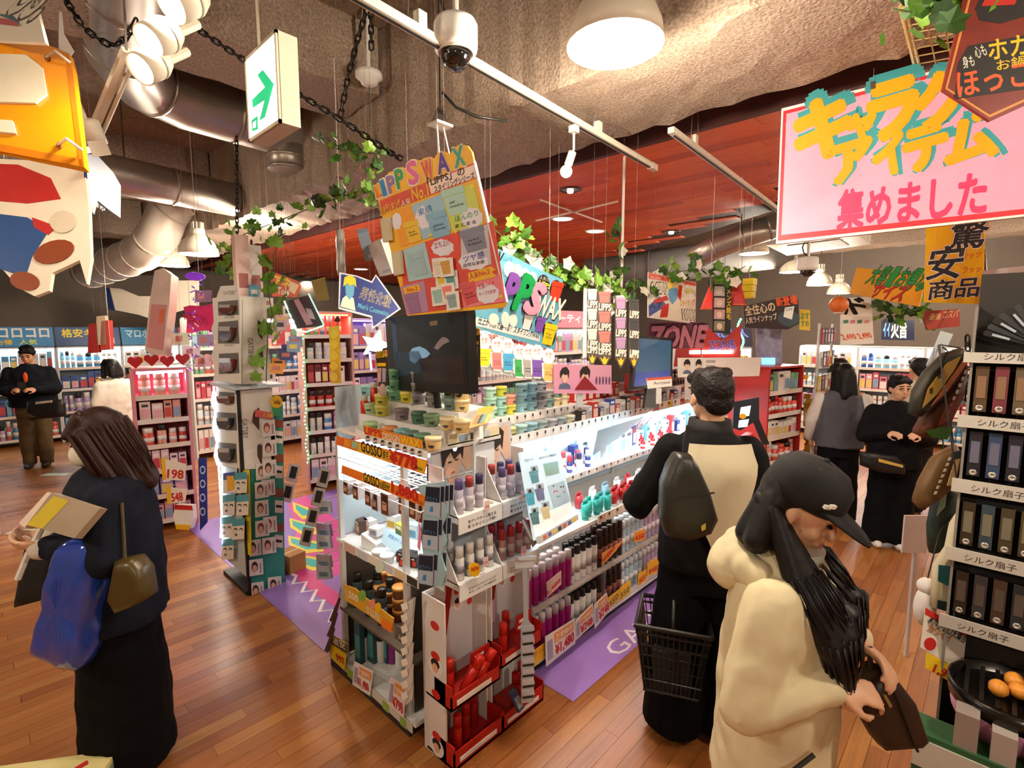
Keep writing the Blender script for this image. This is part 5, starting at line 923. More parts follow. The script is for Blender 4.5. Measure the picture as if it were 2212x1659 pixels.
    for j in range(3 if k == 0 else 2):
        put('red_bottle', bottle_parts('a81812', 'b81c14', .021, .18, .05, None, .96), MX.Translation((x0 + .07 + .075 * j + .08 * k, 1.62 + .03 * j, .017)), ('large red bottle standing in the left base tray', 'large red bottle standing in the right base tray')[k], 'bottle', 'red bottles in the %s base tray' % ('left', 'right')[k])
o = put('foil_pack', box_parts(.06, .012, .1, '3a4a6a', 'b0b4bc'), MX.Translation((1.70, 1.545, .06)) @ MX.Rotation(-.7, 4, 'X') @ MX.Rotation(.4, 4, 'Z'), 'crumpled silver-blue foil pack leaning on the right base tray', 'packet')
# clear wavy clip strip at the outer corner
f = FY(1.545).thing('clip_strip', 'clear wavy plastic hanger strip beside the red display', 'clip strip'); f.poly('top_card', [(1112, 1205), (1152, 1202), (1152, 1225), (1112, 1228)], m('e4e8ec', .3), 0, .003); f.poly('top_card', [(1112, 1202), (1152, 1199), (1150, 1206), (1114, 1208)], m('e4e8ec', .3), .003, .02)
w_ = [(1131, 1228)]
for k in range(13): w_ += [(1127 + (k % 2) * 2, 1240 + 22 * k)]
f.poly('strip', [(1127, 1226), (1138, 1226), (1140, 1340), (1150, 1350), (1152, 1515), (1125, 1518), (1124, 1350), (1130, 1340)], m('d0d4dc', .12, al=.75), .002, .003)
for k in range(7): f.poly('plastic_ridge', [(1124, 1352 + 23 * k), (1150, 1349 + 23 * k), (1152, 1360 + 23 * k), (1126, 1363 + 23 * k)], m('c8ccd8', .1), .004, .006); f.poly('dark_slot', [(1127, 1366 + 23 * k), (1150, 1363 + 23 * k), (1150, 1367 + 23 * k), (1127, 1370 + 23 * k)], INK, .005, .003)
# white two-tier bottle displays above
for k, (x0, x1, lb) in enumerate(((1.36, 1.62, 'left white cardboard bottle display with a hair model poster'), (1.625, 1.885, 'right white cardboard bottle display with a hair model poster'))):
    t = cboard('cardboard_display', lb, x0, x1); iv = t.matrix_basis.inverted(); CW = m('e6e4e2', .55)
    def bx(name, a, mt): return B().bx(*a).o(name, mt, t, iv)
    for z in (.775, 1.075): bx('tier', (x0, x1, 1.60, 1.80, z, z + .03), CW); bx('front_lip', (x0, x1, 1.594, 1.60, z - .045, z + .03), CW)
    bx('back_panel', (x0, x1, 1.80, 1.81, .74, 1.33), m('b8bcc8', .55)); bx('side_panel', (x0, x0 + .006, 1.70, 1.81, .74, 1.30), CW); bx('side_panel', (x1 - .006, x1, 1.70, 1.81, .74, 1.30), CW)
    B().prism([(1.60, 1.10), (1.70, 1.10), (1.70, 1.25)], x0, x0 + .006, MX((V((0, 1, 0)), V((0, 0, 1)), V((1, 0, 0)))).transposed().to_4x4()).o('side_wing', CW, t, iv); B().prism([(1.60, .80), (1.70, .80), (1.70, .95)], x0, x0 + .006, MX((V((0, 1, 0)), V((0, 0, 1)), V((1, 0, 0)))).transposed().to_4x4()).o('side_wing', CW, t, iv)
    g = FY(1.79); g.root = t
    hb = B()
    for z in (.806, 1.106):
        for a in range(4):
            for b in range(2): B().lathe([(.021, 0), (.021, .0008)], 14, MX.Translation((x0 + .04 + .06 * a, 1.64 + .07 * b, z))).o('bottle_hole', m('b0aaa4', .6), t, iv)
    # poster
    pz0, pz1 = 1.10, 1.43; bx('poster', (x0 + .005, x1 - .005, 1.785, 1.79, pz0, pz1), m('cfccd0', .5))
    def pp(nm, pl, mt, dy): B().prism([(x0 + a * (x1 - x0), pz0 + b * (pz1 - pz0)) for a, b in pl], 0, .001, MX.Translation((0, 1.785 - dy, 0)) @ MX.Rotation(math.pi / 2, 4, 'X')).o(nm, mt, t, iv)
    pp('poster_jacket', [(.1, .02), (.2, .22), (.45, .34), (.7, .22), (.9, .3), (.95, .02)], m('7a86a8', .6), .0006); pp('poster_neck', [(.36, .2), (.6, .2), (.6, .45), (.4, .45)], m('d8a88c', .6), .0014); pp('poster_face', [(.3, .42), (.42, .3), (.58, .34), (.68, .55), (.66, .75), (.34, .75)], m('e4bca2', .6), .0022)
    pp('poster_hand', [(.62, .62), (.7, .95), (.76, .97), (.8, .94), (.86, .95), (.9, .75), (.95, .45), (.82, .4)], m('e4bca2', .6), .003); pp('poster_hair', [(.26, .5), (.22, .75), (.36, .93), (.6, .97), (.76, .86), (.72, .58), (.66, .68), (.52, .6), (.44, .72), (.34, .64)], m('2c1c16', .6), .0038); pp('poster_eye', [(.38, .57), (.46, .57), (.46, .59), (.38, .59)], INK, .0046); pp('poster_eye', [(.54, .58), (.61, .59), (.61, .61), (.54, .6)], INK, .0046); pp('poster_mouth', [(.44, .41), (.53, .42), (.52, .44), (.45, .435)], m('c06a60', .5), .0046)
    for j, (s_, z, hh) in enumerate((('手グシでサッと整える', 1.065, .016), ('新スタイリング剤！', 1.043, .016), ('さらさらスタイリング', .765, .01), ('ダメージヘア補修成分', .748, .01))):
        ob('lettering', tmesh(s_, INK, 0, .02), t, iv @ MX.Translation((x0 + .05, 1.5935, z)) @ MX.Rotation(math.pi / 2, 4, 'X') @ MX.Diagonal((.17, hh, 1, 1)))
    for j in range(7 if k else 3):
        a, b = j % 4, j // 4
        put('hair_bottle', bottle_parts('b8b0bc', ('5a4a80', 'a83a3c', '3a3460')[j % 3], .0195, .15, .04, 'c4bcc8', .9), tr(x0 + .04 + .06 * a, 1.64 + .07 * b, 1.106), ('clear bottle with dark cap on the upper tier of the left white display', 'clear bottle with purple or red cap on the upper tier of the right white display')[k], 'bottle', 'bottles on the upper tiers %d' % k)
    for j in range(5 if not k else 6):
        a, b = j % 4, j // 4
        put('hair_bottle', bottle_parts('dcd8d4', 'e8e6e2', .02, .15, .045, '8a8890', .9) if not k else bottle_parts('b07a78', 'b82830', .02, .15, .045, 'c8b0ac', .9), tr(x0 + .04 + .06 * a, 1.64 + .07 * b, .806), ('white bottle with grey label on the lower tier of the left white display', 'rosy bottle with red cap on the lower tier of the right white display')[k], 'bottle', 'bottles on the lower tiers %d' % k)
f = FY(1.585).thing('round_badge', 'yellow scalloped badge on the lower lip of the white display', 'badge'); f.poly('badge', [(1024 + 12 * math.cos(a) * (1 + .1 * (i % 2)), 1230 + 15 * math.sin(a) * (1 + .1 * (i % 2))) for i, a in enumerate([math.pi * 2 * k / 20 for k in range(20)])], YEL, 0, .004); f.text('NEW', (1016, 1234), (1033, 1231), 9, RED, .005, .05)
for k, (x, y) in enumerate(((1046, 1092), (1125, 1070), (1043, 1213), (1125, 1190))):
    f = FY(1.59).thing('mini_price_tag', ('tiny pink price tag on the upper lip between the white displays', 'tiny pink price tag at the outer upper lip of the white display', 'tiny pink price tag on the lower lip between the white displays', 'tiny pink price tag at the outer lower lip of the white display')[k], 'price tag'); f.poly('tag', [(x, y - 9), (x + 11, y - 12), (x + 11, y + 8), (x, y + 11)], m('e8c8c4', .5), 0, .002); f.text('1,200', (x + 1, y + 6), (x + 10, y + 4), 6, RED, .003)
# ================================================================ island: long side facing the right aisle
u = E('display_shelf', 'long bottle shelf of the island with lit acrylic bay and tiered jars on top', 'shelf')
XA, XB = 1.96, 5.05
B().bx(XA, XB, 1.74, 2.62, 0, .07).o('plinth', m('1e1815', .6), u); B().bx(XA, XB, 1.70, 2.2, .07, .085).o('deck', SHELFW, u); B().bx(XA, XB, 2.2, 2.22, .08, 1.46).o('back_panel', m('b0a8a8', .6), u); B().bx(XA, XB, 2.22, 2.62, .07, 1.3).o('rear_bay', m('8a8078', .6), u)
B().bx(XA, XB, 1.72, 2.2, .365, .375).o('acrylic_shelf', m('c8c4c4', .1, al=.55), u); B().bx(XA, XB, 1.70, 2.2, .72, .74).o('shelf_board', SHELFW, u); B().bx(XA, XB, 1.93, 2.2, .93, .95).o('riser_board', SHELFW, u); B().bx(XA - .14, XB, 1.84, 2.2, 1.285, 1.31).o('shelf_board', SHELFW, u); B().bx(XA - .14, XB, 1.98, 2.2, 1.31, 1.40).o('riser_board', SHELFW, u)
for x in (XA, 2.72, 3.48, 4.24, XB): B().bx(x - .01, x + .01, 2.17, 2.2, .08, 1.42).o('post', STEEL, u); B().bx(x - .003, x + .003, 1.74, 2.17, .085, .36).o('acrylic_divider', m('d0cccc', .1, al=.4), u)
B().bx(XA, XB, 1.701, 1.704, .085, .135).o('acrylic_lip', m('d8d4d4', .1, al=.35), u); B().bx(XA, XB, 1.701, 1.704, .37, .41).o('acrylic_lip', m('d8d4d4', .1, al=.35), u)
B().bx(XA + .02, XB, 2.185, 2.199, .76, 1.28).o('lit_backing', m('b4cfdc', .5), u)
for k in range(4):
    x = XA + .05 + k * .76; B().tube([(x, 1.90, 1.272), (x + .7, 1.90, 1.272)], .01, 8).o('light_tube', glow('f2f8ff', 10), u)
    lamp_light('lamp_glow', MX.Translation((x + .35, 1.93, 1.262)), .68, 4.2 * LED_W, COOL, u, 'RECTANGLE', .1)
    lamp_light('lamp_glow', MX.Translation((x + .35, 1.9, .715)), .68, 1.0 * LED_W, (1, .9, .8), u, 'RECTANGLE', .12)
# rails with tiny portraits
def rail(y, za, zb, x0, x1, lb, n, cols):
    f = Fr((x0, y, za), (0, -1, 0)).thing('label_rail', lb, 'label rail'); L = x1 - x0; f.poly('rail', [(0, 0), (L, 0), (L, zb - za), (0, zb - za)], SHELFW, 0, .006, px=False)
    for k in range(n):
        a = L * (k + .12) / n; w_ = L / n * .76; h_ = zb - za
        f.poly('label', [(a, h_ * .12), (a + w_, h_ * .12), (a + w_, h_ * .88), (a, h_ * .88)], m(cols[k % len(cols)], .5), .0062, .0008, px=False); f.poly('label_hair', [(a + w_ * .1, h_ * .5), (a + w_ * .4, h_ * .5), (a + w_ * .36, h_ * .84), (a + w_ * .14, h_ * .84)], m('3a2a24', .5), .0076, .0006, px=False); f.poly('label_face', [(a + w_ * .14, h_ * .24), (a + w_ * .36, h_ * .24), (a + w_ * .36, h_ * .6), (a + w_ * .14, h_ * .6)], m('dcae94', .5), .007, .0006, px=False)
    return f
rail(1.835, 1.285, 1.335, 1.83, 3.4, 'white rail of tiny portraits on the front edge of the top shelf', 22, ['efece8', 'f2e4dc', 'eceaea']); rail(1.975, 1.36, 1.41, 1.9, 2.85, 'white rail of tiny portraits on the riser behind the top shelf', 14, ['efece8', 'e8e4e4'])
rail(1.695, .715, .765, 2.55, 5.0, 'pinkish label rail along the lit bay', 26, ['e0b8a8', 'e8d0c0', 'd8c8b8', 'e8e0d8', 'd89a8c']); rail(1.925, .925, .965, 2.3, 5.0, 'white label rail on the riser inside the lit bay', 30, ['e8e6e4', 'c8ccd4', 'd8d4d0'])
rail(1.83, 1.285, 1.345, 3.45, 5.0, 'red and yellow label rail on the far half of the top shelf', 14, ['d8503c', 'e8dcd0', 'e0c030', 'e8e4e0'])
# jars along the top
for x, y, z, n, cols in ((1.93, 2.06, 1.401, 1, ['eceae6']), (2.0, 2.06, 1.401, 3, ['a8d4c0', 'a8d4c0', 'b8dccc']), (2.08, 2.06, 1.401, 3, ['9cccc0', 'a8d4c8', 'd4d048']), (2.16, 2.06, 1.401, 2, ['d4d048', 'f0a088']), (2.26, 2.06, 1.401, 3, ['90c0d0', '90c0d0', '98c8d4']), (2.35, 2.06, 1.401, 3, ['90c0d0', '8ab8cc', '98c8d4']), (2.44, 2.06, 1.401, 3, ['9a9aa0', '8f8f98', 'a0a0a8']), (2.52, 2.06, 1.401, 2, ['6f8a8c', 'a8a49c']), (2.60, 2.06, 1.401, 3, ['d8c498', '7f9a90', 'e0d0a8']), (2.68, 2.06, 1.401, 2, ['e0d0a8', 'e0d0a8']),
                       (1.90, 1.90, 1.311, 1, ['eceae6']), (1.99, 1.90, 1.311, 1, ['d8d490']), (2.08, 1.90, 1.311, 1, ['a8ccd0']), (2.17, 1.90, 1.311, 1, ['90b8c8']), (2.26, 1.90, 1.311, 1, ['9cb0b4']), (2.35, 1.90, 1.311, 1, ['a8a8b0']), (2.44, 1.90, 1.311, 1, ['8f9ca0']), (2.53, 1.90, 1.311, 1, ['c8c4b0'])):
    for k in range(n): put('wax_jar', jar_parts(cols[k]), tr(x + R.uniform(-.004, .004), y, z + .0565 * k, R.uniform(-.3, .3)), '%s wax jar %s the long shelf' % (cname(cols[k]), 'stacked on the upper riser of' if z > 1.35 else 'on the front ledge of'), 'jar', 'wax jars on the long shelf')
for k in range(24):
    x = 2.66 + .068 * k; c = ('3a3430', 'd8d4d4', 'c83a28', '5a5880', 'e8e4e0', '3a4aa0', 'b84a40', 'e0d8d0')[k % 8]
    put('hair_care_box', box_parts(.055, .05, .07 + .02 * (k % 3), c, ('e8d8d0', 'b0a8a8', 'e8c8b0')[k % 3], 'f0ece8'), tr(x, 1.91, 1.311, R.uniform(-.2, .2)), '%s hair care carton lined up on the far half of the top shelf' % cname(c), 'carton', 'cartons on the top shelf')
for k in range(7): put('red_pouch', box_parts(.06, .04, .15, 'c01c18', 'd85048', 'f0dcd0'), tr(3.50 + .07 * k, 2.06, 1.401, R.uniform(-.2, .2)), 'glossy red refill pouch standing below the second screen', 'pouch', 'red pouches below the second screen')
for k in range(8): put('black_bottle', bottle_parts('2a2422', '1c1816', .024, .14, .03, '6a5a50'), tr(4.02 + .062 * k, 2.06, 1.401), 'black bottle in the row right of the red pouches', 'bottle', 'black bottles beside the red pouches')
for k in range(7): put('red_carton', box_parts(.055, .05, .1, 'b8241c', 'e8d8d0', 'f0e0c0'), tr(2.80 + .085 * k, 2.07, 1.401, 0), 'red and white carton on the riser below the group poster', 'carton', 'red cartons on the riser')
# lower bottles: two levels, two rows
def blabel(zone, lev, row): return '%s on the %s level of the long shelf, %s row' % (zone, lev, row)
zones = ((1.99, 2.36, 'magenta bottle with clear cap', ('a0186e', 'd0c8cc', None)), (2.38, 2.66, 'white bottle with black cap', ('e4e0dc', '15110f', 'b0a8a4')), (2.68, 2.94, 'dark brown bottle', ('2a1812', '2a1812', '8a4a3c')), (2.96, 3.24, 'pale blue bottle', ('a8bccc', 'c8d4dc', 'd8dce0')), (3.26, 3.62, 'lilac bottle with white cap', ('b09ab8', 'e4e0e4', 'd8ccd8')), (3.64, 4.1, 'pink bottle with white cap', ('d89aa0', 'ece8e6', 'e8d0d0')), (4.12, 5.0, 'pale green bottle', ('b0c4b4', 'e0e4dc', 'dce4d8')))
for zi, (xa, xb, nm, (c, cp, bd_)) in enumerate(zones):
    for lev, z, hh in (('bottom', .086, .215), ('middle', .376, .22)):
        for row, y in (('front', 1.765), ('back', 1.83)):
            x = xa + (.0 if row == 'front' else .03)
            while x < xb:
                put('hair_spray_bottle', bottle_parts(c, cp, .0235, hh if zi != 2 else hh * 1.1, .045, bd_), tr(x, y, z), blabel(nm, lev, row), 'bottle', '%s %s %s' % (nm, lev, row)); x += .06
for k in range(3):
    for j in range(3): put('hair_wax_jar', jar_parts('6a3c20', 'c8a070', .032, .06, False), tr(1.925, 1.75 + .07 * k, .376 + .061 * j if k else .30 + .061 * j), 'brown jar with pale lid stacked behind the clear hanger strip', 'jar', 'brown jars behind the hanger strip')
B().bx(1.892, 1.955, 1.71, 2.0, .0, .298).o('end_block', m('8a6a50', .6), u); B().bx(1.892, 1.955, 1.78, 2.0, .298, .374).o('end_block', m('8a6a50', .6), u)
# lit bay: panel, tubes, cartons
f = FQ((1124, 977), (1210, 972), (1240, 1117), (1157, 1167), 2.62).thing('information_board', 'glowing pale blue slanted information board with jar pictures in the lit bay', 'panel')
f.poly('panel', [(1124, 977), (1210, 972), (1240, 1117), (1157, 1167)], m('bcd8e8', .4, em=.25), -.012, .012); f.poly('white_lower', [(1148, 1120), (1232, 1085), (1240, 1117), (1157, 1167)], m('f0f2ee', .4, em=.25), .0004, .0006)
f.poly('video_still', [(1173, 1002), (1204, 996), (1208, 1022), (1179, 1029)], m('3a7a80', .3, em=.2, two='6a9a50', sc=60), .0008, .001); f.text('プロデュース', (1133, 999), (1152, 994), 5, INK, .001, .01); f.text('LIPPS オリジナル動画配信中', (1165, 993), (1202, 984), 4, INK, .001, .01)
for c_, col in (((1154, 1030), '3a8a9c'), ((1145, 1078), '2aa0c0'), ((1166, 1068), '5a6a94'), ((1155, 1120), '4a7c84'), ((1178, 1108), 'dccf9c')): f.poly('portrait_tile', [(c_[0] - 9, c_[1] - 22), (c_[0] + 7, c_[1] - 25), (c_[0] + 9, c_[1] - 12), (c_[0] - 7, c_[1] - 8)], m('9cb4c4', .5), .0008, .0006); f.ell('portrait_head', (c_[0] - 1, c_[1] - 16), 3.5, 5, INK, .0015, .0005); jarprint(f, c_, 19, 26, col, None, .001, -.2)
f.poly('chart', [(1182, 1050), (1218, 1038), (1232, 1082), (1196, 1098)], m('a8c8dc', .4), .0008, .0006)
for k in range(8): f.ell('chart_mark', (1195 + (k * 7) % 26, 1050 + (k * 11) % 32), 1.6, 2, (INK, RED, TEAL)[k % 3], .0016, .0004, 8)
f.poly('ledge', [(1156, 1160), (1241, 1112), (1243, 1124), (1160, 1176)], m('d0d4d8', .3), .001, .02)
for k in range(7): f.poly('product_print', [(1163 + 11 * k, 1160 - 6.2 * k), (1170 + 11 * k, 1156 - 6.2 * k), (1171 + 11 * k, 1164 - 6.2 * k), (1164 + 11 * k, 1168 - 6.2 * k)], m(('d86a3c', '6a6aa0', 'e0c83c', '3a3a3a')[k % 4], .5), .022, .001)
f.poly('back_leg', [(1175, 1100), (1190, 1096), (1195, 1140), (1180, 1148)], STEEL, -.06, .05)
TUBE = lambda c, cp: [('tube', pmesh(('tube', c), lambda: B().lathe([(.02, .0), (.02, .018), (.026, .022), (.024, .1)], 12).bx(-.026, .026, -.002, .002, .1, .125), m(c, .35), True)), ('cap', pmesh(('tubecap', cp), lambda: B().lathe([(.0205, -.001), (.021, .018)], 12), m(cp, .35)))]
for k in range(5): put('lotion_tube', TUBE('30b0a8', '2aa098'), tr(2.50 + .062 * k, 1.75 + .02 * (k % 2), .741), 'turquoise tube standing at the front of the lit bay', 'tube', 'turquoise tubes')
for k in range(5): put('lotion_tube', TUBE('b81c20', 'd8d0cc'), tr(2.83 + .055 * k, 1.76 + .02 * (k % 2), .741), 'red tube beside the turquoise tubes in the lit bay', 'tube', 'red tubes in the lit bay')
for k in range(9): put('white_carton', box_parts(.06, .06, .11, 'eceae8', 'd0d4d8', '8a8c94'), tr(3.13 + .075 * k, 1.79, .741, R.uniform(-.1, .1)), 'white carton at the front of the lit bay past the red tubes', 'carton', 'white cartons in the lit bay')
for k in range(12): put('serum_bottle', bottle_parts(('b8c4cc', 'b0303c', '2a3470', '8a98b0')[k % 4], ('b8303c', 'd0d4d8', '20284c')[k % 3], .02, .115, .04, 'd8dce0'), tr(2.36 + .052 * k, 2.0 + .05 * (k % 2), .951), 'small red, navy or clear serum bottle on the riser of the lit bay', 'bottle', 'serum bottles on the riser')
for k in range(6): put('refill_pack', box_parts(.08, .05, .17, ('e8f0f4', 'd0e4f0', 'e4ecf0')[k % 3], ('8ab8d8', 'a0c8e0')[k % 2], '5a6a78'), tr(3.02 + .09 * k, 2.05, .951, R.uniform(-.15, .15)), 'pale blue refill pack on the riser of the lit bay', 'refill pack', 'refill packs on the riser')
for k in range(8): put('dropper_bottle', bottle_parts('a81c24', 'c83038', .02, .09, .03, 'e8d0d0', .5), tr(3.62 + .08 * k, 1.99 + .06 * (k % 2), .951), 'small red dropper bottle at the far end of the lit bay riser', 'bottle', 'red dropper bottles')
f = FQ((1290, 935), (1345, 905), (1330, 955), (1282, 985), 3.05).thing('blue_card', 'translucent blue leaning backdrop card in the lit bay', 'card'); f.poly('card', [(1292, 930), (1392, 900), (1345, 940), (1280, 985)], m('8ac4e0', .3, em=.15), -.003, .003); f.text('No.1', (1355, 940), (1380, 932), 8, RED, .001, .05); f.poly('foot', [(1300, 940), (1312, 936), (1310, 990), (1298, 994)], m('8ac4e0', .3), -.01, .007)
# price cards at the floor edge
for pl, num, base, lb in (([(1177, 1375), (1240, 1336), (1242, 1389), (1179, 1440)], '¥1,480', 'dcd4d0', 'large white price card reading 1480 at the near end of the long shelf'), ([(1242, 1341), (1280, 1303), (1281, 1348), (1242, 1384)], '¥748', 'd8ccc4', 'white price card reading 748 in the middle of three on the deck edge'), ([(1283, 1306), (1310, 1280), (1318, 1316), (1284, 1358)], '¥748', 'e0d4d0', 'white price card reading 748 farthest of three on the deck edge')):
    pcard(FY(1.675), 'price_card', pl, base, lb, num, 'e08a3c')
for k, pl in enumerate(([(1314, 1290), (1337, 1272), (1337, 1295), (1314, 1316)], [(1338, 1270), (1361, 1252), (1361, 1280), (1338, 1298)], [(1378, 1240), (1396, 1228), (1396, 1254), (1378, 1266)], [(1398, 1216), (1427, 1200), (1427, 1232), (1398, 1246)])):
    f = FY(1.678).thing('price_card', 'yellow price tag %s on the deck edge of the long shelf' % ('nearest of four', 'second of four', 'third of four', 'farthest of four')[k], 'price card'); f.poly('card', pl, m('e8b018', .5), 0, .002); f.text(('350', '350', '¥650', '¥487')[k], (pl[3][0] + 2, pl[3][1] - 4), (pl[2][0] - 2, pl[2][1] - 4), 12, RED if k > 1 else m('4a5a20', .5), .003, .04)
for k, pl in enumerate(([(1180, 1258), (1212, 1232), (1212, 1262), (1182, 1290)], [(1300, 1195), (1345, 1168), (1330, 1190), (1300, 1222)], [(1370, 1150), (1392, 1142), (1392, 1166), (1370, 1172)])):
    f = FY(1.685).thing('price_card', ('pale red price tag on the middle level above the magenta bottles', 'slanted orange price tag on the middle level above the brown bottles', 'small orange price tag on the middle level beside the man')[k], 'price card'); f.poly('card', pl, m(('d8b8b4', 'e09a50', 'e8922c')[k], .5), 0, .002); f.text(('1,480', '980', '650')[k], (pl[3][0] + 2, pl[3][1] - 5), (pl[2][0] - 2, pl[2][1] - 5), 10, RED, .003, .05)
f = FY(1.69).thing('price_card', 'yellow and orange price tag at the foot of the hanger strip', 'price card'); f.poly('card', [(1152, 1405), (1176, 1388), (1176, 1420), (1154, 1440)], m('e8b018', .5), 0, .002); f.text('ヤスイ', (1154, 1420), (1174, 1406), 12, m('c8781c', .5), .003, .03)
f = Fr(gd(1135, 1150, 2.4), (-.4, -.9, .15)).thing('slanted_label', 'grey slanted label strip at the near end of the lit bay', 'label strip'); f.poly('strip', [(1122, 1118), (1130, 1115), (1160, 1172), (1150, 1182)], m('8a8680', .4), 0, .004); f.poly('strip_print', [(1126, 1124), (1130, 1122), (1150, 1162), (1146, 1166)], PAPER, .0042, .001)
# jar leaflet stand between the two faces
f = FQ((1035, 887), (1072, 880), (1055, 920), (1014, 930), 2.35).thing('leaflet_stand', 'colourful jar leaflet leaning at the corner between the jar tiers', 'leaflet'); f.poly('sheet', [(1035, 882), (1072, 876), (1050, 915), (1012, 926)], m('c8a060', .5), -.004, .004)
for k in range(4): f.poly('colour_block', [(1030 + 8 * k, 898 - k), (1037 + 8 * k, 896 - k), (1028 + 8 * k, 914 - k), (1021 + 8 * k, 917 - k)], m(('d87a5a', '3a5a60', '6aa0a8', 'e0d060')[k], .5), .001, .001)
f.text('LIPPS', (1040, 890), (1066, 886), 7, YEL, .001, .05); f.poly('easel', [(1036, 905), (1044, 903), (1046, 945), (1038, 948)], STEEL, -.05, .045)
# white pocket tray at the corner
t = E('corner_tray', 'white plastic corner tray with picture cards beside the model posters', 'tray', MX.Translation((1.55, 1.77, 1.381))); B().bx(-.12, .2, -.03, -.025, 0, .05).o('front_wall', m('e8dcb8', .3), t); B().bx(-.12, .2, -.03, .0, 0, .005).o('floor_plate', m('e8dcb8', .3), t)
for k in range(3): B().bx(-.06 + .07 * k, -.01 + .07 * k, -.032, -.03, .008, .04).o('picture_card', m(('8aa0b0', '3a3a40', 'c8d0d4')[k], .5), t)
# group poster, second screen, boards behind
f = FQ((1197, 787), (1320, 789), (1320, 836), (1198, 840), 3.1).thing('group_poster', 'wide pink poster of two dark-haired models behind the jars', 'poster'); f.poly('sheet', [(1196, 787), (1321, 789), (1321, 850), (1197, 850)], m('d8b4c4', .5, two='e07aa0', sc=2), -.006, .006)
portrait(f, 1202, 789, 1236, 840, None, .001); portrait(f, 1244, 787, 1282, 842, None, .001)
f.poly('red_jacket', [(1240, 842), (1262, 812), (1290, 842)], m('8a1c24', .5), .004, .0005)
for k in range(5): f.ell('small_figure', (1288 + 7 * k, 822), 2, 9, m('6a4a68', .5), .002, .0005)
f.poly('support', [(1250, 845), (1262, 845), (1262, 880), (1250, 880)], STEEL, -.02, .01)
f = FQ((1378, 728), (1452, 733), (1449, 830), (1367, 838), 3.75).thing('monitor', 'second smaller screen glowing dim blue behind the man', 'screen'); f.poly('housing', [(1376, 725), (1454, 730), (1451, 834), (1364, 842)], BLK, -.03, .03); f.poly('display', [(1380, 731), (1450, 736), (1447, 828), (1369, 835)], scr('2a5a74', .7), 0, .0008); f.poly('video_image', [(1372, 805), (1446, 800), (1447, 827), (1369, 834)], scr('16388c', .8), .001, .0004); f.poly('stand', [(1400, 838), (1420, 838), (1425, 880), (1395, 880)], BLK, -.03, .02)
f = FQ((1398, 820), (1450, 815), (1452, 832), (1400, 838), 3.4).thing('letter_card', 'white card with red edge and handwriting below the second screen', 'card'); f.poly('card', [(1397, 817), (1451, 813), (1452, 834), (1400, 840)], PAPER, -.003, .003); f.poly('red_edge', [(1397, 817), (1451, 813), (1451, 818), (1397, 822)], m('d8502c', .5), .0003, .001); f.text('Acrystal', (1412, 833), (1448, 830), 8, INK, .001); f.poly('foot', [(1420, 838), (1430, 838), (1430, 872), (1420, 872)], STEEL, -.01, .006)
f = FQ((1466, 775), (1520, 775), (1520, 812), (1465, 812), 4.2).thing('face_board', 'white board with two model faces behind the head of the man', 'board'); f.poly('panel', [(1464, 773), (1645, 772), (1640, 812), (1464, 815)], m('e4dcd4', .5), -.006, .006); portrait(f, 1472, 774, 1496, 808, 'd8d0c8', .001); portrait(f, 1498, 774, 1520, 808, 'd8d4d0', .001)
for k in range(3): f.poly('text_block', [(1525, 778 + 11 * k), (1545, 778 + 11 * k), (1545, 784 + 11 * k), (1525, 784 + 11 * k)], m('a8a4a0', .5), .001, .0006)
f.poly('support', [(1480, 812), (1500, 812), (1500, 860), (1480, 860)], STEEL, -.02, .012)

for k in range(22): c = ('e8eef2', '9cc4dc', 'd8dce4', 'c83c40', '2a3a7c', 'f0e8e0', '6aa8b8')[k % 7]; put('care_carton', box_parts(.062, .05, .1 + .03 * (k % 3), c, ('f0f2f4', '8ab0c8', 'e0c0c0')[k % 3], '4a5a6a'), tr(2.42 + .115 * k, 2.13, .951, R.uniform(-.2, .2)), '%s carton in the rear row on the lit bay riser' % cname(c), 'carton', 'rear cartons in the lit bay')
for k in range(16): c = ('d8e4ec', 'b8303c', 'e8e4e0', '8ab4cc')[k % 4]; put('care_tube', TUBE(c, 'e8ecee'), tr(2.45 + .15 * k, 1.87, .741), '%s upright tube in the second row of the lit bay' % cname(c), 'tube', 'second row tubes in the lit bay')
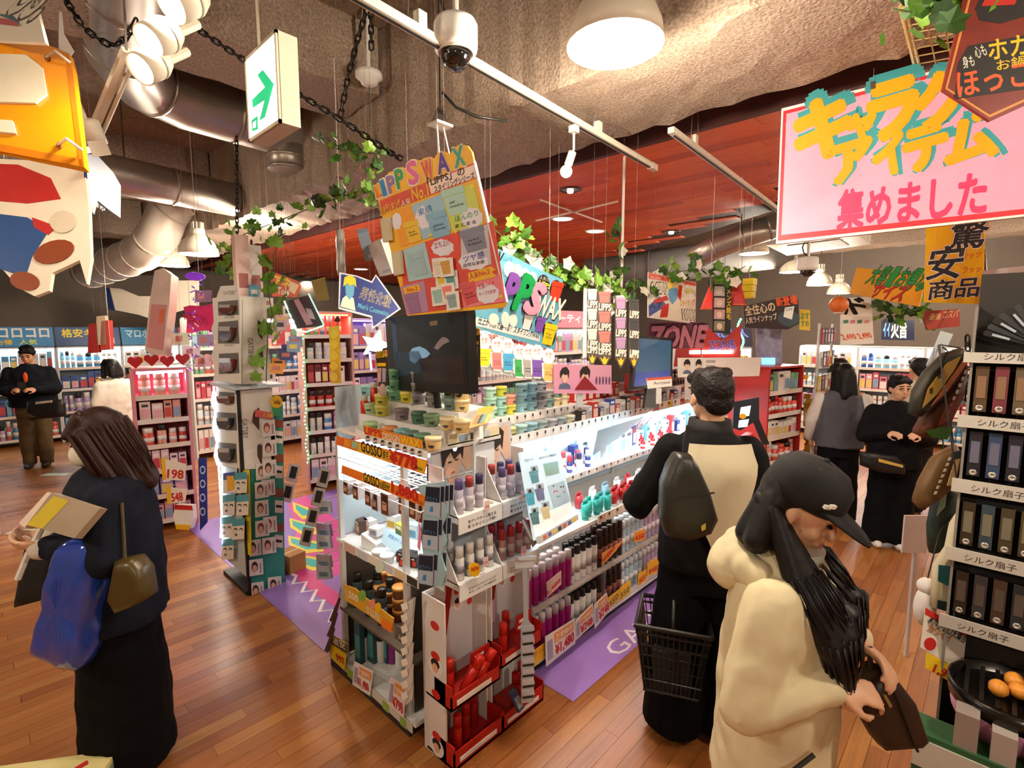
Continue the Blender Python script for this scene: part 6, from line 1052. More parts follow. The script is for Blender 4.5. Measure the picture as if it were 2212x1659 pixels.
# ================================================================ generic shelf units filled with goods
def shelf_unit(M, W, D, levels, zones, label, frame='d8d2cc', back='b8b0aa', header=None, light=None, pegs=False, thick=.02, depth=2, lw=0):
    """local x along the front, y into the unit, z up. zones per level: (palette, kind, wording)"""
    t = E('shelf_unit', label, 'shelf', M); fm = m(frame, .45)
    top = levels[-1][0] + levels[-1][1]
    for x in (0, W): B().bx(x - .012, x + .012, 0, D, 0, top).o('side_panel', fm, t)
    B().bx(0, W, D - .012, D, 0, top).o('back_panel', m(back, .6), t)
    for i, (z, h) in enumerate(levels): B().bx(.012, W - .012, .0, D - .012, z - thick, z).o('shelf_board', fm, t); B().bx(.012, W - .012, -.004, 0, z - thick - .012, z + .012).o('price_rail', m(('e8e0d8', 'e8d8c8')[i % 2], .5), t)
    B().bx(0, W, 0, D, top, top + .02).o('top_board', fm, t)
    if light:
        B().bx(.03, W - .03, .03, .06, top - .03, top - .01).o('light_tube', glow(light[0], light[1]), t)
        if light[2]: lamp_light('lamp_glow', MX.Translation((W / 2, .05, top - .035)), W * .9, light[2], light[3], t, 'RECTANGLE', .05)
    for i, (z, h) in enumerate(levels):
        pal, kind, wording = zones[i % len(zones)]; x = .03
        while x < W - .04:
            c = R.choice(pal); w_ = R.choice((.065, .075, .09, .11)); hh = round(h * R.choice((.66, .76, .86)), 3); n = R.choice((1, 2, 3))
            for _ in range(n):
                if x + w_ > W - .02: x = W; break
                Mp = M @ MX.Translation((x + w_ / 2, .05, z)); q_ = pj(Mp.translation); wd = wording if wording.split()[0] in ('red', 'scarlet', 'lilac', 'pink', 'rose', 'pale', 'white', 'blue', 'translucent') else '%s %s' % (cname(c), wording)
                if not (-40 < q_[0] < 2250): x += w_ + .004; continue
                if kind == 'bottle': put('bottle', bottle_parts(c, R.choice(('f0ece8', '2a2624', c)), round(w_ * .42, 3), hh, round(hh * .25, 3), 'e8e4e0'), Mp, wd, 'bottle', wording)
                else: put('package' if w_ < .08 else 'wide_package', box_parts(w_ * .92, .06, hh, c, R.choice(('f0e8e0', 'e8b0b8', '8aa8c8', 'e8d070', 'c84a4a')), R.choice(('f4f0ec', '3a3434', c))), Mp, wd, 'package', wording)
                x += w_ + .004
    if header:
        txt, hc, tc, hh, tilt = header
        hd = B().bx(0, W, -.02, .0, 0, hh).o('header_sign', m(hc, .45), t, MX.Translation((0, 0, top + .03)) @ MX.Rotation(tilt, 4, 'X'))
        for k, (s_, a, b, z0, z1, c2) in enumerate(txt): ob('lettering', tmesh(s_, m(c2, .5), 0, .05), hd, MX.Translation((a * W, -.0215 - .001 * k, z0 * hh)) @ MX.Rotation(math.pi / 2, 4, 'X') @ MX.Diagonal(((b - a) * W, (z1 - z0) * hh, 1, 1)))
    return t
ORD = ('lowest', 'second', 'third', 'top', 'highest')
def ru(x, y, rz=0): return tr(x, y, 0, rz)
PB = ['4a90c0', '8ac4e0', 'e0eef4', '3a5a9c', 'c8d8e0']; PPk = ['e8a8b8', 'f0d0d8', 'd87a90', 'f4e8e4', 'c85a70']; PMX = ['e8e0d8', 'd86a5a', '5a8ac0', 'e8c860', '7ab088', 'c8a0c8']; PW = ['ece8e4', 'd8dce0', 'f0ece0', 'c8ccd4']; PRD = ['c0302c', 'e05a4a', 'f0d8d0', '8a2024', 'e8a090']; PLV = ['b8a0d0', '9a80c0', 'd8ccE8'.lower(), 'e8e0f0']
LV = [(.12, .36), (.5, .36), (.88, .34), (1.24, .34)]; LV5 = LV + [(1.62, .42)]
# --- far wall of lit displays, left
for k, (x, txt, hc, pals) in enumerate(((-1.3, [('ミライカ', .08, .9, .45, .9, 'f0ece4'), ('最安', .2, .45, .1, .35, 'f0c020')], '3a86c0', (PB, PPk, PB, PW)), (.1, [('ココロコロ', .06, .94, .48, .92, 'f0ece4'), ('お得', .22, .42, .1, .36, 'f0c828'), ('人気', .52, .76, .1, .36, 'c8e060')], '3f8cc4', (PMX, PB, PW, PB)), (.98, [('格安キラビ', .1, .9, .46, .9, 'f0d838'), ('ココ', .6, .9, .1, .4, 'e8e4f0')], '3a5a8c', (PB, PLV, PB, PB)), (1.86, [('マロポミ', .08, .62, .42, .9, 'bfe4f4'), ('お得', .66, .94, .42, .9, 'e8684c')], '2f84b8', (PW, PPk, PMX, PW)), (2.74, [('コスメ館', .1, .9, .4, .9, 'f4ece4')], 'c86a80', (PMX, PPk, PW, PMX)), (3.62, [('ヘアケア', .1, .9, .4, .9, 'f4ece4')], '8a5a90', (PW, PMX, PLV, PW)))):
    shelf_unit(ru(x, 11.3), .86, .42, LV, [(p, 'bottle' if (i + k) % 2 else 'package', 'tiny %s in far wall bay %s, %s shelf' % (('bottle' if (i + k) % 2 else 'package'), ('under the left blue sign', 'under the white-lettered blue sign', 'under the yellow-lettered blue sign', 'under the pale-lettered sign', 'under the pink sign', 'under the violet sign')[k], ORD[i])) for i, p in enumerate(pals)],
               'far wall shelf bay ' + ('at the left picture edge under a blue sign', 'under the white-lettered blue sign', 'under the yellow-lettered blue sign', 'under the pale and red lettered sign', 'under the pink sign', 'under the violet sign')[k], 'dfe6ea', 'cfe0e8', (txt, hc, 'f0', .32, -.25), ('e8f6ff', 12, 10, COOL))
shelf_unit(ru(-.95, 6.6, 0), 1.0, .4, [(.1, .3), (.42, .3), (.74, .3), (1.06, .3), (1.38, .3)], [(['9ab8b0', 'c8d4cc', '7a9a98', 'e0a0a0', 'b8c8c0'], 'package', 'blurred pastel package on the shelf at the left picture edge, %s level' % ORD[i]) for i in range(5)], 'tall shelf of pastel packs at the left picture edge', 'b8c4c0', '8a9a98')
# --- middle bays behind the tower and the mat
shelf_unit(ru(2.15, 8.3), 2.3, .42, LV5, [(PW, 'package', 'pale package on the lowest row of the white-lit shelf behind the tower'), (PB, 'bottle', 'blue and white bottle on the white-lit shelf behind the tower'), (PPk, 'package', 'pink package on the white-lit shelf behind the tower'), (PMX, 'bottle', 'mixed bottle on the fourth row of the white-lit shelf'), (PMX, 'package', 'mixed package on the top row of the white-lit shelf')], 'white-lit shelf seen between the tower and the green light string', 'e8e4e0', 'd8dce0', None, ('f4f8ff', 12, 9, COOL))
shelf_unit(ru(3.5, 7.2), 1.4, .42, LV5, [(PLV, 'package', 'lilac pack on the violet bay, %s row' % ORD[i]) for i in range(5)], 'bay of lilac packs left of the black screen', 'c8b8d8', 'a890c0', None, ('c8a0ff', 4, 3, (.75, .55, 1)))
t = shelf_unit(ru(2.62, 5.75, -.25), .55, .35, [(.12, .28), (.42, .26), (.7, .26), (.98, .26), (1.26, .26), (1.54, .26), (1.82, .26)], [(PRD, 'package', 'red package on the red-lit rack'), (PW, 'bottle', 'clear bottle on the red-lit rack'), (PMX, 'bottle', 'small coloured bottle on the red-lit rack'), (PRD, 'bottle', 'red bottle on the red-lit rack')], 'narrow red-lit rack under the green light-string poster', 'd8a8a0', 'b86a60', None, ('ff5a40', 8, 5, (1, .3, .22)))
bdm = B().sph((0, 0, 0), .009, 6, 4).mesh('light_bead', glow('5affa0', 6))
for k in range(34): ob('light_bead', bdm, t, MX.Translation((-.02 + .012 * math.sin(k), -.02, .35 + .045 * k)))
bdr = B().sph((0, 0, 0), .009, 6, 4).mesh('light_bead', glow('ff4a4a', 6))
for k in range(22): ob('light_bead', bdr, t, MX.Translation((.57 + .012 * math.sin(k), -.02, .3 + .045 * k)))
f = Fr(gd(705, 765, 4.9), -FW).thing('yellow_strip', 'tall yellow strip of hanging golden packs right of the red-lit rack', 'pack strip'); f.poly('strip', [(710, 706), (733, 704), (737, 828), (716, 828)], m('e8b81c', .5), -.004, .004)
for k in range(5): f.ell('golden_pack', (722, 722 + 23 * k), 9, 10, m('f0c838', .3), .001, .01)
strings(f, [(722, 706)], ZC)
shelf_unit(ru(4.95, 6.4), 1.3, .42, LV[2:], [(PMX, 'package', 'mixed package on the hidden back bay'), (PW, 'bottle', 'white bottle on the hidden back bay')], 'white bay glimpsed between the screen and the blue banner', 'e8e4e0', 'dce4e8', None, ('eaf4ff', 10, 6, COOL))
for k, x in enumerate((4.0, 5.5)): shelf_unit(ru(x, 4.75), 1.45, .42, [(.9, .3), (1.22, .3), (1.54, .34)], [((PMX, PW, PRD, PLV)[(i + 2 * k) % 4], ('package', 'bottle')[i % 2], '%s in the lit bay behind the blue jar banner, %s row' % (('package', 'bottle')[i % 2], ORD[i])) for i in range(3)], ('white-lit bay right behind the blue jar banner', 'white-lit bay behind the hanging jar strips')[k], 'e8e4e4', 'dce4ea', ([('ビューティー', .1, .9, .3, .8, 'f4f0e8')], ('3f6fb0', 'c04a6a')[k], 'f', .26, -.15), ('f2f8ff', 10, 6, COOL))
# star lantern
f = Fr(gd(805, 745, 4.2), -FW).thing('star_lantern', 'blue-white glowing star lantern beside the black screen', 'lantern'); f.poly('star', star((812, 745), 34, 5, .45, -1.3), m('d8e8f4', .3, em=1.1), -.02, .04); f.poly('violet_tube', [(797, 735), (800, 735), (806, 800), (802, 800)], glow('a070ff', 5), .02, .01); strings(f, [(815, 715)], ZC)
# --- pink heart rack left of the tower
t = shelf_unit(ru(.98, 5.62, -.15), .42, .4, [(.1, .22), (.34, .22), (.58, .22), (.82, .22), (1.06, .2), (1.28, .24)], [(PPk, 'package', 'pink pack on the lower rows of the heart rack'), (PLV, 'package', 'lilac pack on the heart rack'), (PPk, 'package', 'rose pack on the heart rack'), (PRD, 'bottle', 'red bottle on the heart rack'), (PRD, 'package', 'red pack on the heart rack'), (PRD, 'bottle', 'translucent red bottle at the top of the heart rack')], 'pink-red rack topped with red hearts left of the tower', 'e0909a', 'd05a64', None, ('ffd0ff', 8, 4, (1, .6, .8)))
hb = B().prism([(0, -.05), (.05, .005), (.045, .035), (.02, .045), (0, .025), (-.02, .045), (-.045, .035), (-.05, .005)], -.01, .01, MX.Rotation(math.pi / 2, 4, 'X')).mesh('heart', m('c01c20', .3))
for k in range(4): ob('heart', hb, t, MX.Translation((.03 + .12 * k, -.01, 1.6 + .015 * (k % 2))) @ MX.Scale(1.15, 4))
for k, (pl, num) in enumerate((([(348, 990), (402, 1002), (400, 1038), (352, 1036)], '198'), ([(360, 1052), (405, 1056), (400, 1085), (362, 1088)], '548'))):
    f = FD(*pl[0], 4.7).thing('price_card', 'white price card reading %s, %s of two on the pink rack' % (num, ('upper', 'lower')[k]), 'price card'); f.poly('card', pl, m('ecdfd0', .5), 0, .003); f.text(num, (pl[3][0] + 10, pl[3][1] - 4), (pl[2][0] - 4, pl[2][1] - 4), 18, RED, .004, .06); f.poly('yellow_edge', [pl[0], (pl[0][0] + 9, pl[0][1]), (pl[3][0] + 8, pl[3][1]), pl[3]], YEL, .0035, .001)
    B().tube([V((*f.l(pl[0]), 0)), V((*f.l(pl[0]), -.12))], .003, 5).o('clip', STEEL, f.root)
f = Fr(gd(385, 1110, 4.75), -FW).thing('mascot_pack', 'white rounded pack with red lid on the floor by the pink rack', 'pack'); f.poly('pack', [(378, 1090), (415, 1092), (418, 1120), (412, 1142), (380, 1140), (374, 1115)], PAPER, -.06, .06); f.poly('red_lid', [(378, 1090), (415, 1092), (417, 1102), (377, 1100)], RED, .001, .004); f.poly('yellow_base', [(382, 1132), (412, 1134), (410, 1144), (384, 1142)], YEL, .001, .02)
f = Fr(gd(428, 1060, 4.7), -FW).thing('blue_banner', 'dark blue standing strip with white rings beside the tower', 'banner'); f.poly('strip', [(428, 990), (446, 988), (448, 1128), (432, 1146)], m('1c2f86', .5), -.006, .006)
for k in range(4): f.ell('white_ring', (438, 1015 + 30 * k), 6, 9, m('c8d0e8', .5), .001, .001); f.ell('ring_core', (438, 1015 + 30 * k), 4, 6, m('1c2f86', .5), .0022, .001)
# hanging pieces above it
f = FQ((338, 590), (376, 594), (360, 768), (320, 760), 5.0).thing('pillow_pack', 'long pink wrapped pillow pack hanging left of the purple garland', 'pack'); f.poly('pack', [(340, 588), (358, 582), (376, 596), (372, 660), (358, 768), (338, 772), (319, 758), (330, 650)], m('d8b4a8', .25, two='e0c8bc', coat=.4), -.05, .08); f.poly('pink_print', [(334, 660), (366, 662), (358, 760), (324, 752)], m('d08a88', .4), .031, .002); f.poly('orange_print', [(352, 672), (362, 672), (358, 700), (350, 700)], m('e0704c', .4), .034, .002); strings(f, [(356, 586)], ZC)
f = FQ((398, 662), (470, 654), (470, 712), (402, 720), 4.9).thing('pink_sheet', 'fluorescent pink paper sheet behind the purple garland', 'paper'); f.poly('sheet', [(396, 664), (410, 660), (438, 662), (470, 654), (464, 684), (468, 715), (440, 714), (402, 722), (404, 690)], m('f0387a', .5), -.004, .004); f.text('特価', (410, 705), (455, 700), 26, m('b81c50', .5), .001, .01); strings(f, [(410, 662), (462, 657)], ZC)
t = E('tinsel_garland', 'purple and silver tinsel garland dangling left of the white tower', 'garland', MX.Translation(gd(430, 600, 4.8))); q0 = gd(430, 600, 4.8)
for k in range(46):
    a, b = k / 45, R.random(); q = gd(430 - 20 * a + 8 * math.sin(k), 600 + 200 * a, 4.8) - q0
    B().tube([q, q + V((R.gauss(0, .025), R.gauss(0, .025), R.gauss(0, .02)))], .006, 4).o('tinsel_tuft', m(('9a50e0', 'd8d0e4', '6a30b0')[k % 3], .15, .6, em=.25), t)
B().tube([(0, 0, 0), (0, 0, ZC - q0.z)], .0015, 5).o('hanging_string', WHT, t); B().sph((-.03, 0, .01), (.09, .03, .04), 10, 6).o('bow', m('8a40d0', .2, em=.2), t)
for c_, h_, lb in (((415, 760), 'e8d8e4', 'pale pink lettered card hanging over the heart rack'), ((445, 735), 'a890b8', 'small mauve card beside the tinsel'), ((392, 732), 'd8e0c0', 'pale green card behind the pillow pack'), ((440, 640), '7a5a80', 'dark mauve card under the tinsel bow'), ((440, 780), 'e8b8c8', 'pink framed card hanging beside the tower')):
    f = Fr(gd(*c_, 4.95), -FW).thing('hanging_card', lb, 'card'); f.poly('card', [(c_[0] - 18, c_[1] - 12), (c_[0] + 18, c_[1] - 13), (c_[0] + 17, c_[1] + 12), (c_[0] - 19, c_[1] + 13)], m(h_, .5), 0, .004); f.poly('printed_block', [(c_[0] - 12, c_[1] - 6), (c_[0] + 2, c_[1] - 7), (c_[0] + 2, c_[1] + 5), (c_[0] - 12, c_[1] + 6)], m('c87a70', .5), .0045, .001); strings(f, [(c_[0], c_[1] - 12)], ZC)
for k in range(14):
    c_ = (576 + (k * 29) % 66, 655 + (k * 47) % 170); h_ = ('e8e0dc', 'd8b0b8', '8aa0c0', 'e89a3c', 'f0e8d8', 'c8a0c0', '3a4a8a')[k % 7]
    f = Fr(gd(*c_, 4.9 + .06 * k), -FW).thing('hanging_card', ('%s card among the hanging cards right of the tower, ' % cname(h_)) + ('upper part', 'lower part')[c_[1] > 740], 'card', 'cards hung right of the tower'); f.poly('card', [(c_[0] - 15, c_[1] - 12), (c_[0] + 14, c_[1] - 11), (c_[0] + 15, c_[1] + 12), (c_[0] - 14, c_[1] + 11)], m(h_, .5), 0, .004); f.poly('printed_block', [(c_[0] - 9, c_[1] - 5), (c_[0] + 8, c_[1] - 5), (c_[0] + 8, c_[1] + 4), (c_[0] - 9, c_[1] + 4)], m(('c87a70', '3a3a44', 'e8d060')[k % 3], .5), .0045, .001); strings(f, [(c_[0], c_[1] - 12)], ZC)
# pale sail and dark blue banner on the far side
f = Fr(gd(300, 640, 8.6), -FW).thing('fabric_sail', 'cream fabric sail draped above the far displays', 'fabric'); f.poly('cloth', [(238, 622), (262, 624), (300, 640), (338, 640), (372, 606), (430, 606), (430, 660), (330, 690), (300, 680), (250, 670)], m('d8ccb8', .7), -.01, .02); f.poly('dark_edge', [(228, 622), (238, 622), (250, 672), (236, 668)], m('1c2a5c', .6), .011, .01); strings(f, [(240, 624), (425, 608)], ZC)
for k, (x, y, h_) in enumerate(((205, 735, 'a02420'), (222, 718, 'c8a890'), (232, 728, 'b83c30'))):
    f = Fr(gd(x, y, 7.6), -FW).thing('hanging_garment', ('dark red garment', 'beige garment', 'bright red garment')[k] + ' hanging in front of the far displays', 'garment'); f.poly('cloth', [(x - 10, y - 34), (x + 8, y - 36), (x + 11, y + 26), (x - 12, y + 28)], m(h_, .7), -.03, .06); strings(f, [(x, y - 34)], ZC)
t = E('white_dress', 'tiered cream dress hanging by the person in white', 'garment', MX.Translation(gd(243, 800, 7.0))); B().lathe([(.17, -.22), (.13, -.1), (.15, -.1), (.1, .05), (.12, .05), (.05, .16), (.02, .2)], 14).o('dress', m('e8dcc8', .7), t, smooth=True); B().tube([(0, 0, .19), (0, 0, ZC - gd(243, 800, 7.0).z)], .0015, 5).o('hanging_string', WHT, t)
# ================================================================ white cardboard tower
WC = m('e0dbd0', .6, var=.03)
t = E('display_tower', 'tall white cardboard tower with rounded windows of hair tools and hanging cards below', 'display tower', MX.Translation((1.22, 3.78, 0)))
def twb(name, a, mt): return B().bx(*a).o(name, mt, t, MX.Translation((-1.22, -3.78, 0)))
twb('upper_box', (1.235, 1.46, 3.765, 4.16, 1.53, 2.12), WC); twb('lower_box', (1.235, 1.47, 3.765, 4.2, .93, 1.475), WC); twb('shelf_plate', (1.21, 1.55, 3.72, 4.25, 1.485, 1.505), m('c8d4dc', .3)); twb('core_panel', (1.24, 1.50, 3.80, 4.22, .12, .93), m('b8c4c0', .5)); twb('black_post', (1.228, 1.25, 3.752, 3.772, .0, 1.5), BLK); twb('foot_plate', (1.22, 1.5, 3.77, 4.25, .0, .03), BLK)
fx = FX(1.232); fx.root = t; fy = FY(3.763); fy.root = t; iv = MX.Translation((-1.22, -3.78, 0))
def onx(name, pl, mt, z, th=.004): o_ = B().prism([fx.l(p) for p in pl], z, z + th).o(name, mt, t, iv @ fx.M); return o_
def ony(name, pl, mt, z, th=.004): o_ = B().prism([fy.l(p) for p in pl], z, z + th).o(name, mt, t, iv @ fy.M); return o_
onx('face_card', [(478, 618), (515, 616), (520, 650), (522, 830), (462, 822), (466, 800), (458, 770), (466, 740), (458, 710), (468, 680), (470, 640)], WC, .001, .004); onx('face_card', [(460, 845), (512, 852), (520, 1012), (470, 1005), (462, 985), (468, 955), (458, 920), (466, 890), (456, 870)], WC, .001, .004)
ony('side_card', [(524, 648), (555, 655), (566, 672), (556, 690), (556, 720), (568, 742), (556, 765), (560, 790), (566, 828), (524, 830)], WC, .001, .004); ony('side_card', [(515, 852), (545, 850), (556, 868), (548, 890), (540, 910), (552, 935), (560, 955), (545, 985), (556, 1012), (520, 1014)], WC, .001, .004)
for pl, col in (([(473, 652), (516, 648), (518, 680), (474, 682)], '6a3a34'), ([(474, 696), (516, 692), (519, 742), (473, 742)], '5a3a36'), ([(475, 764), (517, 762), (519, 806), (475, 808)], '7a3430'), ([(476, 846), (508, 848), (508, 872), (472, 870)], '6a3430'), ([(470, 890), (512, 892), (514, 930), (468, 926)], '2a3444'), ([(472, 955), (512, 958), (514, 1000), (474, 998)], '2a3038')):
    onx('recess_shade', pl, m('6a645c', .7), .006, .001); cx_ = sum(p[0] for p in pl) / 4 + 3; cy_ = sum(p[1] for p in pl) / 4 + 4; w_ = 15; h_ = (pl[3][1] - pl[0][1]) * .3  # flat grey patch paints the shade inside each cut-out window
    onx('hair_tool', [(cx_ - w_, cy_ - h_), (cx_ + w_, cy_ - h_), (cx_ + w_ - 2, cy_ + h_ * .3), (cx_ + w_ * .4, cy_ + h_), (cx_ - w_ * .4, cy_ + h_), (cx_ - w_ + 2, cy_ + h_ * .3)], m(col, .2), .008, .03); onx('tool_sleeve', [(cx_ - w_ * .8, cy_ - h_ * 1.2), (cx_ + w_ * .8, cy_ - h_ * 1.2), (cx_ + w_ * .8, cy_ - h_ * .5), (cx_ - w_ * .8, cy_ - h_ * .5)], m('b8b4b0', .2), .04, .002)
def ltr(fr, s_, p0, p1, h_, mt, z):
    a = V(fr.l(p0)); b = V(fr.l(p1)); ux = b - a; hh = (V(fr.l((p0[0], p0[1] - h_))) - a).length
    ob('lettering', tmesh(s_, mt), t, iv @ fr.M @ MX.Translation((a.x, a.y, z)) @ MX.Rotation(math.atan2(ux.y, ux.x), 4, 'Z') @ MX.Diagonal((ux.length, hh, 1, 1)))
ltr(fy, 'GATSBY', (534, 730), (536, 772), 11, m('4a4640', .6), .0062); ltr(fy, 'GATSBY', (521, 905), (524, 948), 11, m('4a4640', .6), .0062); ltr(fx, 'GATSBY', (484, 637), (512, 636), 8, m('8a847a', .6), .0062)
for y in (692, 752, 878): ltr(fx, 'GATSBY', (486, y - 4), (508, y - 4), 5, m('a8a298', .6), .0062)
for pl in ([(556, 690), (568, 700), (567, 735), (556, 722)], [(556, 765), (568, 752), (570, 800), (560, 790)], [(548, 890), (560, 880), (560, 930), (545, 912)], [(556, 958), (566, 962), (566, 1008), (556, 985)]): ony('side_tool', pl, m('5a4038', .25), -.02, .02)
twb('light_strip', (1.225, 1.235, 4.225, 4.24, .18, 1.47), glow('dfeeff', 9)); lamp_light('lamp_glow', iv @ MX.Translation((1.2, 4.245, .85)) @ MX.Rotation(math.radians(-90), 4, 'Y') @ MX.Rotation(0, 4, 'Z'), 1.2, 3.0, (.75, .85, 1), t, 'RECTANGLE', .04)
onx('yellow_backing', [(476, 1020), (535, 1015), (540, 1200), (480, 1195)], m('d8c428', .5), -.012, .004); ony('teal_backing', [(545, 865), (612, 872), (616, 1270), (540, 1282)], m('2f9088', .5), -.01, .004); ony('green_label', [(585, 905), (612, 908), (614, 1180), (590, 1185)], m('3a8a78', .5), -.004, .002)
for k in range(4): ony('lash_picture', [(594, 930 + 75 * k), (611, 932 + 75 * k), (611, 958 + 75 * k), (594, 957 + 75 * k)], m('e0d4cc', .5), 0, .002); ony('lash_arc', [(596, 940 + 75 * k), (609, 942 + 75 * k), (609, 947 + 75 * k), (596, 946 + 75 * k)], INK, .0022, .001); ony('hair_picture', [(592, 905 + 75 * k), (612, 907 + 75 * k), (612, 924 + 75 * k), (592, 923 + 75 * k)], m('8a4a34', .5), 0, .002)
for k, (x, y, hr) in enumerate([(564, 912, 'a04a38'), (567, 955, '5a3a30'), (567, 998, '5a3a30'), (552, 1005, '6a4a40'), (564, 1040, 'a04a38'), (550, 1045, '6a4a40'), (550, 1085, '6a4a40'), (568, 1120, '8a4a3c'), (551, 1128, '8a4a3c'), (534, 1170, '3a2a24'), (566, 1165, '5a3a30'), (538, 1212, '3a2a24'), (540, 1262, '4a2a20'), (578, 1250, '4a2a20')]):
    f = FY(3.755 - .004 * (k % 3)).thing('face_card', 'white portrait card hanging on the right side of the tower, %s rows' % ('upper' if y < 1035 else 'middle' if y < 1150 else 'lowest'), 'card', 'portrait cards on the tower'); f.poly('card', [(x, y - 2), (x + 29, y - 6), (x + 31, y + 28), (x + 1, y + 33)], m('e6dfd8', .45), 0, .003); f.ell('portrait_hair', (x + 12, y + 12), 7, 11, m(hr, .5), .0034, .0006); f.ell('portrait_face', (x + 12, y + 15), 5, 7, m('e0b49c', .5), .0042, .0006); f.poly('side_print', [(x + 22, y + 4), (x + 26, y + 3), (x + 27, y + 24), (x + 23, y + 26)], m('a8a09c', .5), .0034, .0006)
    B().tube([V((*f.l((x + 15, y)), .002)), V((*f.l((x + 15, y)), -.03))], .002, 5).o('peg', STEEL, f.root)
for k, (x, y) in enumerate(((483, 1022), (508, 1022), (482, 1070), (512, 1070), (477, 1118), (503, 1122), (480, 1165))):
    yl = k == 0
    f = FX(1.216 - .004 * (k % 2)).thing('lash_card', ('yellow and blue card at the top left of the tower card rack' if yl else 'teal and white eye picture card hanging on the left side of the tower'), 'card', None if yl else 'eye cards on the tower'); f.poly('card', [(x, y), (x + 26, y - 3), (x + 25, y + 42), (x - 1, y + 44)], m('e4dfcf', .45), 0, .003); f.poly('teal_head', [(x, y), (x + 26, y - 3), (x + 26, y + 12), (x, y + 15)], m('3a9cae' if not yl else '2a4aa0', .5), .0032, .001)
    if yl: f.poly('yellow_shape', [(x + 8, y + 6), (x + 24, y + 5), (x + 24, y + 34), (x + 10, y + 38)], YEL, .0046, .001)
    else:
        for j in range(2): f.ell('eye_print', (x + 7 + 12 * j, y + 22), 4, 4, m('2a2a2c', .5), .0034, .0006); f.ell('eye_white', (x + 7 + 12 * j, y + 24), 3, 3, m('e4dfcf', .5), .0042, .0004)
        f.ell('cross_print', (x + 8, y + 33), 3, 3, m('6a6a6c', .5), .0034, .0006)
    B().tube([V((*f.l((x + 13, y)), .002)), V((*f.l((x + 13, y)), -.03))], .002, 5).o('peg', STEEL, f.root)
f = FY(3.745).thing('round_badge', 'golden crowned badge with green ribbon on the tower', 'badge'); f.ell('badge', (597, 868), 13, 14, m('e0b020', .4), 0, .004); f.poly('green_ribbon', [(588, 880), (607, 882), (605, 900), (590, 898)], m('3a9a60', .5), -.001, .002); f.poly('crown', [(591, 872), (592, 863), (596, 868), (599, 861), (602, 868), (605, 864), (605, 874)], m('8a6410', .5), .0044, .001)
f = FY(3.748).thing('price_strip', 'red strip reading 1100 at the top of the portrait cards', 'price strip'); f.poly('strip', [(552, 885), (590, 892), (588, 906), (550, 900)], m('d8605c', .5), 0, .003); f.text('1,100', (568, 901), (588, 904), 10, m('f0d040', .5), .004, .04)
chain(pts(((515, 1018, 3.62), (513, 1040, 3.62), (512, 1068, 3.62))), 'short black chain dangling in front of the eye cards')
for k, (x, y, h_, lb) in enumerate(((526, 560, 'e4c0b4', 'tall pink tube box standing on top of the tower'), (560, 565, 'd8d0cc', 'clear tube pack with a portrait on top of the tower'))):
    p = gy(x, 640, 3.85); t2 = E('tube_box', lb, 'box', MX.Translation((p.x, 3.86 + .06 * k, 2.121))); B().bx(-.045, .045, -.03, .03, 0, .42 - .05 * k).o('carton', m(h_, .3), t2); B().bx(-.03, .03, -.0315, -.03, .06, .16).o('portrait_print', m('a8605a', .5), t2)
t2 = E('blue_tag', 'small light blue tag box on the tower top edge', 'tag', MX.Translation((1.40, 3.84, 2.121))); B().bx(-.03, .03, -.03, .0, 0, .085).o('tag', m('6ab0d0', .4), t2); B().bx(-.02, .02, -.032, -.03, .02, .05).o('tag_print', PAPER, t2)
# cardboard box and hanging strips in the mat aisle
t2 = E('cardboard_box', 'small brown cardboard box on the mat behind the tower', 'box', tr(1.62, 3.95, .0031, .2)); B().bx(-.07, .07, -.09, .09, 0, .14).o('carton', m('b08050', .8), t2); B().bx(-.07, .07, -.01, .01, .14, .1408).o('tape', m('c8a878', .4), t2)
def vstrip(x, y, n, col, lb, t_, hang=False):
    f = Fr(gd(x, y, t_), -FW + RT * .3).thing('blister_strip', lb, 'blister strip')
    for k in range(n): s_ = f.poly('blister_pack', [(x - k * 12, y + 42 * k), (x + 24 - k * 12, y + 4 + 42 * k), (x + 14 - k * 12, y + 44 + 42 * k), (x - 9 - k * 12, y + 38 + 42 * k)], m(col, .25), .004 * k, .008); f.poly('pack_print', [(x + 4 - k * 12, y + 6 + 42 * k), (x + 18 - k * 12, y + 9 + 42 * k), (x + 12 - k * 12, y + 34 + 42 * k), (x - 2 - k * 12, y + 31 + 42 * k)], INK, .0085 + .004 * k, .001, par=s_)
    if hang: strings(f, [(x + 12, y)], ZC)
    else: B().tube([V((*f.l((x + 12, y)), 0)), V((*f.l((x + 38, y - 40)), -.1))], .003, 5).o('hook', STEEL, f.root)
vstrip(692, 1010, 4, 'b8b0ac', 'slanting strip of silver and black packs left of the island', 2.85); vstrip(626, 1000, 2, 'd8c0bc', 'pinkish double strip of packs over the mat', 4.2, True)
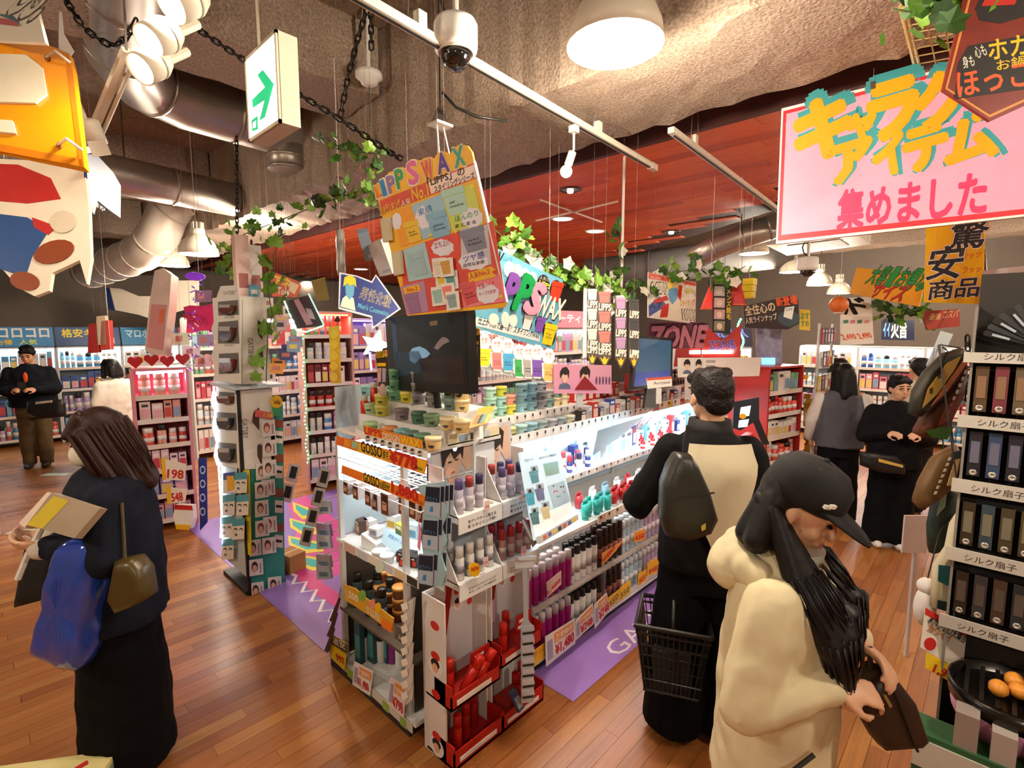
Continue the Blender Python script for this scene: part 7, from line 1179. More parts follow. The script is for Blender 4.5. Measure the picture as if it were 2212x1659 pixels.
for k, (y, h_) in enumerate(((1095, 'c8d4e0'), (1145, 'b0a0c8'), (1170, 'c8d0dc'), (1212, 'b8b0b4'), (1235, 'c0c8d8'))):
    f = Fr(gd(703, y, 2.92), (-1, -.4, 0)).thing('hook_box', ('pale blue box on the back corner hooks, top one', 'lilac box on the back corner hooks', 'pale box with round yellow print on the back corner hooks', 'grey box on the back corner hooks', 'pale blue box on the back corner hooks, lowest one')[k], 'box'); f.poly('carton', [(688, y - 18), (716, y - 14), (720, y + 12), (690, y + 14)], m(h_, .4), 0, .02); f.poly('box_print', [(694, y - 4), (714, y - 2), (715, y + 7), (695, y + 8)], m('8ab0d0', .5), .0205, .001); f.text('ロロロ', (697, y + 6), (713, y + 6), 7, INK, .022, .02)
    B().tube([V((*f.l((704, y - 16)), .01)), V((*f.l((722, y - 22)), -.02)), V((*f.l((735, y - 24)), -.04))], .003, 5).o('hook', STEEL, f.root)
# ================================================================ floor sign at the lower left corner
t2 = E('floor_sign', 'pale yellow sign box with red characters on the floor, lower left corner', 'sign', MX.Translation((*gz(20, 1668, .2)[:2], .04)) @ MX.Rotation(.95, 4, 'Z')); B().bx(-.5, .04, -.35, .22, -.04, .16).o('box', m('e0d08c', .5), t2); B().bx(-.5, .04, -.352, -.35, .02, .14).o('front_stripe', m('8a9a70', .5), t2)
for k, s_ in enumerate(('魔', '句', 'バ')): ob('lettering', tmesh(s_, RED, 0, .05), t2, MX.Translation((-.13, -.02 - .16 * k, .1606)) @ MX.Rotation(.5, 4, 'Z') @ MX.Diagonal((.16, .13, 1, 1)))
t2 = E('floor_tile_sign', 'pale label stuck on the floor beside the woman with the book', 'floor label', MX.Translation(gz(120, 1025))); B().bx(-.16, .16, -.06, .06, .0002, .002).o('sheet', m('c8d0b8', .5), t2, MX.Rotation(-.75, 4, 'Z'))
t2 = E('floor_tile_sign', 'pale green label stuck on the floor at the left edge', 'floor label', MX.Translation(gz(70, 1148))); B().bx(-.2, .2, -.06, .06, .0002, .002).o('sheet', m('b8c4a8', .5), t2, MX.Rotation(-.75, 4, 'Z'))
# ================================================================ right zone
# far lit shelves
for k, (y, pals) in enumerate(((2.6, (PW, PMX, PB, PW)), (1.7, (PMX, PW, PPk, PB)), (.8, (PB, PRD, PW, PMX)), (-.1, (PPk, PMX, PW, PW)), (-1.0, (PRD, PW, PMX, PW)))):
    nm = ('behind the hanging accessories', 'behind the couple', 'behind the woman in black', 'behind the patterned bags', 'at the right edge')[k]
    shelf_unit(ru(10.4, y, math.radians(-90)), .88, .42, LV, [(p, 'package' if (i + k) % 2 else 'bottle', 'small %s in the far right bay %s, %s row' % ('package' if (i + k) % 2 else 'bottle', nm, ORD[i])) for i, p in enumerate(pals)], 'far right lit shelf bay %s' % nm, 'e4e8ea', 'd8e4ea', None, ('f4faff', 12, 9, COOL))
shelf_unit(ru(7.3, 3.4, math.radians(-20)), 1.5, .42, LV, [(PMX, 'package', 'mixed pack on the bay behind the red rack, %s row' % ORD[i]) for i in range(4)], 'bay of mixed packs behind the red rack', 'd8d4d4', 'a8a8b0', ([('大人気大人', .06, .94, .5, .95, '6a8af0'), ('ZONE', .25, .8, .05, .4, 'e05060')], '241c38', 'f0', .3, -.15), ('d8f0ff', 8, 6, COOL))
shelf_unit(ru(8.6, 4.3, math.radians(-10)), 1.6, .42, LV, [(PW, 'package', 'pale pack on the farthest middle bay, %s row' % ORD[i]) for i in range(4)], 'pale farthest middle bay', 'd8d8d8', 'b8bcc0', None, ('f0f6ff', 8, 6, COOL))
# lettered neon far right
f = Fr(gd(1955, 712, 7.8), -FW).thing('lit_sign', 'small blue and yellow lit lettering far behind the woman in black', 'sign'); f.poly('panel', [(1905, 690), (1975, 692), (1975, 736), (1905, 734)], m('1c2450', .4), -.01, .01); f.text('火旨', (1925, 730), (1958, 730), 34, glow('ffe9b0', 1.6), .002, .04); f.text('イイ', (1908, 726), (1922, 726), 28, glow('7ac0ff', 1.6), .002, .04); strings(f, [(1910, 691), (1970, 693)], ZC)
# red rack at the end of the island
t = shelf_unit(ru(5.12, 1.52, math.radians(-12)), .62, .4, [(.1, .26), (.38, .22), (.62, .22), (.86, .2), (1.08, .2), (1.3, .22)], [(PRD, 'package', 'red pack on the lower rows of the red rack'), (['c02c28', '8a1c1c', 'd84a40'], 'package', 'scarlet pack on the red rack'), (PRD, 'bottle', 'red bottle on the red rack'), (PW, 'package', 'white pack on the red rack'), (['c02c28', 'e05040'], 'bottle', 'scarlet bottle on the red rack'), (PMX, 'package', 'mixed pack on the top row of the red rack')], 'red rack of packs between the man and the woman in the grey vest', 'b02420', '7a1c18')
f = Fr(gd(1605, 895, 4.2), -FW).thing('tester_board', 'black tester board with white screens on an arm right of the man', 'tester'); f.poly('board', [(1586, 868), (1640, 858), (1640, 905), (1600, 930), (1583, 925)], m('1c2430', .4), -.02, .02); f.poly('white_screen', [(1600, 880), (1622, 876), (1618, 898), (1597, 902)], glow('dce8f0', .7), .001, .002); f.poly('white_screen', [(1596, 908), (1618, 905), (1614, 922), (1594, 924)], glow('c8dce8', .5), .001, .002); f.ell('yellow_tag', (1604, 899), 7, 6, YEL, .004, .002); f.poly('arm', [(1625, 900), (1640, 900), (1665, 960), (1650, 962)], BLK, -.03, .01)
f = Fr(gd(1618, 945, 4.1), -FW).thing('red_bin', 'bright red plastic bin edge at the shoulder of the man', 'bin'); f.poly('bin', [(1610, 945), (1625, 935), (1632, 960), (1645, 968), (1640, 985), (1612, 980)], m('c8281c', .4), -.1, .12); f.poly('stem', [(1622, 980), (1632, 980), (1632, 1235), (1622, 1235)], STEEL, -.06, .02)
# hanging accessory stand
t = E('accessory_stand', 'tall stand of hanging accessory cards behind the girl in the cap', 'accessory stand', MX.Translation((6.0, 1.28, 0))); 
for x in (-.25, .3): B().tube([(x, 0, 0), (x, 0, 1.95)], .014, 8).o('post', STEEL, t)
for z in (.3, .6, .9, 1.2, 1.5, 1.8): B().tube([(-.25, 0, z), (.3, 0, z)], .008, 6).o('cross_bar', STEEL, t)
B().bx(-.28, .33, -.2, .2, 0, .03).o('base', m('3a3434', .5), t)
for i in range(7):
    for j in range(5):
        c = R.choice(('3a3a44', 'c8c4c0', '8a3a40', '5a6a80', 'd8d0c4', '6a5a70', 'a8a4a0', 'e0c040')); x = 5.76 + .125 * j + R.uniform(-.01, .01); z = .34 + .235 * i
        o = put('accessory_card', box_parts(.085, .012, .16, c, R.choice(('f0ece4', '8a8a90', 'c04848')), 'e8e4e0'), tr(x, 1.25, z), 'small accessory pack hooked on the tall stand', 'accessory pack', 'accessory packs on the stand'); B().tube([(0, 0, .15), (0, .03, .16)], .003, 5).o('hook', STEEL, o)
for k, (x, y) in enumerate(((1690, 818), (1725, 815), (1712, 800))):
    f = Fr(gd(x, y, 5.6), -FW).thing('arrow_label', ('yellow paper arrow on the accessory stand, left one', 'yellow paper arrow on the accessory stand, right one', 'white paper flag on the accessory stand')[k], 'label'); f.poly('paper', [(x - 18, y - 4), (x + 18, y - 5), (x + 22, y), (x + 18, y + 5), (x - 18, y + 5)], YEL if k < 2 else PAPER, 0, .004); f.text('XX', (x - 8, y + 3), (x + 8, y + 3), 5, INK, .005)
    B().tube([V((*f.l((x, y)), 0)), V((*f.l((x, y)), -.16))], .003, 5).o('hook', STEEL, f.root)
f = Fr(gd(1745, 950, 5.6), -FW).thing('golden_garland', 'golden tinsel strip hanging on the accessory stand edge', 'garland')
for k in range(14): f.poly('tinsel_tuft', [(1738 + 4 * math.sin(k * 2), 850 + 10 * k), (1752 + 4 * math.sin(k), 852 + 10 * k), (1748, 864 + 10 * k), (1736, 861 + 10 * k)], m(('b8942c', 'd8bc50')[k % 2], .2, .6), .002 * (k % 3), .01)
f.poly('yellow_pot', [(1740, 985), (1760, 982), (1762, 1004), (1742, 1006)], YEL, -.02, .04); B().tube([V((*f.l((1745, 850)), 0)), V((*f.l((1735, 845)), -.2))], .003, 5).o('hook', STEEL, f.root)
f = Fr(gd(1665, 790, 5.2), -FW).thing('small_screen', 'small bright blue screen on the dark lettered bay', 'screen'); f.poly('display', [(1645, 773), (1674, 773), (1674, 788), (1645, 789)], glow('6ad8ff', 1.8), 0, .004); f.poly('housing', [(1635, 700), (1690, 702), (1690, 800), (1636, 802)], m('3a4a78', .4, two='a8a0c0', sc=14), -.03, .028); f.poly('support', [(1655, 800), (1668, 800), (1668, 880), (1655, 880)], STEEL, -.03, .02)
beads = E('bead_string', 'green light bead string hanging beside the lettered boards', 'light string', MX.Translation(gd(1597, 690, 4.7))); q0 = gd(1597, 690, 4.7)
for k in range(20): ob('light_bead', bdm, beads, MX.Translation(gd(1600 - 6 * math.sin(k * .5), 690 + 5 * k, 4.7) - q0) @ MX.Scale(1.2, 4))
B().tube([(0, 0, 0), (0, 0, 3.2 - q0.z)], .002, 5).o('hanging_string', BLK, beads)
# ---------------------------------------------------------------- fan rack at the right edge (faces left)
t = E('fan_rack', 'tall rack of boxed silk fans with white lettered rails at the right edge', 'rack', MX.Translation((2.5, .0, 0)))
def fb_(name, a, mt): return B().bx(*a).o(name, mt, t, MX.Translation((-2.5, 0, 0)))
fb_('back_panel', (2.60, 2.62, -1.2, .06, .3, 2.1), m('2a2420', .7)); fb_('side_panel', (2.50, 2.62, .058, .066, .3, 1.98), m('8a847c', .4)); fb_('base', (2.40, 2.62, -1.2, .06, 0, .3), m('3a302a', .6))
for k, (z0, z1) in enumerate(((1.778, 1.815), (1.54, 1.585), (1.295, 1.345), (1.03, 1.08), (.76, .81))):
    fb_('lettered_rail', (2.488, 2.494, -1.2, .085, z0, z1), m('c8c2b8', .5)); fb_('shelf_board', (2.495, 2.60, -1.2, .055, z0, z0 + .012), m('3a342e', .5))
    for j in range(4): ob('lettering', tmesh('シルク扇子', m('2a2622', .5)), t, MX.Translation((-2.5, 0, 0)) @ MX.Translation((2.4875, .03 - .3 * j, z0 + .01)) @ MX.Rotation(math.radians(-90), 4, 'Z') @ MX.Rotation(math.pi / 2, 4, 'X') @ MX.Diagonal((.14, .026, 1, 1)))
for i, z in enumerate((1.60, 1.36, 1.095, .825)):
    for j in range(9):
        c = (('5a4630', '7a3a44', '6a5a48', '4a7a68', '5a4a3a'), ('2a2830', '3a4a68', '2a2a34', '2a3480', '3a3c50'), ('3a3226', '3a4a54', '4a4434', '544a34', '2e2a26'), ('2a2622', '3a3a40', '4a3a30', '2a3034', '3a342c'))[i][j % 5]
        put('silk_fan', [('fan_box', pmesh(('fan_box', c), lambda: B().bx(-.018, .018, -.012, .012, 0, .165), m(c, .3), False)), ('rivet_ring', pmesh(('rivet',), lambda: B().lathe([(.011, 0), (.011, .003), (.005, .003), (.005, 0)], 12, MX.Translation((0, -.0125, .014)) @ MX.Rotation(math.pi / 2, 4, 'X')), m('c8c4bc', .3, .5))), ('paper_band', pmesh(('fanband', c), lambda: B().bx(-.0125, .0125, -.0135, -.012, .05, .13), m(('8a6a50', '6a6a80', '7a7460', '5a5048')[i], .4), False))],
            tr(2.515, .03 - .052 * j, z, math.radians(-90)), 'folded silk fan in a box on row %s of the fan rack' % ('one', 'two', 'three', 'four')[i], 'fan', 'boxed fans row %d' % (i + 1))
t2 = E('open_fan', 'open black lace fan on top of the fan rack', 'fan', MX.Translation((2.54, -.12, 1.83)) @ MX.Rotation(math.radians(-78), 4, 'Z'))
for k in range(18):
    a = math.radians(18 + 8.4 * k); B().prism([(.02 * math.cos(a), .02 * math.sin(a)), (.17 * math.cos(a - .06), .17 * math.sin(a - .06)), (.175 * math.cos(a), .175 * math.sin(a)), (.17 * math.cos(a + .06), .17 * math.sin(a + .06))], -.001 + .0008 * k, .0 + .0008 * k, MX.Rotation(math.pi / 2, 4, 'X')).o('fan_blade', m('14120f' if k % 2 else '2c3034', .4), t2)
B().lathe([(.02, -.01), (.02, .012)], 12, MX.Rotation(math.pi / 2, 4, 'X')).o('rivet', BLK, t2)
for k in range(18):
    if k % 2: a = math.radians(18 + 8.4 * k); B().bx(.1, .15, -.004, .004, .0, .001, MX.Rotation(math.pi / 2, 4, 'X') @ MX.Rotation(a, 4, 'Z') @ MX.Translation((0, 0, .016))).o('lace_print', m('a8b4bc', .4), t2)
chain(pts(((2090, 735, 2.3), (2092, 800, 2.3), (2090, 860, 2.3))), 'black chain hanging at the left edge of the fan rack')
# patterned pouches, scarf, tags hanging on the rack side
def sack(name, pl, h_, lb, t_, cat, deco, th=.07):
    f = Fr(gd(sum(p[0] for p in pl) / len(pl), sum(p[1] for p in pl) / len(pl), t_), -FW).thing(name, lb, cat)
    n = len(pl); cx_, cy_ = sum(p[0] for p in pl) / n, sum(p[1] for p in pl) / n; b = B(); L = [f.l(p) for p in pl]; c0 = f.l((cx_, cy_))
    sh = lambda k: [(c0[0] + (q[0] - c0[0]) * k, c0[1] + (q[1] - c0[1]) * k) for q in L]
    rings = [(sh(.82), -th / 2), (sh(1), -th * .2), (sh(1), th * .2), (sh(.82), th / 2)]
    for r_, z in rings: b.v += [(q[0], q[1], z) for q in r_]
    for i in range(3):
        for k in range(n): b.f.append((i * n + k, i * n + (k + 1) % n, (i + 1) * n + (k + 1) % n, (i + 1) * n + k))
    b.f += [tuple(range(n)), tuple(range(3 * n, 4 * n))]
    b.o('cloth_body', m(h_, .6), f.root, smooth=True)
    for nm, q, c_ in deco: f.poly(nm, q, m(c_, .5), th / 2 + .0005, .003)
    B().tube([V((*f.l(pl[0]), 0)), V((*f.l((2080, 740)), -.12))], .003, 5).o('hanging_loop', BLK, f.root)
    return f
sack('frog_purse', [(2075, 752), (2090, 770), (2060, 820), (2015, 870), (1985, 900), (1965, 892), (1972, 850), (2000, 800), (2040, 762)], '2a2414', 'glossy gold and black patterned purse at the top of the hanging bunch', 2.22, 'purse', [('gold_patch', [(2060, 770), (2030, 785), (1990, 840), (1978, 880), (2010, 850), (2045, 800)], 'b8923c'), ('black_spot', [(2008, 808), (2016, 802), (2018, 816), (2010, 820)], '14100c'), ('black_spot', [(1992, 840), (2000, 836), (2000, 850), (1993, 852)], '14100c'), ('orange_edge', [(2070, 772), (2076, 780), (2030, 845), (1995, 878), (2020, 840), (2050, 800)], 'b0602c')])
sack('frog_purse', [(2085, 790), (2075, 850), (2050, 900), (2030, 950), (1995, 945), (1975, 935), (2000, 890), (2040, 850)], '5a2c18', 'brown and green patterned purse below the gold one', 2.24, 'purse', [('green_patch', [(2045, 920), (2030, 948), (1998, 943), (1985, 930), (2020, 920)], '3a6a20'), ('red_patch', [(2060, 850), (2040, 900), (2010, 920), (2025, 880)], '8a3018')] + [('white_tooth', [(2068 - 6 * k, 800 + 14 * k), (2073 - 6 * k, 800 + 14 * k), (2071 - 6 * k, 808 + 14 * k), (2066 - 6 * k, 808 + 14 * k)], 'e0d8c4') for k in range(8)])
sack('frog_purse', [(2060, 960), (2072, 980), (2060, 1040), (2020, 1080), (1990, 1100), (1975, 1085), (1990, 1040), (2020, 985)], '6a4a20', 'brown and cream patterned purse in the middle of the hanging bunch', 2.2, 'purse', [('cream_stripe', [(2048, 985), (2058, 985), (2045, 1045), (2030, 1045)], 'd8b880'), ('cream_stripe', [(2064, 985), (2070, 990), (2062, 1042), (2052, 1044)], 'd8c49a'), ('dark_band', [(2040, 975), (2068, 968), (2068, 985), (2038, 992)], '1c2c34')] + [('white_tooth', [(2035 - 5 * k, 985 + 12 * k), (2040 - 5 * k, 985 + 12 * k), (2037 - 5 * k, 992 + 12 * k), (2032 - 5 * k, 992 + 12 * k)], 'e0d8c4') for k in range(7)])
sack('frog_purse', [(2040, 1060), (2062, 1050), (2060, 1120), (2030, 1190), (2012, 1195), (2010, 1140), (2020, 1090)], '1c2c1c', 'dark green patterned purse at the bottom of the hanging bunch', 2.24, 'purse', [('pale_patch', [(2018, 1060), (2030, 1055), (2026, 1090), (2008, 1110)], '8aa48c')])
sack('scarf', [(2075, 1100), (2095, 1095), (2128, 1135), (2115, 1150), (2105, 1200), (2112, 1245), (2108, 1340), (2060, 1325), (2012, 1310), (2018, 1220), (2045, 1180), (2055, 1130)], 'cfc3a0', 'cream towel scarf with teal band and dark stripe hanging at the rack', 2.08, 'scarf', [('teal_band', [(2016, 1215), (2110, 1228), (2108, 1262), (2040, 1262), (2014, 1250)], '1f6a70'), ('white_fold', [(2072, 1104), (2090, 1100), (2118, 1138), (2080, 1150)], 'dfe4dc'), ('yellow_fold', [(2060, 1170), (2088, 1172), (2096, 1215), (2058, 1212)], 'd8b068'), ('dark_stripe', [(2014, 1290), (2108, 1312), (2108, 1338), (2012, 1308)], '1c3430'), ('teal_edge', [(2075, 1150), (2120, 1136), (2122, 1146), (2080, 1162)], '6ab0a0')], .05)
f = FQ((1998, 1312), (2088, 1362), (2078, 1450), (1988, 1398), 2.0).thing('price_card', 'red-edged price card with yellow lettering below the scarf', 'price card'); f.poly('card', [(1998, 1312), (2088, 1362), (2078, 1450), (1988, 1398)], m('e6dccb', .5), 0, .003); f.poly('red_top', [(1998, 1312), (2088, 1362), (2086, 1376), (1997, 1326)], RED, .0033, .001); f.text('和風がま口大集合', (2001, 1345), (2082, 1390), 18, INK, .005, .02); f.text('カワイイ', (2000, 1362), (2050, 1388), 18, m('d8781c', .5), .005, .04); f.ell('red_disc', (2008, 1390), 13, 14, RED, .0044, .001); f.poly('yellow_low', [(2000, 1408), (2060, 1440), (2056, 1474), (1998, 1442)], m('f0c81c', .5), .002, .003); f.text('1,99', (2012, 1452), (2052, 1470), 20, RED, .0062, .06); B().tube([V((*f.l((2060, 1345)), 0)), V((*f.l((2075, 1330)), -.05))], .003, 5).o('hook', STEEL, f.root)
f = Fr(gd(2035, 770, 2.35), -FW).thing('white_tag', 'pale blank tag card above the patterned purses', 'tag'); f.poly('card', [(2032, 715), (2058, 722), (2022, 800), (2000, 790)], m('c8ccd0', .4), 0, .003); B().tube([V((*f.l((2045, 720)), 0)), V((*f.l((2080, 735)), -.1))], .003, 5).o('loop', BLK, f.root)
t2 = E('plush', 'white plush toy half hidden beside the scarf', 'plush', MX.Translation(gd(1998, 1310, 2.15))); B().sph((0, 0, 0), (.045, .04, .085), 14, 10).o('body', m('e4ddd8', .8), t2, smooth=True); B().sph((0, 0, .09), .035, 12, 8).o('head', m('e4ddd8', .8), t2, smooth=True); B().tube([(0, 0, .12), (.1, -.02, .3), (.3, -.1, .45)], .003, 5).o('loop', BLK, t2)
t2 = E('price_sheet', 'pinkish sheet on a stand edge behind the purses', 'sheet', MX.Translation(gd(1985, 1150, 2.9))); B().bx(-.09, .05, -.005, .005, -.12, .1).o('sheet', m('d8c4bc', .5), t2, MX.Rotation(YAW - math.pi / 2, 4, 'Z')); B().tube([(0, .01, -.1), (0, .01, -gd(1985, 1150, 2.9).z)], .012, 8).o('stand_rod', STEEL, t2)
# toy grill on a pink tub, lower right corner
p = gd(2190, 1500, 1.75); t2 = E('toy_grill', 'black toy grill pan on a pink tub in the lower right corner', 'toy', MX.Translation((p.x, p.y, 0))); 
B().lathe([(.10, p.z - .22), (.16, p.z - .09), (.165, p.z - .045), (.15, p.z - .04)], 24).o('pink_tub', m('d898c0', .4), t2, smooth=True); B().lathe([(.17, p.z - .045), (.175, p.z + .01), (.165, p.z + .012), (.16, p.z - .02)], 24).o('black_pan', m('16120f', .25), t2, smooth=True)
for k in range(7): B().bx(-.14 + .01 * abs(k - 3), .14 - .01 * abs(k - 3), -.12 + .04 * k - .006, -.12 + .04 * k + .006, p.z - .018, p.z + .004).o('grill_bar', m('1c1815', .3), t2)
for k, (a, b) in enumerate(((.03, .05), (.07, .0), (.0, .1), (.09, .06))): B().sph((a - .05, b - .06, p.z + .03), (.035, .028, .026), 10, 7).o('toy_food', m('e0902c', .5), t2, smooth=True)
B().bx(-.1, .1, -.1, .1, 0, p.z - .22).o('pedestal', m('3a6a34', .6), t2)
for k in range(6): a = k; B().tube([(.02, -.08, p.z + .02), (.05 * math.cos(a), -.08 + .05 * math.sin(a), p.z + .1)], .012, 6).o('film_ruffle', m('8ad0e8', .1, .3), t2)
t2 = E('product_bin', 'green and white product bin at the lower right corner', 'bin', MX.Translation((p.x - .12, p.y - .04, 0))); B().bx(-.1, .02, -.2, .28, 0, .52).o('bin', m('2c5a34', .5), t2); B().bx(-.105, -.1, -.2, .28, .4, .5).o('pale_stripe', m('c8c4b8', .5), t2)
for k in range(4): B().bx(-.09, -.02, -.15 + .09 * k, -.09 + .09 * k, .52, .62 + .02 * (k % 2)).o('clear_pack', m(('a09890', '8a7a70', 'b0a49c', '9a8c84')[k], .2), t2)
# ================================================================ people
def cap(b, p0, p1, r0, r1, n=10): b.tube([p0, p1], [r0, r1], n); b.sph(p0, r0, n, 6); b.sph(p1, r1, n, 6); return b
def loft(b, rings, n=20):
    """rings: (x, y, z, rx, ry)"""
    k = len(b.v)
    for x, y, z, rx, ry in rings: b.v += [(x + rx * math.cos(2 * math.pi * i / n), y + ry * math.sin(2 * math.pi * i / n), z) for i in range(n)]
    for j in range(len(rings) - 1): b.f += [(k + j * n + i, k + j * n + (i + 1) % n, k + (j + 1) * n + (i + 1) % n, k + (j + 1) * n + i) for i in range(n)]
    b.f += [tuple(k + i for i in range(n - 1, -1, -1)), tuple(k + (len(rings) - 1) * n + i for i in range(n))]
    return b
FOLD = bpy.data.textures.new('cloth_folds', 'CLOUDS'); FOLD.noise_scale = .11; FOLD.noise_depth = 1
def soft(b, name, mat, par, vox=.01, it=5, fold=0.0, M=None):
    o = b.o(name, mat, par, M); r = o.modifiers.new('union', 'REMESH'); r.mode = 'VOXEL'; r.voxel_size = vox; r.use_smooth_shade = True
    s = o.modifiers.new('smooth', 'SMOOTH'); s.factor = .5; s.iterations = it
    if fold: d = o.modifiers.new('folds', 'DISPLACE'); d.texture = FOLD; d.strength = fold; d.mid_level = .5; d.texture_coords = 'LOCAL'
    return o
def basis(d, n): z = V(d).normalized(); y = V(n); y = (y - z * y.dot(z)).normalized(); return MX((y.cross(z), y, z)).transposed().to_4x4()
def hand(b, w, d, back, thumb, curl=.6):
    M = MX.Translation(w) @ basis(d, back); b.sph((0, 0, .045), (.038, .015, .05), 10, 8, M)
    for i, L in enumerate((.068, .078, .072, .056)):
        p = V(((.027 - .018 * i) * thumb, 0, .08)); 
        for k in range(3): a = curl * (k + .6); q = p + V((0, -math.sin(a), math.cos(a))) * L * (.42, .33, .27)[k]; cap(b, M @ p, M @ q, .0088 - .0007 * k, .0082 - .0007 * k, 8); p = q
    p = V((.028 * thumb, 0, .02))
    for q in (V((.05 * thumb, -.012, .05)), V((.048 * thumb, -.034, .078)), V((.038 * thumb, -.045, .098))): cap(b, M @ p, M @ q, .0105, .009, 8); p = q
SKIN = m('d8a684', .5, var=.05); SK2 = m('c88f6c', .5, var=.05)
def person(label, x, y, th, hgt, top, bottom, hair, arms, yaw=0, pitch=0, near=True, skin=SKIN, shoe='1a1614', lean=0, stance=.09, step=0.0):
    k = hgt / 1.65; t = E('person', label, 'person', tr(x, y, 0, math.radians(th - 90), k)); vb = .0065 if near else .012; vc = .01 if near else .016
    hc = V((0, lean + .02, 1.535)); Mh = MX.Translation(hc) @ MX.Rotation(math.radians(yaw), 4, 'Z') @ MX.Rotation(math.radians(-pitch), 4, 'X')
    b = B(); b.sph((0, -.006, .022), (.074, .094, .09), 18, 12, Mh); b.sph((0, .018, -.05), (.058, .066, .062), 14, 10, Mh); b.sph((0, .05, -.088), (.026, .026, .02), 10, 8, Mh)
    cap(b, Mh @ V((0, .086, .012)), Mh @ V((0, .102, -.026)), .009, .015, 8); b.sph((0, .083, -.062), (.024, .012, .012), 10, 6, Mh)
    for s in (-1, 1): b.sph((s * .078, -.008, -.012), (.01, .018, .03), 8, 6, Mh); b.sph((s * .036, .062, -.03), (.024, .02, .022), 8, 6, Mh); b.sph((s * .03, .078, .026), (.024, .012, .009), 8, 6, Mh)
    cap(b, (0, lean * .7 - .01, 1.34), Mh @ V((0, -.02, -.07)), .056, .05); loft(b, [(0, 0, .84, .13, .09), (0, lean * .3, 1.1, .12, .085), (0, lean * .6, 1.30, .15, .085), (0, lean * .7, 1.38, .07, .06)])
    for s, (el, wr, hd, hbk) in zip((-1, 1), arms):
        sh = V((s * .165, lean * .6, 1.325)); cap(b, sh, el, .045, .036); cap(b, el, wr, .037, .026); hand(b, wr, hd, hbk, -s, .55)
        cap(b, (s * .08, 0, .86), (s * stance, step * s * .5, .46), .075, .05); cap(b, (s * stance, step * s * .5, .46), (s * stance, step * s, .08), .05, .036)
    soft(b, 'body', skin, t, vb, 2)
    for s in (-1, 1):
        B().sph((s * .031, .083, .008), (.0145, .008, .0052), 10, 8, Mh).o('eye', m('1c1512', .2), t, smooth=True); B().bx(s * .031 - .02, s * .031 + .02, .082, .09, .032, .038, Mh).o('eyebrow', m('2a1c16', .7), t)
        B().sph((s * stance, step * s + .045, .04), (.047, .125, .045), 14, 8).sph((s * stance, step * s - .02, .07), (.042, .06, .05), 10, 6).o('shoe', m(shoe, .5), t, smooth=True)
    B().sph((0, .094, -.062), (.021, .006, .0075), 10, 6, Mh).o('lips', m('b86a5c', .45), t, smooth=True)
    # trousers or skirt
    w0, w1 = bottom[1]; b = B(); loft(b, [(0, 0, .70, .17, .13), (0, 0, .98, .165, .115)])
    for s in (-1, 1): cap(b, (s * .088, 0, .84), (s * stance, step * s * .5, .45), .098, w0); b.tube([(s * stance, step * s * .5, .46), (s * stance, step * s, .045)], [w0, w1], 14)
    if len(bottom) > 2: loft(b, [(0, 0, .06, bottom[2], bottom[2] * .9), (0, 0, .5, bottom[2] * .95, bottom[2] * .85), (0, 0, .9, .17, .13)])
    soft(b, 'trousers', m(bottom[0], .9, spec=.12), t, vc, 4, .02)
    # top
    hem, rx, ry, pf = top[1]; b = B(); loft(b, [(0, 0, hem, rx, ry), (0, lean * .3, (hem + 1.2) / 2, rx * .98, ry), (0, lean * .6, 1.22, rx * .95, ry * .95), (0, lean * .65, 1.33, rx * .84, ry * .8), (0, lean * .7, 1.385, rx * .5, ry * .62), (0, lean * .75, 1.42, .075, .07)])
    for s, (el, wr, hd, hbk) in zip((-1, 1), arms):
        cap(b, (s * (rx - .045), lean * .6, 1.305), el, pf * 1.05, pf); e2 = V(el).lerp(V(wr), .93); cap(b, el, e2, pf, pf * .72)
    soft(b, top[3] if len(top) > 3 else 'jacket', m(top[0], .85, spec=.18), t, vc, 5, top[2] if len(top) > 2 else .025)
    # hair
    hm = m(hair[0], .5, var=.3, sc=60, spec=.3, bump=.5 if hair[1] == 'short' else 0); b = B(); b.sph((0, -.022 if hair[1] != 'tucked' else -.04, .035), (.086, .1 if hair[1] != 'tucked' else .085, .094), 18, 12, Mh)
    if hair[1] == 'short':
        for i in range(16): a = i * 2.4; b.sph((.05 * math.cos(a), -.02 + .06 * math.sin(a), .075 + .012 * (i % 3)), (.03, .032, .026), 8, 6, Mh)
        for i in range(5): b.sph((-.05 + .025 * i, .058, .075), (.024, .028, .026), 8, 6, Mh)
        b.sph((0, -.07, -.02), (.07, .04, .06), 12, 8, Mh)
    elif hair[1] == 'tucked':
        for s in (-1, 1): cap(b, Mh @ V((s * .055, -.06, .0)), Mh @ V((s * .085, -.04, -.12)), .04, .04)
        for i in range(3): cap(b, Mh @ V((-.035 + .035 * i, -.075, .0)), Mh @ V((-.05 + .05 * i, -.07, -.13)), .042, .04)
    else:
        L = hair[2]
        for s in (-1, 1):
            for j, yy in enumerate((.03, -.02, -.065)): cap(b, Mh @ V((s * (.062 - .012 * j), yy, .03)), Mh @ V((s * (.098 - .02 * j), yy - .01 + hair[3], -L + .03 * j)), .036, .034)
        for i in range(3): cap(b, Mh @ V((-.035 + .035 * i, -.075, .0)), Mh @ V((-.05 + .05 * i, -.085 + hair[3] * .3, -L)), .045, .04)
        for i in range(5): cap(b, Mh @ V((-.05 + .025 * i, .02, .11)), Mh @ V((-.06 + .03 * i, .078, .055)), .022, .018)
    soft(b, 'hair', hm, t, .007 if near else .012, 3)
    return t, Mh
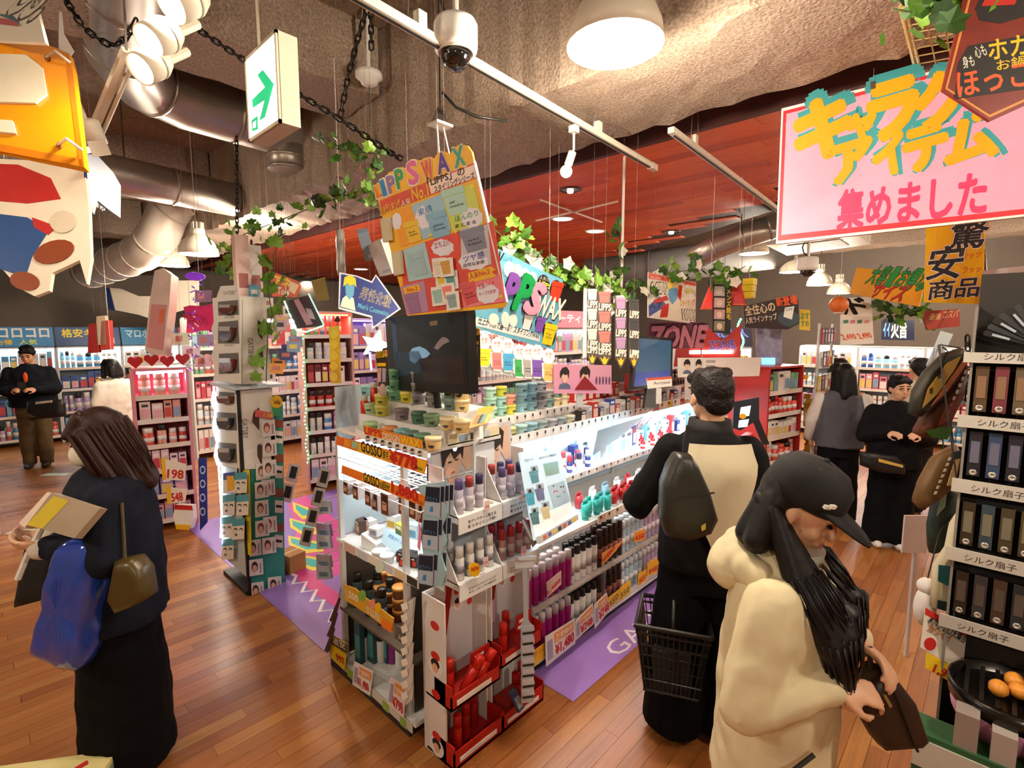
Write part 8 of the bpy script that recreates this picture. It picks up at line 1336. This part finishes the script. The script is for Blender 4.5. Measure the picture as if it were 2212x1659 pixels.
def strands(t, Mb, segs, mat, n=9):
    b = B()
    for p0, p1, r0, r1 in segs:
        p0, p1 = V(p0), V(p1); d = (p1 - p0).normalized(); u = d.orthogonal().normalized(); w_ = d.cross(u)
        for i in range(n): a = 6.283 * i / n + R.uniform(-.2, .2); e = u * math.cos(a) + w_ * math.sin(a); b.tube([p0 + e * r0 * .9, p0.lerp(p1, .5) + e * (r0 + r1) * .49, p1 + e * r1 * .7 + d * R.uniform(-.03, .012)], [.003, .0036, .0006], 5)
    o = b.o('hair_strands', mat, t, Mb, True); o['kind'] = 'stuff'
def px_local(t, p): return t.matrix_basis.inverted() @ p
DN = V((0, .25, -1)); FWD = V((0, 1, -.1))
# --- woman with the book, left foreground
t, Mh = person('woman in navy coat with shoulder-length brown hair and mask reading a yellow book', .345, 2.62, 166, 1.57, ('10131f', (.74, .235, .19, .07), .02, 'coat'), ('0b0a0b', (.115, .12), .2), ('2c140e', 'long', .25, -.01),
               ((V((-.25, .0, 1.08)), V((-.09, .2, 1.13)), V((.25, 1, .15)), V((-.6, .0, -.7))), (V((.25, .0, 1.08)), V((.08, .2, 1.12)), V((-.2, 1, .15)), V((.5, .0, -.8)))), 0, 20, shoe='14110f')
strands(t, Mh, [((s * (.062 - .012 * j), yy, .06), (s * (.098 - .02 * j), yy - .02, -.25 + .03 * j), .05, .045) for s in (-1, 1) for j, yy in enumerate((.03, -.02, -.065))] + [((-.035 + .035 * i, -.075, .04), (-.05 + .05 * i, -.088, -.25), .055, .05) for i in range(3)], m('38190f', .45, spec=.3), 18)
B().sph((0, .055, -.045), (.062, .066, .058), 16, 10, Mh).o('face_mask', m('e6ddc8', .7), t, smooth=True)
B().tube([(-.1, .18, 1.26), (-.06, .26, 1.1), (-.05, .3, 1.0)], .012, 6).o('white_cord', WHT, t)
for s in (-1, 1): B().sph((s * .09, .21, 1.12), (.045, .05, .042), 12, 8).o('knit_cuff', m('cfc6b4', .8), t, smooth=True)
f = FD(130, 1112, 1.86, -FW + UP * .35 - RT * .2).thing('book', 'yellow and beige box-shaped book held open-handed by the woman in navy', 'book'); f.poly('cover', [(112, 1064), (216, 1098), (160, 1163), (46, 1130)], m('b8a088', .5, two='8c7a60', sc=5), -.03, .03); f.poly('pale_edge', [(103, 1063), (112, 1064), (54, 1140), (42, 1130)], m('e0c8b4', .6), -.03, .032); f.poly('yellow_area', [(116, 1072), (150, 1082), (92, 1142), (58, 1134)], m('c8b020', .5), .0005, .001)
def sack2(name, pl, h_, lb, t_, cat, deco=(), th=.1, rough=.5, loop=None, coat=0, nrm=None):
    c_ = (sum(p[0] for p in pl) / len(pl), sum(p[1] for p in pl) / len(pl)); f = Fr(gd(*c_, t_), nrm or -FW).thing(name, lb, cat); L = [f.l(p) for p in pl]; c0 = f.l(c_); L = [(V(L[i]).lerp(V(L[(i + 1) % len(L)]), j / 3))[:] for i in range(len(L)) for j in range(3)]; b = B(); n = len(L)
    for kk, z in ((.5, -th / 2), (.8, -th / 2), (.97, -th * .34), (1, 0), (.97, th * .34), (.8, th / 2), (.5, th / 2)): b.v += [(c0[0] + (q[0] - c0[0]) * kk, c0[1] + (q[1] - c0[1]) * kk, z) for q in L]
    for i in range(6): b.f += [(i * n + k, i * n + (k + 1) % n, (i + 1) * n + (k + 1) % n, (i + 1) * n + k) for k in range(n)]
    b.f += [tuple(range(n)), tuple(range(6 * n, 7 * n))]; o = b.o('bag_body', m(h_, rough, coat=coat), f.root, smooth=True)
    s = o.modifiers.new('round', 'SUBSURF'); s.levels = s.render_levels = 1 if coat else 0
    if coat: d = o.modifiers.new('crease', 'DISPLACE'); d.texture = FOLD; d.strength = .03; d.mid_level = .5
    for nm, q, c2 in deco: f.poly(nm, q, m(c2, .5), th * .5, .006)
    if loop:
        for lp in loop: B().tube([V((*f.l(lp[0]), 0)), V((*f.l(lp[1]), lp[2]))], .006, 6).o('handle', m(h_, rough), f.root)
    return f
sack2('plastic_bag', [(160, 1155), (235, 1152), (232, 1230), (215, 1340), (196, 1440), (150, 1435), (92, 1408), (95, 1370), (125, 1260), (135, 1200)], '1c3f9c', 'shiny blue plastic carrier bag hanging from the hand of the woman in navy', 1.95, 'plastic bag', th=.17, rough=.12, coat=1, loop=[((165, 1160), (140, 1135), -.05), ((225, 1160), (170, 1140), -.05)])
sack2('shoulder_bag', [(262, 1205), (300, 1200), (320, 1225), (330, 1285), (300, 1305), (262, 1320), (245, 1290)], '4a3a14', 'olive brown shoulder bag at the hip of the woman in navy', 1.93, 'handbag', th=.1, rough=.35, loop=[((270, 1205), (250, 1090), -.03)])
sack2('tote_bag', [(75, 1150), (130, 1165), (128, 1215), (112, 1290), (45, 1308), (58, 1240)], '0e0c0c', 'black tote bag on the far arm of the woman in navy', 2.25, 'handbag', th=.1, rough=.7, loop=[((90, 1155), (140, 1120), .05)])
# --- man seen from behind
t, Mh = person('man in black jacket with cream back panel seen from behind at the lit bay', 2.235, .90, 40, 1.72, ('0c0b0c', (.80, .205, .155, .07), .02), ('08080a', (.12, .135)), ('160d0a', 'short'),
               ((V((-.29, .02, 1.06)), V((-.2, .28, 1.1)), V((.2, 1, .2)), V((-.9, .1, .3))), (V((.225, -.01, 1.05)), V((.19, .10, .84)), V((-.1, .35, -1)), V((1, .2, 0)))), 12, 5, shoe='0e0d0d', stance=.11)
b = B(); cols = 9; rows = 10
for j in range(rows + 1):
    z = .93 + .43 * j / rows; wl = (.12, .2, .3, .4, .5, .6, .68, .74, .76, .74, .66)[j]
    for i in range(cols + 1): a = -wl + 2 * wl * i / cols; b.v.append((.226 * math.sin(a) * (1 if z < 1.3 else .93), -.176 * math.cos(a) * (1 if z < 1.25 else 1 - (z - 1.25) * 1.6), z))
for j in range(rows): b.f += [(j * (cols + 1) + i, j * (cols + 1) + i + 1, (j + 1) * (cols + 1) + i + 1, (j + 1) * (cols + 1) + i) for i in range(cols)]
b.o('cream_back_panel', m('dccfae', .8), t, smooth=True); loft(B(), [(0, .0, 1.36, .1, .1), (0, .01, 1.44, .085, .085)]).o('collar', m('120e0d', .8), t, smooth=True)
B().sph((.2, .105, .86), (.055, .055, .03), 12, 8).o('knit_cuff', m('5a1414', .8), t, smooth=True)
for k in range(3): B().bx(.11 + .035, .11 + .04 , .0 + .03 * k, .012 + .03 * k, .05, .085).o('shoe_stripe', WHT, t)
sack2('sling_bag', [(1458, 975), (1486, 978), (1502, 1002), (1528, 1060), (1545, 1120), (1530, 1150), (1482, 1166), (1438, 1156), (1424, 1118), (1428, 1040), (1442, 1000)], '23211a', 'dark olive sling bag across the back of the man', 2.02, 'sling bag', [('gold_logo', [(1503, 1128), (1512, 1122), (1512, 1134), (1504, 1138)], 'c8a83c'), ('seam', [(1436, 1072), (1530, 1056), (1531, 1059), (1436, 1076)], '15140f')], .11, .4)
f = Fr(gd(1478, 960, 2.1), -FW).thing('bag_strap', 'black strap of the sling bag over the left shoulder', 'strap'); f.poly('strap', [(1470, 990), (1482, 990), (1492, 925), (1482, 918)], BLK, 0, .01)
# shopping basket
bc = gd(1452, 1400, 2.35); t = E('shopping_basket', 'black lattice shopping basket held beside the legs of the man', 'basket', MX.Translation((bc.x, bc.y, bc.z - .14)) @ MX.Rotation(math.radians(25), 4, 'Z') @ MX.Rotation(.18, 4, 'Y')); bm_ = m('0f0d0c', .4)
W_, D_, Hh = .2, .14, .28
for z, e in ((.0, -.03), (.2, .0), (.25, .01), (.28, .015)):
    w_, d_ = W_ + e, D_ + e; B().tube([(-w_, -d_, z), (w_, -d_, z), (w_, d_, z), (-w_, d_, z), (-w_, -d_, z)], .006 if z < .27 else .011, 6).o('rim_bar', bm_, t)
for k in range(26):
    u = -1 + 2 * k / 25
    for s in (-1, 1): B().tube([(u * (W_ - .03), s * (D_ - .03), 0), (u * W_, s * D_, .2), (u * (W_ + .015), s * (D_ + .015), .28)], .0035, 4).o('side_bar', bm_, t)
    if k % 2 == 0:
        for s in (-1, 1): B().tube([(s * (W_ - .03), u * (D_ - .03), 0), (s * W_, u * D_, .2), (s * (W_ + .015), u * (D_ + .015), .28)], .0035, 4).o('side_bar', bm_, t)
for z in (.05, .1, .15): B().tube([(-W_ + .02, -D_ + .02, z), (W_ - .02, -D_ + .02, z), (W_ - .02, D_ - .02, z), (-W_ + .02, D_ - .02, z), (-W_ + .02, -D_ + .02, z)], .0035, 5).o('hoop', bm_, t)
B().bx(-W_ + .03, W_ - .03, -D_ + .03, D_ - .03, -.006, .004).o('floor_plate', bm_, t); B().tube([(-W_, 0, .27), (-.1, 0, .4), (.1, 0, .42), (W_, 0, .27)], .009, 8).o('handle', bm_, t, smooth=True); B().bx(-.14, .14, -.08, .08, .004, .16).o('dark_goods', m('120f0e', .6), t)
# --- girl in the cap, right foreground
t, Mh = person('girl in cream hooded jacket and black cap looking down, right foreground', 1.475, .385, -84, 1.535, ('d8c9a2', (.70, .205, .165, .072), .022, 'hooded_jacket'), ('7c7a64', (.1, .1)), ('120c0b', 'tucked'),
               ((V((-.25, .0, 1.07)), V((-.07, .20, 1.16)), V((.6, .7, -.2)), V((-.3, .5, .7))), (V((.24, -.03, 1.04)), V((.12, .16, 1.11)), V((-.5, .8, -.1)), V((.3, .5, .8)))), 0, 26, shoe='e8e4dc', lean=.02)
CAPM = m('0e0c0c', .8); b = B(); b.lathe([(.099, .03), (.103, .06), (.097, .105), (.07, .14), (.03, .153), (.001, .155)], 24, Mh @ MX.Translation((0, -.012, 0)) @ MX.Diagonal((.92, 1.06, 1, 1))).o('cap_crown', CAPM, t, smooth=True)
b = B(); n = 12
for s, z in ((0, 0), (1, .006)):
    for i in range(n + 1): a = math.pi * i / n; b.v += [(.088 * math.cos(a), .075 * math.sin(a) + .012, .045 + z), (.082 * math.cos(a), .165 * math.sin(a) + .02, .045 + z - .028 * math.sin(a) + .012 * abs(math.cos(a)) - .01)]
w2 = 2 * (n + 1)
for i in range(n): b.f += [(2 * i, 2 * i + 1, 2 * i + 3, 2 * i + 2), (w2 + 2 * i, w2 + 2 * i + 2, w2 + 2 * i + 3, w2 + 2 * i + 1), (2 * i + 1, w2 + 2 * i + 1, w2 + 2 * i + 3, 2 * i + 3)]
b.o('cap_brim', CAPM, t, Mh, smooth=True); B().sph((0, -.012, .155), .009, 8, 6, Mh).o('cap_button', CAPM, t)
for k, (a, z) in enumerate(((.62, .075), (.75, .068))): B().bx(.03, .052, .084, .092, z - .004 + .0 * k, z + .006, Mh @ MX.Rotation(-.5 - .12 * k, 4, 'Z')).o('cap_lettering', PAPER, t)
b = B()
for s in (-1, 1):
    for j in range(4): cap(b, Mh @ V((s * (.074 - .008 * j), -.05 - .012 * j, -.02)), V((s * (.11 - .018 * j), .06 + .02 * (j % 2), 1.36)), .03, .036); cap(b, V((s * (.11 - .018 * j), .06 + .02 * (j % 2), 1.36)), V((s * (.12 - .02 * j), .15 + .02 * (j % 2), 1.22 + .02 * j)), .036, .04); cap(b, V((s * (.12 - .02 * j), .15 + .02 * (j % 2), 1.22 + .02 * j)), V((s * (.10 - .016 * j), .185, 1.10 + .03 * j)), .042, .02)
strands(t, I4, [((s * (.12 - .02 * j), .15 + .02 * (j % 2), 1.24 + .02 * j), (s * (.10 - .016 * j), .188, 1.08 + .03 * j), .045, .03) for s in (-1, 1) for j in range(4)] + [((s * (.11 - .018 * j), .06 + .02 * (j % 2), 1.38), (s * (.12 - .02 * j), .15 + .02 * (j % 2), 1.22 + .02 * j), .042, .046) for s in (-1, 1) for j in range(4)], m('181010', .42, spec=.3), 18)
soft(b, 'long_front_hair', m('110b0a', .48, var=.3, sc=60, spec=.3), t, .007, 3); b = B()
for k in range(9): a = math.pi * (1.05 + .9 * k / 8); b.sph((.11 * math.cos(a), -.02 + .1 * math.sin(a), 1.39 - .01 * abs(k - 4)), (.05, .045, .05), 10, 7)
b.sph((0, -.13, 1.33), (.13, .07, .08), 12, 8); soft(b, 'hood', m('d4c59e', .75), t, .009, 4, .015); loft(B(), [(0, .03, 1.36, .075, .07), (0, .045, 1.42, .07, .066)]).o('white_collar', m('dcdccc', .7), t, smooth=True)
B().tube([(.232, .03, .86), (.21, .09, .90), (.18, .13, .945)], .006, 6).o('zip_pocket', BLK, t); B().tube([(.235, -.02, .80), (.237, -.02, .765)], .007, 6).o('zip_pull', BLK, t); B().sph((.078, -.0, -.045), .006, 8, 6, Mh).o('earring', m('d8d4c8', .2, .8), t)
for s in (-.06, .05): B().sph((.225, s, .725), .012, 8, 6).o('hem_toggle', BLK, t)
sack2('handbag', [(1862, 1462), (1888, 1438), (1915, 1446), (1960, 1505), (1988, 1588), (1975, 1600), (1895, 1606), (1868, 1560), (1858, 1500)], '2c1a12', 'dark brown stitched handbag hanging from the hands of the girl', 1.30, 'handbag', [('gold_clasp', [(1878, 1478), (1882, 1474), (1896, 1498), (1891, 1503)], '8a6a40'), ('seam', [(1900, 1470), (1903, 1470), (1952, 1594), (1948, 1595)], '1a0e09')], .09, .45, [((1880, 1445), (1885, 1400), -.01)])
# --- people farther away
AD = lambda dy, z: ((V((-.25, .02, 1.07)), V((-.12, dy, z)), V((.5, .9, .1)), V((-.5, .2, .8))), (V((.25, .02, 1.07)), V((.1, dy, z)), V((-.5, .9, .1)), V((.5, .2, .8))))
HANG = ((V((-.24, -.02, 1.07)), V((-.25, .04, .85)), V((0, .2, -1)), V((-1, 0, 0))), (V((.24, -.02, 1.07)), V((.25, .04, .85)), V((0, .2, -1)), V((1, 0, 0))))
t, Mh = person('man in black puffer jacket looking at his phone by the far displays', .53, 9.5, 250, 1.66, ('0e1018', (.84, .25, .16, .08), .03), ('5c4c34', (.09, .075)), ('0c0a0a', 'short'), AD(.26, 1.1), 0, 22, False, SK2, '2a2622')
B().bx(-.04, .04, .3, .312, 1.08, 1.2).o('phone', BLK, t); B().sph((.0, .165, 1.25), (.025, .012, .07), 8, 6).o('orange_print', m('d8501c', .5), t)
sack2('waist_bag', [(62, 868), (138, 862), (140, 900), (90, 905), (60, 892)], '14100e', 'black waist bag worn by the man at the far displays', 6.75, 'bag', [('pale_lettering', [(85, 868), (120, 864), (120, 869), (85, 873)], 'c8c0b0')], .1)
person('person in white jacket with black bob reaching to a far shelf', 1.18, 7.9, 118, 1.52, ('ded6c8', (.80, .22, .15, .075), .025), ('2a2826', (.08, .07)), ('0e0b0b', 'long', .1, -.01), (HANG[0], (V((.26, .16, 1.3)), V((.18, .42, 1.36)), V((0, 1, .3)), V((0, .2, 1)))), 0, 5, False)
t, Mh = person('woman in black sweater with black bob and glasses facing the camera', 5.42, .58, 198, 1.50, ('0c0b0d', (.78, .225, .15, .075), .02, 'sweater'), ('0a0a0b', (.105, .125)), ('0b0909', 'short'), AD(.22, 1.14), 18, 4, False, shoe='d8d0c4')
for s in (-1, 1): B().tube([Mh @ V((s * .031 + .02 * math.cos(a * .7), .094, .006 + .016 * math.sin(a * .7))) for a in range(10)], .0022, 4).o('glasses_rim', m('6a4a30', .3), t)
sack2('cross_bag', [(1862, 975), (1930, 982), (1950, 1005), (1948, 1024), (1900, 1020), (1862, 1006)], '100e0e', 'black bag with golden chain in front of the woman in black', 4.3, 'handbag', [('golden_chain', [(1886, 988), (1938, 1002), (1938, 1008), (1886, 995)], 'c8a850')], .12)
person('woman in grey vest over white sleeves with long black hair turned away', 5.75, 1.05, 20, 1.56, ('5f6068', (.80, .22, .15, .05), .02, 'vest'), ('141214', (.1, .11)), ('0c0909', 'long', .22, -.01), ((V((-.25, -.02, 1.07)), V((-.25, .06, .86)), V((0, .2, -1)), V((-1, 0, 0))), (V((.26, -.03, 1.07)), V((.26, .05, .84)), V((0, .2, -1)), V((1, 0, 0)))), 25, 5, False)
q = gd(1795, 925, 4.95)
t = bpy.data.objects[[o.name for o in bpy.data.objects if o.name.startswith('person')][-1]]; b = B()
for s in (-1, 1): cap(b, V((s * .2, -.01, 1.3)), V((s * .262, -.03, 1.07)), .066, .062); cap(b, V((s * .262, -.03, 1.07)), V((s * .265, .05, .88)), .06, .05)
soft(b, 'white_sleeves', m('ded8d0', .8), t, .014, 4, .02)
person('person in beige long coat standing behind the grey vest', 6.35, 1.2, 60, 1.58, ('a8927a', (.62, .23, .16, .08), .03, 'coat'), ('1c1a1c', (.08, .07)), ('150e0c', 'long', .12, -.01), HANG, 0, 0, False)
person('person in pale jacket with back turned behind the woman in black', 6.6, .55, 35, 1.60, ('d2c8b4', (.78, .24, .16, .08), .03), ('2a2624', (.09, .08)), ('100c0b', 'short'), HANG, 0, 0, False)
